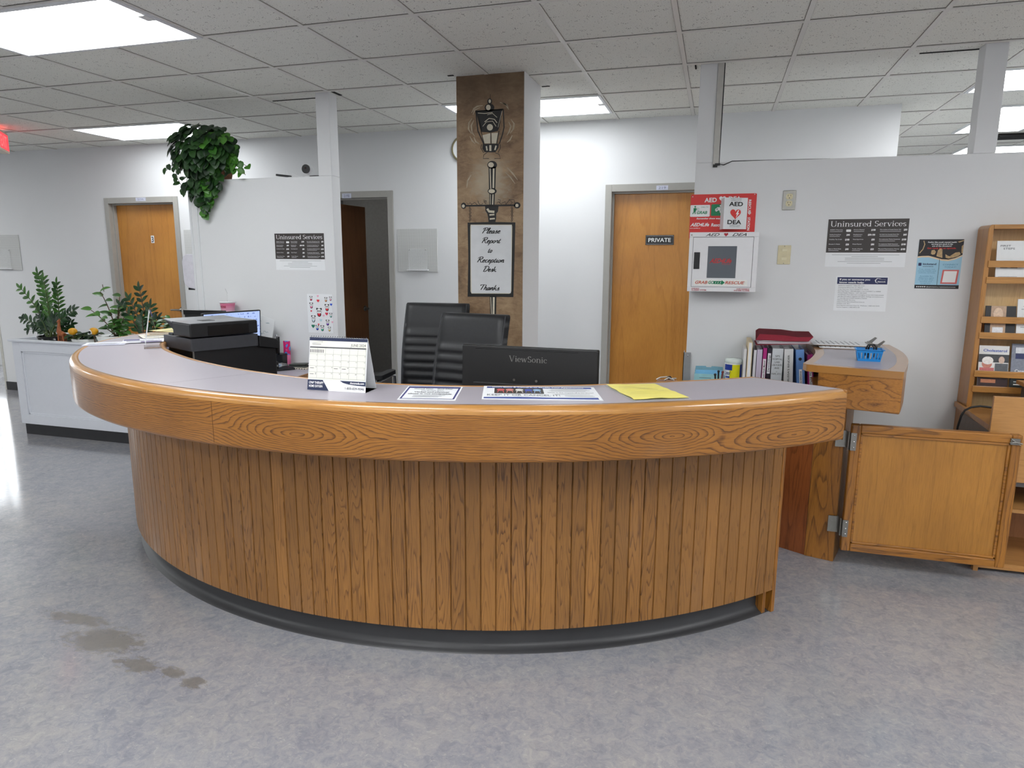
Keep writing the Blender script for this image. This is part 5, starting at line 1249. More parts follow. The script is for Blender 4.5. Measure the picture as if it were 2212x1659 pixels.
m.poly([(0.29, 0.71), (0.30, 0.78), (0.36, 0.79), (0.40, 0.75), (0.38, 0.70), (0.33, 0.69)], fr3); m.poly([(0.96, 0.86), (1.0, 0.90), (1.0, 0.72), (0.97, 0.72)], fr3); m.stroke([(0.10, 0.97), (0.13, 0.90), (0.10, 0.80), (0.03, 0.72)], 0.02, fr3); m.poly([(0.86, 0.95), (1.0, 0.985), (1.0, 0.97), (0.90, 0.935)], fr3)
m.build('pale_shapes', plain('poster_tan', rgb(190, 160, 116), 0.5, var=0.2, nscale=60), o)
m = MB(); text(m, 'Feeling like youth mental health', fr4, 0.52, 0.93, w=0.64, h=0.026, bold=0.02, align='C'); text(m, 'services are stuck in the', fr4, 0.52, 0.892, w=0.48, h=0.026, bold=0.02, align='C'); text(m, 'age of the dinosaurs?', fr4, 0.52, 0.854, w=0.44, h=0.026, bold=0.02, align='C')
text(m, '@mykickstand.ca | mykickstand.ca/connect', fr4, 0.27, 0.025, w=0.66, h=0.022)
for k in range(5): m.poly(ellipse(0.055+k*0.045, 0.036, 0.016, 0.013, 10), fr4)
m.build('white_lettering', M_inkw, o)
m = MB(); text(m, 'Get ready for an upgrade.', fr4, 0.52, 0.808, w=0.65, h=0.030, bold=0.02, align='C'); m.build('red_lettering', M_red, o)
m = MB(); text(m, 'kickstand', fr2, 0.14, 0.485, w=0.30, h=0.034, bold=0.03); text(m, 'connect', fr2, 0.14, 0.44, w=0.24, h=0.028, bold=0.0); m.poly(rrect(0.035, 0.465, 0.105, 0.525, 0.01), fr2)
m.build('dark_lettering', M_navy, o)
m = MB()
for k, (s_, w_) in enumerate((('Free, virtual, low', 0.36), ('mental health and', 0.40), ('wellness services.', 0.38), ('', 0), ('Available for', 0.30), ('Albertans aged', 0.34), ('12-25 plus their', 0.34), ('families and', 0.27), ('caregivers.', 0.24))):
    if s_: text(m, s_, fr2, 0.245, 0.385-k*0.036, w=w_, h=0.024, align='C')
text(m, 'CONNECT', fr2, 0.76, 0.475, w=0.34, h=0.032, align='C'); text(m, 'TODAY!', fr2, 0.76, 0.425, w=0.26, h=0.032, align='C')
m.build('blue_lettering', plain('poster_midblue', rgb(84, 140, 176), 0.5), o)
m = MB(); m.poly([(0.575, 0.10), (0.945, 0.10), (0.965, 0.385), (0.60, 0.385)], fr2); m.build('red_frame', plain('poster_coral', rgb(214, 104, 100), 0.5), o)
m = MB(); m.poly([(0.615, 0.13), (0.905, 0.13), (0.925, 0.36), (0.635, 0.36)], fr3); m.build('blank_square', M_inkw, o)

# animal sticker sheet on the left partition
o, fr = wall_sheet('sticker_sheet', 'white sheet of small panda and heart stickers taped to the left partition', 'sticker sheet', -2.953, 1.017, -2.738, 1.308)
fr2 = lambda u, v: fr(u, v, 0.0010); fr3 = lambda u, v: fr(u, v, 0.0015); fr4 = lambda u, v: fr(u, v, 0.002)
pandas = [(0.16, 0.90, .8, (214, 40, 90)), (0.75, 0.88, .8, (240, 160, 90)), (0.93, 0.90, .7, (236, 130, 170)), (0.16, 0.72, 1.0, (240, 130, 170)), (0.78, 0.68, 1.2, (232, 60, 60)), (0.46, 0.56, 1.5, (226, 40, 60)), (0.92, 0.48, .8, (120, 200, 190)),
          (0.22, 0.38, 1.2, (210, 230, 232)), (0.78, 0.29, 1.0, (120, 70, 190)), (0.36, 0.15, .9, (40, 80, 210)), (0.56, 0.14, 1.0, (60, 190, 150)), (0.84, 0.12, .8, (240, 214, 120))]
mk = MB(); mw = MB(); hearts = {}
for u, v, s_, hc in pandas:
    a, b = 0.060*s_, 0.046*s_
    mk.poly(ellipse(u, v-b*1.1, a*0.9, b*1.0, 12), fr)
    for sx in (-1, 1): mk.poly(ellipse(u+sx*a*0.85, v+b*0.85, a*0.42, b*0.42, 8), fr)
    mk.poly(ellipse(u, v, a*1.12, b*1.1, 14), fr); mw.poly(ellipse(u, v, a, b, 14), fr2); mw.poly(ellipse(u, v-b*1.15, a*0.45, b*0.5, 10), fr2)
    for sx in (-1, 1): mk.poly(ellipse(u+sx*a*0.42, v+b*0.05, a*0.25, b*0.3, 8), fr3)
    mk.poly(ellipse(u, v-b*0.4, a*0.14, b*0.12, 6), fr3)
    hearts.setdefault(hc, MB()).poly([(u+(x_)*1.0, v-b*1.25+y_*0.8) for x_, y_ in heart(0, 0, a*1.3, 14)], fr4)
for u, v, w_, hc in ((0.44, 0.83, 0.11, (226, 40, 60)), (0.44, 0.95, 0.08, (240, 160, 190)), (0.15, 0.56, 0.07, (214, 40, 60)), (0.76, 0.50, 0.12, (226, 50, 80)), (0.64, 0.45, 0.09, (240, 190, 210)), (0.52, 0.33, 0.11, (190, 220, 226)), (0.95, 0.74, 0.10, (50, 90, 200)), (0.20, 0.17, 0.14, (20, 120, 90)), (0.97, 0.29, 0.08, (240, 180, 200)), (0.42, 0.22, 0.07, (226, 60, 60))):
    hearts.setdefault(hc, MB()).poly([(u+x_, v+y_*0.8) for x_, y_ in heart(0, 0, w_, 16)], fr4)
mk.build('panda_outline', M_ink, o); mw.build('panda_face', M_inkw, o)
for hc, mb_ in hearts.items(): mb_.build('heart', plain('heart_%d_%d_%d' % hc, rgb(*hc), 0.5), o)

# perforated display boards on the back wall
t = NT('perforated_board'); vec = t.coord('Object'); sp = t.n('ShaderNodeSeparateXYZ'); t.l(vec, sp.inputs[0])
fa = t.math('SUBTRACT', t.math('FRACT', t.math('MULTIPLY', sp.outputs[0], 100.0)), 0.5); fb = t.math('SUBTRACT', t.math('FRACT', t.math('MULTIPLY', sp.outputs[2], 100.0)), 0.5)
dd = t.math('SQRT', t.math('ADD', t.math('MULTIPLY', fa, fa), t.math('MULTIPLY', fb, fb)))
t.base(t.mix(t.math('LESS_THAN', dd, 0.3), rgb(208, 209, 207), rgb(176, 176, 175))); t.b.inputs['Roughness'].default_value = 0.5; M_perf = t.m
def perf_board(label, x0, z0, x1, z1, pocket=None):
    o = thing('display_board', label, 'display board', ((x0+x1)/2, BACK-0.008, z0), group='perforated display boards')
    m = MB(); m.box(x0, BACK-0.008, z0, x1, BACK-0.0005, z1); m.build('panel', M_perf, o, bevel=0.001)
    if pocket:
        a, b, c_, d = pocket
        m = MB(); m.box(a, BACK-0.018, b, c_, BACK-0.015, d); m.build('clear_pocket', M_acr2, o)
        m = MB(); m.box(a-0.012, BACK-0.034, b-0.004, c_+0.012, BACK-0.008, b+0.006); m.build('pocket_ledge', M_white, o)
        for x in (a+0.012, c_-0.012):
            m = MB(); m.ball((x, BACK-0.019, d-0.012), 0.0055, 8, (1, 0.6, 1)); m.build('screw', M_steel, o)
    return o
perf_board('grey perforated display board between the dark doorway and the painted column', -2.912, 1.452, -2.508, 1.848, (-2.80, 1.468, -2.61, 1.668))
perf_board('pale perforated display board with a pocket at the left edge of the photo', -8.06, 1.421, -7.655, 1.822, (-7.98, 1.44, -7.80, 1.66))
perf_board('grey perforated display board glimpsed between the door numbered 3 and the left partition', -5.36, 1.47, -4.98, 1.86)
# wall dispenser at the partition end
o = thing('wall_dispenser', 'white wall dispenser fixed to the left end of the left partition', 'dispenser', (-4.02, 4.555, 1.33))
m = MB(); m.prism_y([(-4.075, 1.40), (-4.07, 1.365), (-4.03, 1.335), (-3.968, 1.325), (-3.968, 1.60), (-4.03, 1.60), (-4.065, 1.585), (-4.078, 1.54)], 4.50, 4.61); m.build('housing', plain('dispenser', rgb(214, 212, 220), 0.35), o, bevel=0.008, seg=3)
m = MB(); m.box(-4.05, 4.52, 1.318, -3.975, 4.59, 1.335); m.build('nozzle', M_black, o)

# ================================================================== office chairs
def office_chair(name, label, loc, a, top, w_=0.45, arm=True):
    """faces local -y"""
    o = thing(name, label, 'office chair', (loc[0], loc[1], 0), a, group='black leather office chairs')
    seat_z = top-0.72
    # ribbed back, profile along height: list of (z, y, thickness)
    m = MB(); n = 56; nx = 14
    front = []; backv = []
    H_ = 0.66; z0 = top-H_
    for j in range(n+1):
        t_ = j/n; z = z0+t_*H_
        yb = 0.02+0.10*(t_**1.4)-0.05*math.sin(t_*PI)*0.6
        hw = w_/2*(1.06-0.08*t_)
        if t_ > 0.985: hw -= 0.006
        rib = 0.0
        if t_ < 0.74:
            q = (0.74-t_)/0.74*9.0; f_ = q-math.floor(q); rib = 0.014*(math.sin(PI*f_)**0.5)
        else: rib = 0.016*math.sin(min(1, (t_-0.74)/0.26*1.0+0.12)*PI*0.5)*(1.0 if t_ < 0.95 else math.sqrt(max(0, 1-((t_-0.95)/0.05)**2)))
        for i in range(nx+1):
            u = -1+2*i/nx; ed = 1.0 if abs(u) < 0.9 else math.sqrt(max(0.0, 1-((abs(u)-0.9)/0.1)**2))
            front.append((u*hw, yb-(0.022+rib)*ed, z)); backv.append((u*hw, yb+(0.028)*ed, z))
    N = nx+1; vs = front+backv; off = len(front); fs = []
    for j in range(n):
        for i in range(nx):
            q = (j*N+i, j*N+i+1, (j+1)*N+i+1, (j+1)*N+i); fs.append(q); fs.append(tuple(off+k for k in reversed(q)))
    for j in range(n):
        fs.append((j*N, (j+1)*N, off+(j+1)*N, off+j*N)); fs.append((j*N+nx, off+j*N+nx, off+(j+1)*N+nx, (j+1)*N+nx))
    for i in range(nx): fs.append((n*N+i, n*N+i+1, off+n*N+i+1, off+n*N+i)); fs.append((i, off+i, off+i+1, i+1))
    m.add(vs, fs, True); m.build('backrest', M_leather, o, world=False)
    for sx in (-1, 1):
        m = MB(); pts = []
        for j in range(0, n+1, 2):
            t_ = j/n; pts.append((sx*w_/2*(1.06-0.08*t_)*0.93, 0.02+0.10*(t_**1.4)-0.05*math.sin(t_*PI)*0.6-0.034, z0+t_*H_-0.004))
        m.tube(pts, 0.0022, 5); m.build('seam_piping', plain('piping', rgb(64, 65, 70), 0.5), o, world=False)
    m = MB(); m.prism(rrect(-w_/2, -0.46, w_/2, 0.02, 0.06), seat_z-0.07, seat_z+0.0); m.build('seat', M_leather, o, world=False, bevel=0.02, seg=3)
    if arm:
        for sx in (-1, 1):
            x = sx*(w_/2+0.045)
            m = MB(); m.tube([(sx*w_/2, 0.0, seat_z+0.02), (x, 0.0, seat_z+0.08), (x, -0.01, seat_z+0.24), (x, -0.06, seat_z+0.255), (x, -0.30, seat_z+0.25), (x, -0.34, seat_z+0.20), (x, -0.30, seat_z-0.02), (sx*w_/2*0.9, -0.28, seat_z-0.05)], 0.012, 8); m.build('arm_frame', M_chrome, o, world=False)
            m = MB(); m.prism(rrect(x-0.028, -0.31, x+0.028, -0.04, 0.026), seat_z+0.262, seat_z+0.288); m.build('armrest_pad', M_leather, o, world=False, bevel=0.008)
    m = MB(); m.tube([(0, -0.2, 0.10), (0, -0.2, seat_z-0.07)], 0.026, 12); m.build('gas_lift', M_chrome, o, world=False)
    for k in range(5):
        an = 2*PI*k/5+0.3
        m = MB(); m.bar((0, -0.2, 0.11), (0.29*math.cos(an), -0.2+0.29*math.sin(an), 0.075), 0.04, 0.02); m.build('leg', M_chrome, o, world=False)
        m = MB(); m.ball((0.29*math.cos(an), -0.2+0.29*math.sin(an), 0.031), 0.03, 10, (1, 1, 1)); m.build('caster', M_black, o, world=False)
office_chair('office_chair', 'taller black ribbed leather office chair at the left, nearer the dark doorway', (-1.766, 4.115), 0.10, 1.280, 0.45)
office_chair('office_chair', 'black ribbed leather office chair in front, partly behind the monitor', (-1.330, 3.56), -0.16, 1.262, 0.45, arm=False)

# ================================================================== column neighbour: oval wall clock
clk = thing('wall_clock', 'round wall clock with a brass rim half hidden behind the painted column', 'clock', (-2.235, BACK-0.03, 2.54))
m = MB(); m.lathe([(0.0, 0), (0.105, 0), (0.115, 0.008), (0.118, 0.02), (0.105, 0.03), (0.098, 0.026)], seg=32); m.mv(Matrix.Rotation(PI/2, 4, 'X') @ Matrix.Translation((0, 0, -0.028))); m.build('rim', plain('old_brass', rgb(150, 142, 112), 0.4, metal=0.6), clk, world=False)
m = MB(); m.lathe([(0.0, 0.018), (0.10, 0.018)], seg=32); m.mv(Matrix.Rotation(PI/2, 4, 'X') @ Matrix.Translation((0, 0, -0.02))); m.build('face', M_paper, clk, world=False)

# ================================================================== AED corner
x0, x1 = -0.183, 0.204
o = thing('aed_sign', 'red rescue station sign plate above the white cabinet', 'sign', (0.01, PART-0.003, 1.74))
m = MB(); m.extr(rrect(x0, 1.700, x1, 1.970, 0.008), (0, PART-0.003, 0), UX, UZ, UY, 0.0025); m.build('plate', plain('sign_red', rgb(214, 36, 34), 0.4, var=0.01), o)
F1 = lambda a, b: V((a, PART-0.0036, b)); F2 = lambda a, b: V((a, PART-0.0042, b)); F3 = lambda a, b: V((a, PART-0.0048, b))
def sx(zx): return x0+(zx-205)/(1070-205)*(x1-x0)
def sz(zy): return 1.970-(zy-175)/(655-175)*(1.970-1.757)
m = MB()
text(m, 'AED', F1, sx(390), sz(281), w=sx(553)-sx(390), h=0.025, bold=0.03); text(m, 'DEA', F1, sx(708), sz(268), w=sx(870)-sx(708), h=0.025, bold=0.03)
m.poly([(a, b) for a, b in heart(sx(628), sz(240), 0.040)], F1)
text(m, 'Remember these easy steps', F1, sx(295), sz(512), w=sx(700)-sx(295), h=0.0085, shear=0.3, bold=0.03)
text(m, 'AED4Life', F1, sx(216), sz(608), w=sx(470)-sx(216), h=0.020, shear=0.35, bold=0.03); text(m, 'Rescue', F1, sx(495), sz(612), w=sx(660)-sx(495), h=0.019, shear=0.2, bold=0.03)
text(m, 'www.aed4life.ca', F1, sx(210), sz(640), w=sx(352)-sx(210), h=0.005, bold=0.02)
fv = lambda a, b: V((sx(972)+b, PART-0.0036, sz(258)-a))
text(m, 'RESCUE', fv, 0.0, 0.0, w=0.078, h=0.014, bold=0.03); text(m, 'STATION', fv, 0.105, 0.0, w=0.078, h=0.014, bold=0.03)
hh = [(sx(990)+p-0.0, sz(440)+q) for p, q in heart(0, 0, 0.018)]; m.poly(hh, F1)
for a, b in ((sx(230), sz(205)), (sx(1042), sz(188))): m.poly(ellipse(a, b, 0.003, 0.003, 8), F1)
m.poly(rrect(sx(206), sz(478), sx(470), sz(318), 0.006), F1)
m.build('white_print', M_inkw, o)
m = MB(); m.poly(rrect(sx(485), sz(468), sx(760), sz(312), 0.006), F1); text(m, 'GRAB', F2, sx(295), sz(440), w=sx(435)-sx(295), h=0.017, shear=0.25, bold=0.03); text(m, 'CALL 911', F2, sx(352), sz(355), w=sx(452)-sx(352), h=0.007, shear=0.2)
m.poly(ellipse(sx(270), sz(342), 0.0055, 0.0055, 12), F2); m.poly([(sx(248), sz(360)), (sx(285), sz(358)), (sx(282), sz(405)), (sx(250), sz(405))], F2); m.stroke([(sx(262), sz(400)), (sx(240), sz(440))], 0.005, F2); m.stroke([(sx(268), sz(400)), (sx(274), sz(440))], 0.005, F2); m.stroke([(sx(275), sz(370)), (sx(300), sz(378))], 0.0035, F2)
m.stroke([(sx(292), sz(362)), (sx(320), sz(362)), (sx(320), sz(390)), (sx(292), sz(390))], 0.002, F2, closed=True)
m.build('green_print', M_green, o)
m = MB(); m.poly(ellipse(sx(608), sz(335), 0.0055, 0.0055, 12), F2); m.poly([(sx(565), sz(352)), (sx(610), sz(352)), (sx(608), sz(395)), (sx(572), sz(395))], F2); m.stroke([(sx(600), sz(392)), (sx(612), sz(430))], 0.006, F2); m.stroke([(sx(575), sz(390)), (sx(548), sz(408))], 0.006, F2); m.stroke([(sx(570), sz(358)), (sx(540), sz(378))], 0.004, F2); m.poly(rrect(sx(538), sz(400), sx(560), sz(372), 0.001), F2)
m.build('running_figure', M_inkw, o)
m = MB(); m.poly([(sx(655), sz(225)), (sx(642), sz(248)), (sx(655), sz(250)), (sx(640), sz(275)), (sx(668), sz(244)), (sx(655), sz(242)), (sx(668), sz(222))], F2); m.poly([(sx(992), sz(432)), (sx(986), sz(442)), (sx(992), sz(444)), (sx(988), sz(452)), (sx(998), sz(440)), (sx(992), sz(438))], F2); m.build('bolt_mark', M_red, o)

o = thing('aed_projecting_sign', 'white V-shaped sign with a red heart standing out over the red plate', 'sign', (0.09, PART-0.02, 1.757))
# V profile: left flange on wall, right face angled out
ax, bx, ex = sx(612), sx(655), sx(958)
yo = PART-0.010
m = MB()
for (p, q) in (((ax, yo+0.004), (bx, yo-0.06)), ((bx, yo-0.06), (ex, yo-0.002))):
    d_ = V((q[0]-p[0], q[1]-p[1], 0)).normalized(); nn = V((d_.y, -d_.x, 0))
    m.extr([(0, 0), ((V(q)-V(p)).length, 0), ((V(q)-V(p)).length, 0.186), (0, 0.186)], (p[0], p[1], 1.757), d_, UZ, -nn, 0.002)
m.build('folded_plate', plain('sign_white', rgb(226, 228, 230), 0.4, var=0.01), o)
p, q = V((bx, yo-0.06)), V((ex, yo-0.002)); d_ = (q-p).normalized(); Ls = (q-p).length
fs_ = lambda a, b, k=0.0008: V((p.x+d_.x*a+d_.y*k, p.y+d_.y*a-d_.x*k, 1.757+b))
m = MB(); text(m, 'AED', fs_, Ls/2, 0.137, w=Ls*0.60, h=0.024, bold=0.03, align='C'); text(m, 'DEA', fs_, Ls/2-0.004, 0.030, w=Ls*0.60, h=0.024, bold=0.03, align='C')
text(m, 'PUBLIC ACCESS', fs_, Ls/2, 0.177, w=Ls*0.44, h=0.0045, align='C'); text(m, 'DEFIBRILLATOR', fs_, Ls/2, 0.168, w=Ls*0.44, h=0.0045, align='C'); text(m, 'DEFIBRILLATEUR', fs_, Ls/2, 0.021, w=Ls*0.46, h=0.0045, align='C'); text(m, "D'ACCES PUBLIC", fs_, Ls/2, 0.013, w=Ls*0.44, h=0.0045, align='C')
m.build('black_lettering', M_ink, o)
m = MB(); m.poly(heart(Ls/2, 0.092, 0.068), fs_); m.build('red_heart', M_red, o)
m = MB(); fk = lambda a, b: fs_(a, b, 0.0014); hx = Ls/2
m.poly([(hx+0.014, 0.112), (hx+0.002, 0.088), (hx+0.010, 0.090), (hx+0.002, 0.066), (hx+0.024, 0.096), (hx+0.015, 0.095), (hx+0.022, 0.113)], fk); m.build('white_bolt', M_inkw, o)

cx0, cx1, cz0, cz1 = -0.172, 0.225, 1.382, 1.735
o = thing('aed_cabinet', 'white defibrillator wall cabinet with a grey window beside the door marked private', 'cabinet', (0.03, PART, cz0))
yc = PART-0.165
m = MB(); m.box(cx0+0.004, yc+0.016, cz0+0.004, cx1-0.004, PART-0.001, cz1-0.004); m.build('case', M_white, o, bevel=0.003)
m = MB(); fx = 0.0
m.box(cx0, yc, cz0, cx1, yc+0.016, cz0+0.028); m.box(cx0, yc, cz1-0.028, cx1, yc+0.016, cz1); m.box(cx0, yc, cz0+0.028, cx0+0.022, yc+0.016, cz1-0.028); m.box(cx1-0.028, yc, cz0+0.028, cx1, yc+0.016, cz1-0.028); m.build('front_frame', M_white, o, bevel=0.002)
dx0, dx1, dz0, dz1 = cx0+0.024, cx1-0.030, cz0+0.030, cz1-0.030
m = MB(); wx0, wx1, wz0, wz1 = dx0+0.087, dx1-0.090, dz0+0.052, dz1-0.052
m.box(dx0, yc+0.002, dz0, dx1, yc+0.012, wz0); m.box(dx0, yc+0.002, wz1, dx1, yc+0.012, dz1); m.box(dx0, yc+0.002, wz0, wx0, yc+0.012, wz1); m.box(wx1, yc+0.002, wz0, dx1, yc+0.012, wz1)
door_ = m.build('cabinet_door', M_white, o, bevel=0.0)
m = MB(); m.box(dx0-0.003, yc+0.010, dz0-0.003, dx1+0.003, yc+0.0155, dz1+0.003); m.build('shadow_gap', M_slot, o)
t = NT('smoked_window'); t.base(rgb(92, 98, 106)); t.b.inputs['Roughness'].default_value = 0.12; t.b.inputs['Specular IOR Level'].default_value = 0.6
m = MB(); m.box(wx0, yc+0.006, wz0, wx1, yc+0.009, wz1); win = m.build('window', t.m, door_)
m = MB(); FW = lambda a, b: V((a, yc+0.0052, b)); text(m, 'AED4Life', FW, wx0+0.012, wz0+0.090, w=0.128, h=0.026, shear=0.45, bold=0.03); text(m, 'Rescue', FW, wx0+0.084, wz0+0.080, w=0.05, h=0.006, shear=0.3); m.build('red_lettering', plain('dull_red', rgb(190, 52, 56), 0.5), win)
m = MB(); m.box(dx0+0.008, yc-0.0002, dz0+0.105, dx0+0.042, yc+0.004, dz0+0.205); m.build('door_handle', M_blackg, door_)
FC = lambda a, b: V((a, yc-0.0006, b)); FD = lambda a, b: V((a, yc+0.0006, b)); FD2 = lambda a, b: V((a, yc-0.0002, b))
m = MB(); m.poly(rrect(dx0+0.012, dz0+0.006, dx1-0.020, dz0+0.043, 0.006), lambda a, b: V((a, yc+0.0012, b))); m.build('label_strip', plain('label_white', rgb(240, 240, 236), 0.4), door_)
m = MB(); text(m, 'GRAB', FD2, dx0+0.022, dz0+0.017, w=0.072, h=0.017, shear=0.25, bold=0.02); text(m, 'RESCUE', FD2, dx0+0.196, dz0+0.017, w=0.112, h=0.017, shear=0.25, bold=0.02); m.build('orange_lettering', plain('orange_red', rgb(196, 76, 44), 0.5), door_)
m = MB(); text(m, 'GO', FD2, dx0+0.099, dz0+0.017, w=0.034, h=0.017, shear=0.25, bold=0.03); a_ = dx0+0.130; m.poly([(a_, dz0+0.016), (a_+0.046, dz0+0.016), (a_+0.046, dz0+0.010), (a_+0.065, dz0+0.025), (a_+0.046, dz0+0.040), (a_+0.046, dz0+0.034), (a_, dz0+0.034)], FD2); m.build('green_arrow', M_green, door_)
m = MB()
for k in range(3): m.stroke([(a_+0.010+k*0.014, dz0+0.021), (a_+0.014+k*0.014, dz0+0.029)], 0.003, lambda a, b: V((a, yc-0.0006, b)))
m.build('arrow_figures', M_inkw, door_)
m = MB(); text(m, 'AED', FC, cx0+0.093, cz1-0.023, w=0.080, h=0.0165, shear=0.45, bold=0.01); text(m, 'DEA', FC, cx0+0.245, cz1-0.023, w=0.080, h=0.0165, shear=0.45, bold=0.01); m.build('black_lettering', M_ink, o)
m = MB(); m.poly(heart(cx0+0.210, cz1-0.014, 0.024), FC); text(m, 'WARNING', FC, cx0+0.025, cz0+0.015, w=0.046, h=0.006, bold=0.04); text(m, 'ALARMED SYSTEM', FC, cx0+0.025, cz0+0.006, w=0.088, h=0.006, bold=0.04)
text(m, 'AVERTISSEMENT', FC, cx1-0.035, cz0+0.015, w=0.075, h=0.006, bold=0.04, align='R'); text(m, 'SYSTEME ALARME', FC, cx1-0.035, cz0+0.006, w=0.088, h=0.006, bold=0.04, align='R'); m.build('red_lettering', plain('dark_red_ink', rgb(170, 30, 44), 0.5), o)
m = MB(); m.prism_y(ellipse(cx0+0.012, cz1-0.016, 0.005, 0.005, 14), yc-0.002, yc); m.build('lock', M_steel, o)

# outlet and switch
o = thing('wall_outlet', 'steel wall outlet plate with two ivory sockets high on the right partition', 'outlet', (0.388, PART-0.004, 1.87))
m = MB(); m.extr(rrect(0.352, 1.868, 0.425, 1.982, 0.003), (0, PART-0.006, 0), UX, UZ, UY, 0.0055); m.build('cover_plate', M_steel, o, bevel=0.0025)
M_ivory = plain('ivory_plastic', rgb(214, 204, 168), 0.4)
for z in (1.946, 1.906):
    m = MB(); m.extr(rrect(0.370, z-0.0165, 0.407, z+0.0165, 0.012), (0, PART-0.0085, 0), UX, UZ, UY, 0.003); r_ = m.build('socket', M_ivory, o)
    m = MB(); F_ = lambda a, b: V((a, PART-0.009, b)); m.stroke([(0.381, z+0.001), (0.381, z+0.010)], 0.0025, F_); m.stroke([(0.395, z+0.002), (0.395, z+0.009)], 0.0025, F_); m.poly(ellipse(0.388, z-0.008, 0.0028, 0.0032, 10), F_); m.build('socket_slots', M_ink, r_)
o = thing('light_switch', 'ivory switch plate with two small rockers on the right partition', 'switch', (0.383, PART-0.004, 1.548))
m = MB(); m.extr(rrect(0.346, 1.547, 0.420, 1.661, 0.004), (0, PART-0.006, 0), UX, UZ, UY, 0.0055); m.build('cover_plate', M_ivory, o, bevel=0.0025)
for z in (1.632, 1.580):
    m = MB(); m.box(0.368, PART-0.0105, z-0.008, 0.398, PART-0.0055, z+0.008); m.build('rocker', plain('ivory_light', rgb(226, 218, 186), 0.35), o, bevel=0.0015)
for z in (1.655, 1.553):
    m = MB(); m.ball((0.383, PART-0.006, z), 0.003, 8, (1, 0.5, 1)); m.build('screw', M_steel, o)
# grey bracket at partition corner
o = thing('corner_bracket', 'grey metal bracket with a screw at the corner of the right partition', 'bracket', (-0.15, PART-0.02, WS))
m = MB(); m.box(-0.180, PART-0.016, WS+0.001, -0.134, PART-0.012, 0.985); m.box(-0.180, PART-0.016, WS+0.001, -0.176, PART+0.09, 0.985); m.build('plate', plain('bracket_grey', rgb(150, 151, 152), 0.4, var=0.03), o)
m = MB(); m.ball((-0.152, PART-0.0175, 0.965), 0.005, 10, (1, 0.5, 1)); m.build('screw', M_chrome, o)

# ================================================================== things behind the right end of the counter
def binder(label, x, col, wd=0.05, tilt=0.0, y=4.20, h_=0.315, txt_=None, lab=None, labz=(0.05, 0.2), hole=False, d_=0.27, z=WS, vert=True, lw=0.6):
    o = thing('ring_binder', label, 'binder', (x, y, z), 0.0, group='binders on the side work surface')
    o.rotation_euler = (0, -tilt, 0)
    mt = plain('binder_%d_%d_%d' % col, rgb(*col), 0.32, var=0.02)
    m = MB(); m.box(0.0, 0.0, 0, wd, 0.004, h_); m.box(0.0, 0.0, 0, 0.003, d_, h_); m.box(wd-0.003, 0.0, 0, wd, d_, h_); m.build('cover', mt, o, world=False, bevel=0.0015)
    m = MB(); m.box(0.004, 0.03, 0.01, wd-0.004, d_-0.006, h_-0.02); m.build('pages', M_paper, o, world=False)
    if hole:
        m = MB(); m.prism_y(ellipse(wd/2, h_-0.055, 0.009, 0.009, 16), -0.0012, 0.0005); m.build('finger_ring', M_chrome if hole == 2 else M_ink, o, world=False)
        m = MB(); m.prism_y(ellipse(wd/2, h_-0.055, 0.006, 0.006, 14), -0.0016, 0.0); m.build('finger_hole', M_ink, o, world=False)
    if lab is not None:
        m = MB(); m.box(wd*(0.5-lw/2), -0.0012, labz[0], wd*(0.5+lw/2), 0.0, labz[1]); m.build('spine_label', plain('label_%d_%d_%d' % lab, rgb(*lab), 0.5, var=0.01), o, world=False)
    if txt_:
        m = MB()
        if vert:
            fv_ = lambda a, b: V((wd*0.5-b+0.004, -0.0018, labz[0]+0.01+a)); text(m, txt_, fv_, 0, 0, w=min(labz[1]-labz[0]-0.02, 0.012*len(txt_)), h=0.009, bold=0.01)
        else:
            for k, s_ in enumerate(txt_):
                text(m, s_, lambda a, b: V((a, -0.0012, b)), wd/2, h_-0.050-k*0.0175, h=0.010, w=min(wd*0.85, 0.0085*len(s_)), align='C')
        m.build('lettering', M_ink, o, world=False)
    return o
binder('frosted clear plastic folder on edge, left of the pink binder', 0.232, (214, 214, 220), 0.016, 0, h_=0.30)
binder('translucent lilac folder standing against the pink binder', 0.250, (196, 188, 206), 0.030, 0, h_=0.305)
binder('bright magenta binder with a long white spine label', 0.283, (176, 40, 124), 0.022, 0, lab=(232, 232, 234), labz=(0.12, 0.25), txt_='Front Desk Manual', lw=0.75)
binder('black binder with two white spine labels beside the magenta one', 0.307, (36, 32, 44), 0.024, 0, lab=(230, 230, 234), labz=(0.165, 0.285), txt_='Dermatology', lw=0.7)
binder('wide white binder with handwritten lab forms title', 0.333, (206, 212, 216), 0.062, 0, txt_=['SPS', 'HOSPITAL', 'LAB', 'LAB FORMS', 'AHS', '', 'PAPS, ETC'] and ['SPS', 'HOSPITAL', 'LAB', 'LAB FORMS', 'AHS', '.', 'PAPS, ETC'], vert=False)
binder('white binder leaning left with a name written up its spine', 0.412, (216, 218, 218), 0.050, 0.05, txt_="MELISSA'S BINDER", labz=(0.10, 0.29), y=4.19)
binder('blue binder leaning left with a round finger hole', 0.488, (104, 146, 206), 0.045, 0.10, hole=1, lab=(236, 236, 238), labz=(0.05, 0.20), y=4.18, lw=0.35, txt_='Instructions')
binder('dark magenta binder leaning behind the counter wing', 0.548, (158, 44, 116), 0.030, 0.10, hole=2, lab=(232, 232, 234), labz=(0.06, 0.22), txt_='PATIENTS FOR', y=4.17, h_=0.29, lw=0.5)
o = thing('manila_folder', 'cream manila folder standing upright left of the frosted folders', 'folder', (0.21, 4.3, WS))
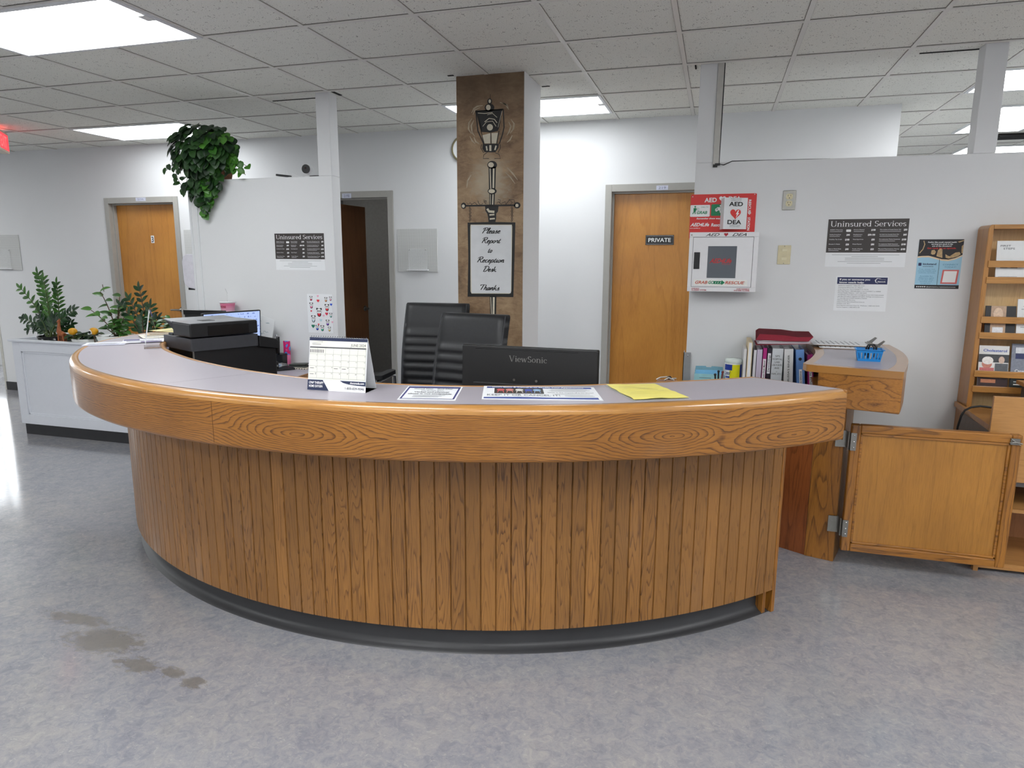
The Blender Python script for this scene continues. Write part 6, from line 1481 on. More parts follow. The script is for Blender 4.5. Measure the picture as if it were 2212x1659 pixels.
m = MB(); m.box(0.198, 4.21, WS, 0.224, 4.47, 1.098); m.build('cover', plain('manila', rgb(226, 208, 170), 0.6, var=0.03), o, bevel=0.001)
m = MB(); m.box(0.203, 4.209, WS+0.003, 0.219, 4.468, 1.093); m.build('pages', M_paper, o)
o = thing('frosted_sleeve', 'short frosted plastic sleeve standing beside the wipes canister', 'folder', (0.185, 4.3, WS))
m = MB(); m.box(0.178, 4.215, WS, 0.194, 4.45, 1.055); m.build('cover', plain('frosted', rgb(214, 214, 214), 0.4), o, bevel=0.001)
# red folder on top of the binders
o = thing('red_folder', 'dark red folder with papers lying open on top of the binders', 'folder', (0.39, 4.3, 1.072))
zt = 1.092
m = MB(); m.obox((0.385, 4.29, zt+0.002), ((1, 0, 0.06), (0, 1, 0), (-0.06, 0, 1)), (0.145, 0.11, 0.0015)); m.build('lower_cover', plain('folder_red', rgb(140, 24, 46), 0.75, var=0.05), o)
m = MB(); rnd = random.Random(3)
for k in range(7):
    m.obox((0.39+rnd.uniform(-0.006, 0.010), 4.288+rnd.uniform(-0.004, 0.004), zt+0.006+k*0.0034), ((1, rnd.uniform(-0.03, 0.03), 0.04+0.004*k), (rnd.uniform(-0.02, 0.02), 1, 0), (-0.04, 0, 1)), (0.140, 0.108, 0.0011))
m.build('papers', plain('paper_pinkish', rgb(224, 212, 218), 0.6), o)
m = MB(); top_p = [(0.235, 4.172, 1.112), (0.255, 4.178, 1.150), (0.39, 4.175, 1.147), (0.46, 4.18, 1.138), (0.545, 4.178, 1.143)]
n = len(top_p); back_p = [(0.245, 4.40, 1.150), (0.262, 4.40, 1.162), (0.39, 4.40, 1.160), (0.46, 4.40, 1.152), (0.545, 4.40, 1.153)]
low_p = [(0.236, 4.170, 1.114), (0.28, 4.170, 1.117), (0.39, 4.168, 1.114), (0.46, 4.168, 1.116), (0.52, 4.168, 1.118)]
m.add(top_p+back_p+low_p, [(i, i+1, n+i+1, n+i) for i in range(n-1)]+[(2*n+i, 2*n+i+1, i+1, i) for i in range(n-1)]+[(i, n+i, n+i+1, i+1) for i in range(n-1)])
up_ = m.build('upper_cover', plain('folder_red', rgb(140, 24, 46), 0.75, var=0.05), o); sm = up_.modifiers.new('thick', 'SOLIDIFY'); sm.thickness = 0.003
# tissue box of masks
o = thing('mask_box', 'pale teal box of blue face masks with its lid folded up', 'box', (-0.015, 4.30, WS))
M_teal = plain('mask_box_teal', rgb(150, 200, 206), 0.5)
bx0, bx1 = -0.100, 0.070
m = MB(); m.box(bx0, 4.26, WS, bx1, 4.264, 0.886); m.box(bx0, 4.35, WS, bx1, 4.354, 0.886); m.box(bx0, 4.264, WS, bx0+0.004, 4.35, 0.886); m.box(bx1-0.004, 4.264, WS, bx1, 4.35, 0.886); m.box(bx0, 4.264, WS, bx1, 4.35, WS+0.004); m.build('carton', M_teal, o)
m = MB(); m.extr([(0, 0), (0.17, 0), (0.166, 0.034), (0.10, 0.036), (0.096, 0.029), (0.068, 0.029), (0.064, 0.036), (0.004, 0.034)], (bx0, 4.352, 0.886), UX, (0, 0.12, 1), (0, 1, 0), 0.002); m.build('open_lid', plain('mask_lid', rgb(112, 160, 176), 0.5), o)
for k in range(6):
    m = MB(); m.obox((-0.015, 4.275+k*0.012, 0.885+0.003*(k % 2)), ((1, 0, 0.01*(k-3)), (0, 1, 0), (0, 0, 1)), (0.080, 0.004, 0.012)); m.build('face_mask', plain('mask_blue', rgb(120, 188, 226), 0.7), o)
m = MB(); m.stroke([(bx0+0.03, 0.862), (bx0+0.10, 0.862)], 0.004, lambda a, b: V((a, 4.2595, b))); m.build('printed_lines', plain('teal_dark', rgb(96, 130, 140), 0.6), o)
o = thing('wipes_canister', 'yellow, blue and white disinfecting wipes canister with a clear lid', 'canister', (0.125, 4.30, WS))
m = MB(); m.lathe([(0, 0), (0.048, 0.0), (0.05, 0.004), (0.05, 0.205), (0.048, 0.208)], seg=36); m.build('canister_body', plain('canister_white', rgb(232, 234, 234), 0.35), o, world=False)
def cyl_patch(m, a0, a1, z0, z1, r, n=10):
    vs = []
    for i in range(n+1):
        a = math.radians(a0+(a1-a0)*i/n); vs += [(r*math.cos(a), r*math.sin(a), z0), (r*math.cos(a), r*math.sin(a), z1)]
    m.add(vs, [(2*i, 2*i+2, 2*i+3, 2*i+1) for i in range(n)], True)
m = MB(); cyl_patch(m, 262, 318, 0.10, 0.200, 0.0506); cyl_patch(m, 245, 262, 0.10, 0.165, 0.0506); m.build('yellow_label', plain('label_yellow', rgb(222, 218, 20), 0.35), o, world=False)
m = MB(); cyl_patch(m, 200, 262, 0.165, 0.200, 0.0508); cyl_patch(m, 318, 352, 0.06, 0.200, 0.0506); cyl_patch(m, 215, 248, 0.118, 0.128, 0.0508); m.build('blue_label', plain('label_blue', rgb(36, 60, 150), 0.35), o, world=False)
m = MB(); text(m, 'Lysol', lambda a, b: V((0.0512*math.cos(math.radians(208)+a/0.0512), 0.0512*math.sin(math.radians(208)+a/0.0512), b)), 0.0, 0.138, w=0.040, h=0.022, shear=0.35, bold=0.02); m.build('lettering', plain('label_navy', rgb(28, 44, 120), 0.4), o, world=False)
m = MB(); m.lathe([(0.051, 0.206), (0.052, 0.210), (0.052, 0.222), (0.045, 0.232), (0.0, 0.236)], seg=36); m.build('lid', plain('lid_clear', rgb(212, 222, 216), 0.2), o, world=False)
# small bits on the side surface: sunglasses-like case pieces
o = thing('eyeglasses', 'tangle of glasses with pale frames just above the counter edge before the door', 'eyeglasses', (-0.207, 3.35, WS))
bz = 0.992; ox_ = -0.207; oy_ = 3.35
m = MB()
m.tube([(ox_-0.05, oy_, bz), (ox_-0.03, oy_, bz+0.012), (ox_, oy_+0.01, bz+0.014), (ox_+0.02, oy_, bz+0.008), (ox_+0.045, oy_, bz+0.01)], 0.0035, 8); m.tube([(ox_-0.01, oy_-0.01, bz), (ox_+0.01, oy_-0.02, bz+0.015), (ox_+0.035, oy_-0.01, bz+0.003)], 0.004, 8); m.build('frame', plain('glasses_silver', rgb(190, 186, 180), 0.3, metal=0.5), o)
m = MB(); m.ball((ox_+0.012, oy_-0.005, bz+0.012), 0.012, 10, (1, 1, 0.8)); m.build('hinge_cap', M_black, o)
m = MB(); m.box(ox_-0.05, oy_-0.03, WS, ox_+0.05, oy_+0.05, bz-0.006); m.build('case', plain('case_brown', rgb(150, 110, 90), 0.5), o, bevel=0.006)
o = thing('pen_cup', 'black pen caps showing over the counter edge in front of the mask box', 'pen holder', (-0.05, 4.12, WS))
m = MB(); m.lathe([(0.0, 0), (0.035, 0), (0.037, 0.07), (0.034, 0.07), (0.033, 0.005)], c=(0.045, 4.14, WS), seg=24); m.build('cup', M_black, o)
for dx_, top_, mt in ((-0.004, 0.925, M_black), (0.014, 0.922, plain('pen_red', rgb(110, 40, 40), 0.4)), (-0.018, 0.905, M_black)):
    m = MB(); m.tube([(0.045+dx_*0.5, 4.14, WS+0.006), (0.045+dx_*1.3, 4.138, top_)], 0.005, 10); m.ball((0.045+dx_*1.3, 4.138, top_), 0.008, 10); m.build('pen', mt, o)

# ================================================================== wing counter things
o = thing('clipboard', 'clipboard with printed sheets on the wing counter, nearer the wall', 'clipboard', (0.74, 4.36, ZT), 0.0, group='clipboards on the wing counter')
M_clipb = plain('clipboard_brown', rgb(120, 96, 76), 0.5)
def clipboard(o, cx, cy, ang, z, L=0.32, W_=0.23):
    Mx = Matrix.Translation((cx, cy, z)) @ Matrix.Rotation(ang, 4, 'Z')
    m = MB(); m.prism(rrect(-L/2, -W_/2, L/2, W_/2, 0.012), 0.0003, 0.0033); m.mv(Mx); m.build('board', M_clipb, o)
    m = MB()
    for k in range(4): m.box(-L/2+0.006*k-0.01, -W_/2+0.006, 0.0035+0.0012*k, L/2-0.03, W_/2-0.008, 0.0045+0.0012*k)
    m.mv(Mx); m.build('papers', M_paper, o)
    m = MB()
    for k in range(9): m.box(-L/2+0.02+k*0.026, -W_/2+0.02, 0.0082, -L/2+0.026+k*0.026, W_/2-0.03-0.02*(k % 3), 0.0086)
    m.mv(Mx); m.build('printed_lines', plain('pale_ink', rgb(150, 150, 156), 0.6), o)
    m = MB(); m.box(L/2-0.035, -0.05, 0.008, L/2-0.004, 0.05, 0.012); m.add([(L/2-0.02, -0.045, 0.014), (L/2-0.02, 0.045, 0.014), (L/2+0.012, 0.028, 0.044), (L/2+0.012, -0.028, 0.044)], [(0, 1, 2, 3), (3, 2, 1, 0)])
    m.tube([(L/2-0.02, -0.045, 0.014), (L/2-0.02, 0.045, 0.014)], 0.005, 8); m.mv(Mx); m.build('metal_clip', M_steel, o)
clipboard(o, 0.725, 4.33, 0.0, ZT+0.011)
o = thing('clipboard', 'lower clipboard under the other one, its clip nearer the blue basket', 'clipboard', (0.76, 4.24, ZT), 0.0, group='clipboards on the wing counter')
clipboard(o, 0.755, 4.27, -0.05, ZT)
bk_ = thing('basket', 'small bright blue plastic basket with a black clip on the wing counter', 'basket', (0.745, 3.72, ZT), -0.10)
M_bas = plain('basket_blue', rgb(28, 132, 206), 0.3, var=0.02)
m = MB(); bw, bd_, tw, td, bh = 0.050, 0.035, 0.059, 0.044, 0.056
def bp(u, v, f): # f height fraction
    return ((bw+(tw-bw)*f)*u, (bd_+(td-bd_)*f)*v)
m.box(-bw, -bd_, 0.0005, bw, bd_, 0.004)
for side in range(4):
    nsl = 8 if side % 2 == 0 else 5
    def pt(s_, f):
        if side == 0: u, v = s_, -1
        elif side == 1: u, v = 1, s_
        elif side == 2: u, v = -s_, 1
        else: u, v = -1, -s_
        x, y = bp(u, v, f); return V((x, y, bh*f))
    def quad(s0, s1, f0, f1):
        m.add([pt(s0, f0), pt(s1, f0), pt(s1, f1), pt(s0, f1)]+[p_*0.96+V((0, 0, p_.z*0.04)) for p_ in (pt(s0, f0), pt(s1, f0), pt(s1, f1), pt(s0, f1))], [(0, 1, 2, 3), (7, 6, 5, 4), (0, 4, 5, 1), (1, 5, 6, 2), (2, 6, 7, 3), (3, 7, 4, 0)])
    quad(-1, 1, 0, 0.22); quad(-1, 1, 0.76, 1.0)
    for k in range(nsl+1):
        c_ = -1+2*k/nsl; quad(max(-1, c_-0.055), min(1, c_+0.055), 0.22, 0.76)
m.build('basket_shell', M_bas, bk_, world=False)
m = MB(); z = bh
m.box(-tw-0.007, -td-0.006, z, tw+0.007, -td+0.003, z+0.004); m.box(-tw-0.007, td-0.003, z, tw+0.007, td+0.006, z+0.004); m.box(-tw-0.007, -td+0.003, z, -tw+0.002, td-0.003, z+0.004); m.box(tw-0.002, -td+0.003, z, tw+0.007, td-0.003, z+0.004); m.build('basket_rim', M_bas, bk_, world=False, bevel=0.002)
m = MB()
for k, (yo_, xo) in enumerate(((0.0, 0.0), (0.018, 0.012))):
    m.tube([(-0.012+xo, yo_, 0.012), (-0.014+xo, yo_, 0.062), (-0.007+xo, yo_, 0.077), (0.011+xo, yo_, 0.078), (0.021+xo, yo_, 0.068), (0.021+xo, yo_, 0.02)], 0.0042, 8)
m.build('carry_handle', M_blackg, bk_, world=False)
m = MB()
for k in range(4): m.tube([(-0.035+k*0.02, -0.015, 0.006), (-0.032+k*0.022, 0.015, 0.038)], 0.0045, 8)
m.build('white_items', M_white, bk_, world=False)

# ================================================================== brochure rack at the right wall
rk = thing('brochure_rack', 'light oak wall brochure rack with leaflets behind the computer desk', 'brochure rack', (1.9, 4.42, 0))
ry0, ry1 = 4.33, 4.494; rx0, rx1 = 1.390, 2.62
m = MB(); prof = [(rx0, 0.0), (rx0+0.024, 0.0), (rx0+0.024, 1.765), (rx0+0.014, 1.765), (rx0+0.006, 1.758), (rx0, 1.745)]
m.prism_y(prof, ry0, ry1); m.build('side_panel', M_rackv, rk, bevel=0.003)
m = MB(); m.box(rx0+0.0245, ry0+0.03, 0.02, rx0+0.034, ry0+0.045, 1.74); m.build('inner_stile', M_rackv, rk)
m = MB(); m.box(rx1-0.045, ry0, 0.0, rx1, ry1, 1.765); m.build('side_panel', M_rackv, rk, bevel=0.003)
m = MB(); m.box(rx0+0.0245, ry1-0.012, 0.55, rx1-0.045, ry1-0.002, 1.75); m.build('back_panel', M_rackb, rk)
m = MB(); m.box(rx0+0.0245, ry0, 1.742, rx1-0.045, ry1, 1.765); m.build('top_board', M_rack, rk, bevel=0.002)
tiers = [(1.574, 1.538, 1.487, 1.452), (1.272, 1.236, 1.185, 1.150), (0.972, 0.936, 0.885, 0.850)]
for a, b, c_, d in tiers:
    for u_, l_ in ((a, b), (c_, d)):
        m = MB(); m.box(rx0+0.016, ry0-0.006, l_, rx1-0.04, ry0+0.010, u_); m.build('retaining_rail', M_rack, rk, bevel=0.002)
    m = MB(); m.box(rx0+0.025, ry0+0.010, d+0.002, rx1-0.045, ry1-0.012, d+0.014); m.build('shelf', M_rack, rk)
m = MB(); m.box(rx0+0.025, ry0+0.01, 0.665, rx1-0.045, ry1-0.012, 0.68); m.build('shelf', M_rack, rk)
m = MB(); m.box(rx0+0.0245, ry0-0.004, 0.60, rx1-0.045, ry0+0.012, 0.64); m.build('cross_rail', M_rack, rk)
def brochure(label, x, z, w_, h_, decos, base=(226, 228, 228)):
    o = thing('brochure', label, 'brochure', (x, ry0+0.020, z), 0.0, group='brochures standing in the oak rack')
    L = 0.16
    m = MB(); m.obox((w_/2, 0.010, h_/2), ((1, 0, 0), (0, 1, -L), (0, L, 1)), (w_/2, 0.003, h_/2)); m.build('cover', plain('brochure_%d_%d_%d' % base, rgb(*base), 0.4, var=0.02), o, world=False)
    for i_, (col, rc) in enumerate(decos):
        m = MB()
        def fb_(a, b): return V((a, 0.010+L*(b-h_/2)*1.0-0.0036-0.0003*i_, b))
        if isinstance(rc, str):
            text(m, rc.split('|')[0], fb_, w_*float(rc.split('|')[1]), h_*float(rc.split('|')[2]), w=w_*float(rc.split('|')[3]), h=h_*float(rc.split('|')[4]), bold=0.02); nm = 'lettering'
        elif rc[0] == 'e': m.poly(ellipse(w_*rc[1], h_*rc[2], w_*rc[3], h_*rc[4], 16), fb_); nm = 'picture_shape'
        else: m.poly([(w_*rc[0], h_*rc[1]), (w_*rc[2], h_*rc[1]), (w_*rc[2], h_*rc[3]), (w_*rc[0], h_*rc[3])], fb_); nm = 'picture_block'
        m.build(nm, plain('bro_%d_%d_%d' % col, rgb(*col), 0.45, var=0.12, nscale=90), o, world=False)
    return o
brochure('white brochure titled FIRST STEPS in the top row of the rack', 1.452, 1.466, 0.135, 0.215, [((120, 120, 124), 'FIRST|0.12|0.85|0.36|0.045'), ((120, 120, 124), 'STEPS|0.22|0.78|0.40|0.045'), ((60, 60, 62), (0.15, 0.32, 0.75, 0.48)), ((176, 176, 180), ('e', 0.45, 0.38, 0.12, 0.06)), ((190, 190, 194), (0.1, 0.10, 0.75, 0.115))])
brochure('tall white and pink brochure at the right edge of the top row', 1.640, 1.466, 0.16, 0.275, [((196, 120, 160), (0.04, 0.02, 0.09, 0.35)), ((200, 150, 180), (0.55, 0.02, 0.62, 0.30)), ((170, 170, 176), (0.04, 0.50, 1.0, 0.515))])
brochure('small card with a face and black stripes, left of the middle row', 1.436, 1.164, 0.145, 0.165, [((30, 28, 30), (0, 0, 1, 1)), ((186, 156, 130), (0.18, 0.05, 0.68, 1.0)), ((224, 196, 170), ('e', 0.42, 0.74, 0.16, 0.2)), ((226, 226, 230), (0.25, 0.03, 0.6, 0.30))], (40, 40, 42))
brochure('small white handwritten card in the middle row of the rack', 1.585, 1.164, 0.125, 0.205, [((150, 152, 156), (0.15, 0.72, 0.8, 0.74)), ((160, 160, 160), (0.2, 0.80, 0.85, 0.815)), ((150, 150, 150), (0.15, 0.25, 0.75, 0.265))])
brochure('dark brochure cut by the right edge in the middle row', 1.765, 1.164, 0.14, 0.25, [((70, 96, 60), (0, 0, 1, 0.35)), ((90, 110, 160), (0, 0.35, 1, 0.6))], (84, 88, 112))
brochure('Cholesterol brochure with two white-haired people in the bottom row', 1.432, 0.864, 0.145, 0.245, [((60, 62, 66), (0, 0.62, 1, 0.80)), ((38, 76, 170), 'Cholesterol|0.14|0.86|0.78|0.055'), ((200, 130, 112), ('e', 0.28, 0.58, 0.17, 0.10)), ((236, 232, 228), ('e', 0.30, 0.66, 0.19, 0.09)), ((206, 180, 164), ('e', 0.76, 0.68, 0.10, 0.08)), ((90, 94, 100), (0.55, 0.36, 0.98, 0.60)), ((196, 110, 110), (0.04, 0.36, 0.52, 0.50)), ((46, 20, 22), (0.0, 0.02, 1.0, 0.33)), ((186, 120, 84), (0.1, 0.16, 0.6, 0.24)), ((60, 74, 160), (0.0, 0.02, 1.0, 0.07))], (226, 226, 224))
brochure("blue-grey brochure titled Canada's showing a woman in a lilac top, bottom row", 1.588, 0.864, 0.155, 0.260, [((128, 134, 148), (0.0, 0.36, 1.0, 0.96)), ((216, 220, 226), (0.12, 0.80, 0.42, 0.92)), ((40, 50, 96), (0.12, 0.68, 0.42, 0.79)), ((206, 204, 206), (0.60, 0.52, 0.92, 0.88)), ((232, 228, 224), ('e', 0.74, 0.74, 0.11, 0.08)), ((206, 160, 140), ('e', 0.74, 0.69, 0.08, 0.06)), ((150, 132, 186), (0.55, 0.36, 0.95, 0.60)), ((240, 240, 240), "Canada's|0.12|0.40|0.5|0.055"), ((30, 40, 40), (0.0, 0.0, 1.0, 0.33)), ((190, 200, 196), (0.1, 0.19, 0.85, 0.205)), ((220, 220, 216), (0.1, 0.13, 0.9, 0.15))], (96, 102, 116))
brochure('brochure with a green and blue cover at the right edge of the bottom row', 1.770, 0.864, 0.14, 0.245, [((60, 80, 130), (0, 0, 1, 0.5)), ((150, 110, 90), (0, 0.5, 1, 0.7))], (96, 124, 70))
o = thing('paper_stack', 'flat stack of pale blue paper on the lowest shelf of the rack', 'paper', (1.50, 4.40, 0.68)); m = MB()
m.box(1.44, 4.345, 0.6805, 1.62, 4.47, 0.705); m.build('sheets', plain('paper_bluish', rgb(190, 200, 214), 0.6), o)

# ================================================================== computer desk right edge
cd = thing('computer_desk', 'light oak veneer computer desk with open shelves behind the gate at the right edge', 'desk', (1.9, 4.05, 0))
m = MB(); m.box(1.345, 3.83, 0.485, 2.45, 3.848, 0.915); m.build('front_panel', M_desk, cd, bevel=0.0015)
m = MB(); m.prism([(1.345, 3.85), (2.45, 3.85), (2.45, 4.32), (1.383, 4.32), (1.383, 4.47), (1.372, 4.47)], 0.737, 0.765); m.build('desktop', M_desk, cd, bevel=0.001)
m = MB(); m.box(1.352, 3.87, 0.02, 1.370, 4.28, 0.736); m.build('side_panel', plain('panel_grey', rgb(128, 118, 112), 0.6, var=0.06), cd)
m = MB(); m.box(2.40, 3.85, 0.02, 2.418, 4.29, 0.722); m.build('side_panel', M_desk, cd)
m = MB(); m.box(1.370, 3.86, 0.455, 2.40, 4.28, 0.478); m.build('grey_rail', plain('panel_grey2', rgb(112, 110, 110), 0.6), cd)
for z in (0.03, 0.325):
    m = MB(); m.box(1.370, 3.835, z, 2.40, 4.26, z+0.018); m.build('shelf', M_desk, cd)
m = MB(); m.box(1.370, 4.262, 0.03, 2.40, 4.275, 0.72); m.build('back_panel', M_doord, cd)
m = MB(); m.box(1.350, 3.825, 0.0, 1.372, 3.855, 0.07); m.build('foot', M_desk, cd)
m = MB(); m.box(1.370, 3.83, 0.018, 2.40, 3.845, 0.03); m.build('plinth', M_desk, cd)
m = MB(); m.box(1.595, 3.95, 0.915, 2.45, 4.28, 0.935); m.build('raised_shelf', M_desk, cd)
m = MB(); m.box(1.62, 4.0, 0.765, 1.638, 4.27, 0.915); m.build('shelf_support', plain('panel_dark', rgb(84, 80, 78), 0.5), cd)
o = thing('power_cable', 'black cable arching off the computer desk down the wall side', 'cable', (1.40, 4.0, 0.2))
m = MB(); m.tube([(1.72, 4.08, 0.772), (1.55, 4.09, 0.785), (1.437, 4.10, 0.808), (1.38, 4.10, 0.812), (1.340, 4.10, 0.803), (1.312, 4.10, 0.785), (1.298, 4.10, 0.755), (1.288, 4.10, 0.69), (1.286, 4.10, 0.50), (1.30, 4.10, 0.30), (1.33, 4.09, 0.15)], 0.0055, 8); m.build('cable', M_black, o)
m = MB(); m.tube([(1.33, 4.09, 0.15), (1.335, 4.085, 0.01), (1.34, 4.15, 0.007)], 0.0055, 8); m.build('cable_end', M_black, o)
o = thing('storage_bottle', 'small bottle with a white cap in the dark gap under the rack', 'bottle', (1.43, 4.38, 0)) 
m = MB(); m.lathe([(0, 0.0), (0.03, 0.0), (0.03, 0.50), (0.012, 0.54)], c=(1.455, 4.41, 0), seg=16); m.build('body', plain('bottle_blue', rgb(40, 60, 110), 0.3), o)
m = MB(); m.lathe([(0.018, 0.53), (0.018, 0.57), (0, 0.57)], c=(1.455, 4.41, 0), seg=16); m.build('cap', M_white, o)

# ================================================================== planter with plants
PX0, PX1, PY0, PY1, PH = -5.955, -3.985, 4.440, 4.885, 0.860
M_plw = plain('planter_white', rgb(224, 227, 234), 0.4, var=0.008)
pln = thing('planter_box', 'long white panelled planter box with a dark kick strip behind the counter', 'planter', ((PX0+PX1)/2, 4.66, 0))
m = MB(); m.box(PX0+0.028, PY0+0.020, 0.10, PX1-0.02, PY1-0.02, 0.115); m.box(PX0+0.026, PY0+0.028, 0.10, PX1-0.02, PY0+0.04, PH-0.02); m.box(PX0+0.026, PY1-0.04, 0.10, PX1-0.02, PY1-0.022, PH-0.02); m.box(PX0+0.026, PY0+0.04, 0.10, PX0+0.04, PY1-0.04, PH-0.02); m.box(PX1-0.034, PY0+0.04, 0.10, PX1-0.02, PY1-0.04, PH-0.02)
m.build('box_body', M_plw, pln)
m = MB(); z0, z1 = 0.10, PH-0.02
xs_ = [PX0+0.026, PX0+0.115, -4.905, -4.815, -4.05, PX1-0.02]
m.box(xs_[0], PY0+0.012, z0, xs_[1], PY0+0.028, z1); m.box(xs_[2], PY0+0.012, z0, xs_[3], PY0+0.028, z1); m.box(xs_[4], PY0+0.012, z0, xs_[5], PY0+0.028, z1)
for a, b in ((1, 2), (3, 4)):
    m.box(xs_[a], PY0+0.012, z0, xs_[b], PY0+0.028, z0+0.085); m.box(xs_[a], PY0+0.012, z1-0.085, xs_[b], PY0+0.028, z1)
m.build('panel_frame', M_plw, pln, bevel=0.002)
m = MB()
for a, b in ((1, 2), (3, 4)):
    A_, B_, C_, D_ = xs_[a], xs_[b], z0+0.085, z1-0.085; k = 0.016
    for r_ in ((A_, C_, A_+k, D_), (B_-k, C_, B_, D_), (A_, C_, B_, C_+k), (A_, D_-k, B_, D_)): m.box(r_[0], PY0+0.020, r_[1], r_[2], PY0+0.0285, r_[3])
m.build('moulding', M_plw, pln, bevel=0.003)
m = MB(); m.box(PX0, PY0-0.008, PH-0.02, PX1, PY0+0.035, PH); m.box(PX0, PY1-0.045, PH-0.02, PX1, PY1, PH); m.box(PX0, PY0+0.035, PH-0.02, PX0+0.035, PY1-0.045, PH); m.box(PX1-0.045, PY0+0.035, PH-0.02, PX1, PY1-0.045, PH)
m.build('top_rim', M_plw, pln, bevel=0.004)
m = MB(); m.box(PX0+0.045, PY0+0.03, 0.0, PX1-0.03, PY1-0.04, 0.10); m.build('kick_strip', M_rubber, pln)
m = MB(); m.box(PX0+0.04, PY0+0.04, 0.115, PX1-0.035, PY1-0.04, PH-0.115); m.build('dark_lining', plain('liner_dark', rgb(44, 46, 52), 0.6), pln)
PZ = PH-0.115
def leaf(mb, base, direc, up, L, W_, curl=0.25, heartish=False, n=6, fold=0.15):
    """curved leaf with a mid fold"""
    d = V(direc).normalized(); u = V(up); s_ = d.cross(u); s_ = s_.normalized() if s_.length > 1e-5 else d.orthogonal().normalized(); u = s_.cross(d).normalized()
    base = V(base); vs = []
    for i in range(n+1):
        t_ = i/n
        if heartish: wd = W_*math.sin(PI*min(1, (t_*0.86+0.14)))**0.7*(1 if t_ < 0.97 else 0.25)
        else: wd = W_*math.sin(PI*min(1, t_*0.93+0.05))**0.85
        if i == n: wd = 0.0008
        c_ = base+d*(L*t_)-u*(curl*L*t_*t_)
        vs += [c_-s_*wd/2+u*fold*wd, c_, c_+s_*wd/2+u*fold*wd]
    fs = []
    for i in range(n):
        a = 3*i; fs += [(a, a+1, a+4, a+3), (a+1, a+2, a+5, a+4)]
    mb.add(vs, fs, True)
def leafmat(name, c1, c2, rough=0.35):
    t = NT(name); g = t.n('ShaderNodeNewGeometry'); c = t.ramp(g.outputs['Random Per Island'], [(0.0, c1), (1.0, c2)])
    c = t.mix(t.math('MULTIPLY', t.noise(t.coord('Object'), 40.0, 2), 0.4), c, tuple(k*0.6 for k in c1[:3])+(1,))
    t.base(c); t.b.inputs['Roughness'].default_value = rough; t.b.inputs['Subsurface Weight'].default_value = 0.0
    return t.m
M_leafd = leafmat('leaf_dark', rgb(24, 50, 30), rgb(44, 84, 40)); M_leafm = leafmat('leaf_mid', rgb(44, 84, 34), rgb(86, 140, 56)); M_leafl = leafmat('leaf_light', rgb(96, 150, 60), rgb(150, 196, 96))
M_ivy = leafmat('ivy', rgb(22, 44, 26), rgb(52, 92, 40), 0.4); M_ivyl = leafmat('ivy_young', rgb(52, 104, 34), rgb(84, 142, 50), 0.4); M_stem = plain('stem', rgb(70, 88, 40), 0.6); M_stemb = plain('stem_brown', rgb(84, 58, 40), 0.6); M_soil = plain('soil', rgb(50, 36, 28), 0.95, var=0.3, nscale=80)
def zz_stem(ms, ml, p0, p1, bend, nl, L, W_, seed=0, rnd=random):
    p0 = V(p0); p1 = V(p1); mid = (p0+p1)/2+V(bend); pts = []
    for i in range(9):
        t_ = i/8; pts.append(p0*(1-t_)**2+mid*2*t_*(1-t_)+p1*t_*t_)
    ms.tube(pts, [0.007-0.0006*i for i in range(9)], 6)
    for k in range(nl):
        t_ = 0.25+0.72*k/(nl-1); i = min(7, int(t_*8)); f_ = t_*8-i; p = pts[i]*(1-f_)+pts[i+1]*f_; d = (pts[i+1]-pts[i]).normalized()
        sd = d.cross(V((0.2, -1, 0.1))).normalized()
        for s_ in (-1, 1):
            dr = (d*0.75+sd*s_*0.9+V((rnd.uniform(-.2, .2), rnd.uniform(-.35, .1), rnd.uniform(-.1, .2)))).normalized()
            leaf(ml, p, dr, V((0.1, -0.9, 0.5)), L*(1.05-0.25*t_)*rnd.uniform(.85, 1.1), W_*rnd.uniform(.85, 1.1), 0.2)
    leaf(ml, pts[-1], pts[-1]-pts[-2], (0, -1, 0.3), L*0.9, W_*0.8, 0.1)
rnd = random.Random(11)
# big ZZ plant in the dark tray
zz = thing('zz_plant', 'tall green plant with paired leaves in a dark pot at the left of the planter', 'potted plant', (-5.66, 4.64, PZ))
m = MB(); m.lathe([(0, 0), (0.11, 0.0), (0.135, 0.135), (0.128, 0.137), (0.12, 0.115), (0.0, 0.112)], c=(-5.66, 4.64, PZ), seg=24); m.build('pot', M_blackg, zz)
m = MB(); m.lathe([(0.0, 0.128), (0.09, 0.124), (0.122, 0.112)], c=(-5.66, 4.64, PZ), seg=20); m.build('soil', M_soil, zz)
ms = MB(); m1 = MB(); m2 = MB(); b0 = V((-5.66, 4.64, PZ+0.12))
for (dx, dy, dz, bx_, nl, tgt) in ((-0.33, 0.0, 0.43, -0.02, 8, m1), (-0.13, 0.02, 0.56, -0.06, 11, m1), (-0.02, -0.02, 0.52, 0.02, 10, m1), (0.04, 0.05, 0.47, 0.04, 10, m1), (0.26, 0.0, 0.25, 0.0, 8, m2), (0.20, -0.06, 0.19, 0.02, 7, m2), (-0.30, -0.03, 0.16, 0.0, 7, m2), (-0.20, 0.04, 0.26, 0.02, 8, m2), (-0.32, 0.02, 0.06, 0.0, 5, m2), (0.08, -0.05, 0.18, 0.02, 6, m2), (-0.08, -0.05, 0.17, 0.0, 7, m2), (0.16, 0.05, 0.12, 0.0, 5, m2), (-0.16, -0.05, 0.10, 0.0, 5, m2)):
    zz_stem(ms, tgt, b0+V((dx*0.12, dy, 0)), b0+V((dx, dy, dz)), (bx_*0.5-dx*0.18, 0, 0.05), nl, 0.078, 0.032, rnd=rnd)
ms.build('stems', M_stem, zz); m1.build('young_leaves', M_leafm, zz); m2.build('dark_leaves', M_leafd, zz)
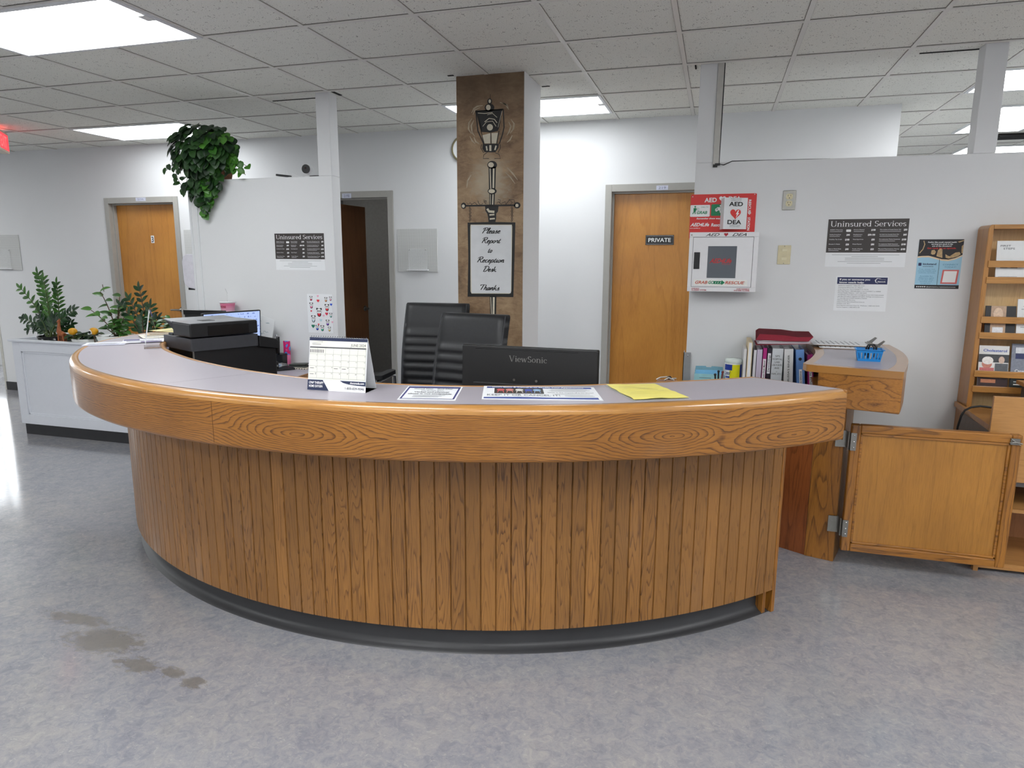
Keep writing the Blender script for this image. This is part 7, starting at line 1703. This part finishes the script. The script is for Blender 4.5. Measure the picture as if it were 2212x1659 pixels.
# wooden giraffe
gf_ = thing('giraffe_figurine', 'small carved wooden giraffe standing between the plants in the planter', 'figurine', (-5.42, 4.53, PH-0.02))
m = MB(); g0 = V((-5.43, 4.52, PZ))
bz_ = 0.16
m.tube([g0+V((0.035, 0, bz_+0.0)), g0+V((0.0, 0, bz_+0.012)), g0+V((-0.025, 0, bz_+0.03)), g0+V((-0.018, 0, bz_+0.075)), g0+V((-0.010, 0, bz_+0.120))], [0.020, 0.026, 0.021, 0.012, 0.009], 10)
m.tube([g0+V((-0.002, 0, bz_+0.128)), g0+V((-0.012, 0, bz_+0.124)), g0+V((-0.032, 0, bz_+0.112))], [0.007, 0.011, 0.006], 8)
for sx_ in (-1, 1): m.tube([g0+V((-0.006, sx_*0.004, bz_+0.130)), g0+V((-0.004, sx_*0.006, bz_+0.144))], 0.0022, 6)
for lx in (-0.022, 0.030):
    for sy in (-0.012, 0.012): m.tube([g0+V((lx, sy, bz_+0.005)), g0+V((lx*1.15, sy*1.1, 0.0))], [0.008, 0.005], 8)
m.build('body', plain('carved_wood', rgb(150, 84, 44), 0.5, var=0.35, nscale=60), gf_)
# pothos in a white low bowl
def bowl(o, c_, r0, r1, h_, mat, scal=0.0):
    m = MB(); m.lathe([(0, 0), (r0, 0), (r1, h_), (r1-0.008, h_+0.002), (r1-0.014, h_-0.02), (0, h_-0.022)], c=c_, seg=48, wob=(lambda a, z: scal*math.cos(a*9)) if scal else None); m.build('pot', mat, o)
    m = MB(); m.lathe([(0.0, h_-0.012), (r1-0.016, h_-0.018)], c=c_, seg=24); m.build('soil', M_soil, o)
M_pot = plain('white_ceramic', rgb(226, 228, 226), 0.35, var=0.03, nscale=20)
def pothos(label, c_, r1, h_, n, spread, drop, seed, top=0.08):
    rnd = random.Random(seed)
    o = thing('trailing_plant', label, 'potted plant', (c_[0], c_[1], c_[2]), group=None)
    bowl(o, c_, r1*0.75, r1, h_, M_pot)
    ms = MB(); ml = MB(); b = V(c_)+V((0, 0, h_-0.01))
    for k in range(n):
        a = rnd.uniform(0, 2*PI); r_ = spread*rnd.uniform(.5, 1.0); e = b+V((math.cos(a)*r_, math.sin(a)*r_*0.55-0.01, -drop*rnd.uniform(0, 1)+top*rnd.uniform(-.2, .8)))
        mid = b+V((math.cos(a)*r_*0.5, math.sin(a)*r_*0.3, top*rnd.uniform(.5, 1.2)))
        pts = [b*(1-t_)**2+mid*2*t_*(1-t_)+e*t_*t_ for t_ in [i/7 for i in range(8)]]
        ms.tube(pts, 0.0025, 5)
        for i in (3, 5, 7):
            p = pts[i]; d = V((math.cos(a)*rnd.uniform(.2, 1), math.sin(a)-0.4, rnd.uniform(-.5, .6)))
            leaf(ml, p, d, (0, -0.5, 1), rnd.uniform(.045, .075), rnd.uniform(.03, .05), 0.25, True)
    ms.build('stems', M_stem, o); ml.build('leaves', M_leafd if seed % 2 else M_leafm, o); return o
pothos('low trailing plant spilling over a white bowl in the middle of the planter', (-5.215, 4.60, PZ+0.02), 0.135, 0.115, 24, 0.19, 0.10, 5)
for i_, (yx, yz, lab) in enumerate(((-5.275, 0.945, 'yellow ball ornament on the trailing plant, nearer the giraffe'), (-5.045, 0.955, 'yellow ball ornament with a black and white ring at the edge of the white pot'))):
    o = thing('ball_ornament', lab, 'ornament', (yx, 4.50, yz-0.03)); m = MB(); m.ball((yx, 4.50, yz), 0.036, 16, (1, 1, 0.85)); m.build('ball', plain('ornament_yellow', rgb(228, 164, 30), 0.4), o)
    m = MB(); m.tube([(yx, 4.50, yz-0.025), (yx, 4.505, PZ)], 0.004, 6); m.build('stick', M_stemb, o)
    if i_:
        m = MB(); m.ball((yx-0.004, 4.474, yz-0.004), 0.020, 14, (1, 0.7, 1)); m.build('white_ring', M_white, o); m = MB(); m.ball((yx-0.002, 4.460, yz-0.006), 0.012, 12, (1, 0.6, 1)); m.build('black_dot', M_blackg, o)
# upright plant in the white pot
up = thing('rubber_plant', 'plant with rounded leaves on brown stems in a white diamond-pattern pot', 'potted plant', (-4.90, 4.60, PZ))
bowl(up, (-4.915, 4.60, PZ+0.02), 0.105, 0.150, 0.150, M_pot, 0.004)
ms = MB(); ml = MB(); rnd = random.Random(21); b = V((-4.90, 4.60, PZ+0.14))
for (dx, dz, nl) in ((-0.10, 0.40, 9), (-0.26, 0.24, 8), (0.03, 0.26, 8), (0.11, 0.20, 7), (0.15, 0.10, 5), (-0.14, 0.10, 5), (0.05, 0.36, 4)):
    e = b+V((dx, rnd.uniform(-.05, .03), dz)); mid = b+V((dx*0.35, 0, dz*0.6)); pts = [b*(1-t_)**2+mid*2*t_*(1-t_)+e*t_*t_ for t_ in [i/9 for i in range(10)]]
    ms.tube(pts, [0.0055-0.0003*i for i in range(10)], 6)
    for k in range(nl):
        i = 2+int(7*k/max(1, nl-1)); p = pts[min(9, i)]; s_ = -1 if k % 2 else 1
        leaf(ml, p, V((s_*rnd.uniform(.6, 1), rnd.uniform(-.5, .1), rnd.uniform(-.15, .55))), (0, -0.6, 1), rnd.uniform(.075, .105), rnd.uniform(.042, .058), 0.3, True)
ms.tube([b+V((-0.10, 0, 0.40)), b+V((-0.108, 0, 0.46))], 0.003, 5)
ms.build('stems', M_stemb, up); ml.build('leaves', M_leafm, up)
# second ZZ like plant before the door, partly behind the sign holder
z2 = thing('zz_plant', 'dark leafy plant in front of the wooden door numbered 3', 'potted plant', (-4.62, 4.62, PZ))
bowl(z2, (-4.60, 4.62, PZ+0.005), 0.09, 0.12, 0.13, M_pot)
ms = MB(); ml = MB(); b0 = V((-4.60, 4.62, PZ+0.12))
for (dx, dy, dz, bx_, nl) in ((-0.16, 0, 0.36, 0.02, 7), (-0.23, -0.02, 0.31, 0.03, 6), (-0.06, 0.02, 0.44, 0.0, 7), (0.06, 0, 0.30, 0.02, 6), (0.0, -0.04, 0.20, 0.0, 5), (0.12, 0.0, 0.2, 0, 5)):
    zz_stem(ms, ml, b0+V((dx*0.1, dy, 0)), b0+V((dx, dy, dz)), (bx_, 0, 0.04), nl, 0.085, 0.034, rnd=rnd)
ms.build('stems', M_stemb, z2); ml.build('leaves', M_leafd, z2)
z3 = pothos('bushy plant with big rounded leaves beside the printer, in front of the door', (-4.30, 4.62, PZ+0.02), 0.12, 0.12, 22, 0.20, 0.0, 8, top=0.26)
o = thing('young_plant', 'small yellow-green young plant at the rim of the planter by the door frame', 'potted plant', (-4.80, 4.52, PZ))
bowl(o, (-4.735, 4.50, PZ+0.02), 0.03, 0.04, 0.09, M_pot); ml = MB(); rnd = random.Random(2)
for k in range(7):
    a = k*0.9; leaf(ml, (-4.735, 4.50, PZ+0.10), (math.cos(a), -0.3, 0.9+0.2*math.sin(a)), (0, -1, 0.3), 0.09, 0.026, 0.1)
ml.build('leaves', M_leafl, o)

# ================================================================== hanging ivy on the left partition top
hp = thing('ivy_plant', 'large artificial ivy with dark leaves trailing over the left end of the partition', 'potted plant', (-3.72, 4.52, PT))
m = MB(); m.lathe([(0, 0.0), (0.085, 0.0), (0.115, 0.14), (0.105, 0.142), (0.0, 0.12)], c=(-3.70, 4.545, PT+0.001), seg=24, wob=lambda a, z: 0.02*math.sin(a*14+z*60)); m.build('wicker_pot', plain('wicker', rgb(120, 78, 52), 0.7, var=0.3, nscale=90), hp)
rnd = random.Random(33)
ms = MB(); ml = MB(); my = MB()
def vine(pts, nl, tgt, sz=0.066, r_=0.0022):
    P = [V(p) for p in pts]; Q = []
    for i in range(len(P)-1):
        for j in range(6): Q.append(P[i]*(1-j/6)+P[i+1]*(j/6))
    Q.append(P[-1]); ms.tube(Q, r_, 5)
    for k in range(nl):
        p = Q[int((len(Q)-1)*(k+0.5)/nl)]+V((rnd.uniform(-.012, .012), rnd.uniform(-.02, .0), rnd.uniform(-.01, .01)))
        d = V((rnd.uniform(-.8, .8), rnd.uniform(-.5, 0.05), rnd.uniform(-1.0, -0.1)))
        leaf(tgt, p, d, (rnd.uniform(-.3, .3), -1, 0.5), sz*rnd.uniform(.8, 1.15), sz*rnd.uniform(.75, .98), 0.22, True, 7, 0.12)
c0 = V((-3.735, 4.455, PT+0.19))
for k in range(400):      # dense crown, drooping outward
    while True:
        v = V((rnd.gauss(0, 1), rnd.gauss(0, 1), rnd.gauss(0, 1)))
        if v.length > 0.1: break
    v.normalize()
    rr_ = rnd.uniform(0.78, 1.0)
    p = c0+V((v.x*0.255*rr_, v.y*0.15*rr_-0.02, v.z*0.175*rr_+0.03))
    if p.z < PT+0.03 and p.y > PART-0.03: continue
    d = V((v.x*0.6+rnd.uniform(-.4, .4), v.y*0.3-0.35, -0.6+v.z*0.5))
    leaf(ml if rnd.random() < 0.8 or v.x < 0.2 else my, p, d, (v.x, v.y-0.8, v.z+0.4), rnd.uniform(.060, .082), rnd.uniform(.056, .074), 0.22, True, 7, 0.12)
Yv = PART-0.035
for (xa, xb, zb_, nl, tg) in ((-3.70, -3.81, 1.90, 20, my), (-3.74, -3.80, 1.93, 20, ml), (-3.66, -3.76, 1.98, 18, ml), (-3.78, -3.83, 2.02, 16, ml), (-3.85, -3.90, 2.05, 14, ml), (-3.70, -3.73, 1.99, 14, my), (-3.92, -3.93, 2.10, 10, ml), (-3.62, -3.66, 2.08, 9, ml)):
    vine([(xa, Yv+0.02, PT+0.08), ((xa*0.7+xb*0.3), Yv-0.02, PT-0.02), ((xa+xb)/2, Yv, (PT+zb_)/2-0.02), (xb, Yv, zb_)], nl, tg)
vine([(-3.93, 4.50, PT+0.16), (-4.02, 4.50, PT+0.20), (-4.09, 4.52, PT+0.11), (-4.07, 4.52, PT+0.02), (-4.03, 4.52, PT-0.05), (-4.02, 4.52, PT-0.09)], 9, ml, 0.05)
vine([(-3.95, 4.50, PT+0.12), (-4.0, 4.48, PT+0.08), (-4.12, 4.50, PT+0.12), (-4.15, 4.50, PT+0.08)], 5, ml, 0.05)
for xe, ze in ((-3.40, 0.02), (-3.43, 0.10), (-3.36, 0.07), (-3.45, 0.04)):
    vine([(-3.60, 4.47, PT+0.12), ((-3.60+xe)/2, 4.44, PT+0.14), (xe, 4.46, PT+ze)], 6, my, 0.06)
ms.build('vines', M_stemb, hp); ml.build('dark_leaves', M_ivy, hp); my.build('bright_leaves', M_ivyl, hp)

# camera and cables on the partition
cm = thing('security_camera', 'round black-faced white security camera on top of the left partition by the post', 'camera', (-2.925, 4.545, PT))
m = MB(); m.lathe([(0, 0.0), (0.026, 0.0), (0.024, 0.006), (0.008, 0.010), (0.007, 0.024)], seg=20); m.build('foot', M_white, cm, world=False)
m = MB(); m.ball((0, 0.006, 0.056), 0.035, 20, (1, 0.8, 1)); m.build('housing', M_white, cm, world=False)
m = MB(); m.prism_y(ellipse(0, 0.056, 0.032, 0.032, 28), -0.027, -0.018); m.build('lens_face', M_blackg, cm, world=False)
m = MB(); m.prism_y(ellipse(0, 0.062, 0.007, 0.007, 14), -0.029, -0.026); m.build('lens', plain('lens', rgb(52, 30, 30), 0.1), cm, world=False)
o = thing('power_adapter', 'black adapter with loose white cable lying on the left partition top', 'adapter', (-3.10, 4.53, PT))
m = MB(); m.obox((-3.12, 4.53, PT+0.014), ((1, 0, -0.12), (0, 1, 0), (0.12, 0, 1)), (0.055, 0.02, 0.007)); m.build('adapter_body', M_black, o, bevel=0.002)
m = MB(); m.tube([(-3.10, 4.52, PT+0.02), (-3.09, 4.52, PT+0.05), (-3.07, 4.52, PT+0.02), (-3.03, 4.52, PT+0.022), (-2.99, 4.52, PT+0.006), (-2.96, 4.53, PT+0.004)], 0.002, 6); m.build('white_cable', M_white, o)
m = MB(); m.tube([(-2.90, 4.53, PT+0.005), (-2.86, 4.53, PT+0.006), (-2.815, 4.525, PT+0.005), (-2.813, 4.525, PT+0.014)], 0.0035, 6); m.build('black_cable', M_black, o)

# exit sign at the left edge
ex = thing('exit_sign', 'lit red exit sign box hanging from the ceiling at the left edge of the photo', 'exit sign', (-6.276, 4.878, 0), math.atan2(0.76, -0.65))
m = MB(); m.box(-0.165, 0.0, 2.515, 0.165, 0.07, 2.695); m.build('housing', plain('exit_housing', rgb(206, 196, 178), 0.5), ex, world=False, bevel=0.003)
m = MB(); m.box(-0.150, -0.002, 2.535, 0.150, 0.001, 2.675); fcx = m.build('lit_face', emis('exit_red', (1.0, 0.05, 0.07, 1), 1.0), ex, world=False)
m = MB(); text(m, 'EXIT', lambda a, b: V((a, -0.0026, b)), -0.125, 2.555, w=0.215, h=0.10, bold=0.02); m.build('lettering', emis('exit_letters', (1.0, 0.10, 0.10, 1), 1.5), fcx, world=False)
m = MB(); m.box(-0.15, 0.01, 2.6955, 0.15, 0.06, 2.697); m.build('lit_top_slot', emis('exit_glow', (1.0, 0.1, 0.08, 1), 3.0), ex, world=False)
m = MB(); m.tube([(0, 0.035, 2.695), (0, 0.035, CEIL-0.001)], 0.012, 10); m.build('mount', M_white, ex, world=False)

# ceiling vent in the far right room
cv = thing('ceiling_vent', 'black slotted vent in the ceiling of the far right room', 'vent', (2.75, 7.65, CEIL))
m = MB(); m.box(2.40, 7.52, CEIL-0.02, 3.30, 7.80, CEIL-0.001); m.build('vent_frame', M_slot, cv)
for k in range(4):
    m = MB(); m.box(2.42, 7.54+k*0.07, CEIL-0.028, 3.28, 7.555+k*0.07, CEIL-0.019); m.build('slat', M_black, cv)

# unseen lamp added to brighten the room behind the open door
dl = thing('ceiling_light', 'dim unseen ceiling light added to brighten the room behind the open doorway', 'ceiling light', (-4.6, 7.4, CEIL-0.02))
m = MB(); m.box(-4.8, 7.2, CEIL-0.02, -4.4, 7.6, CEIL-0.001); m.build('light_frame', M_trimw, dl)
m = MB(); m.box(-4.78, 7.22, CEIL-0.024, -4.42, 7.58, CEIL-0.0205); m.build('diffuser', emis('added_fill_diffuser', (1, 0.98, 0.95, 1), 12.0), dl)
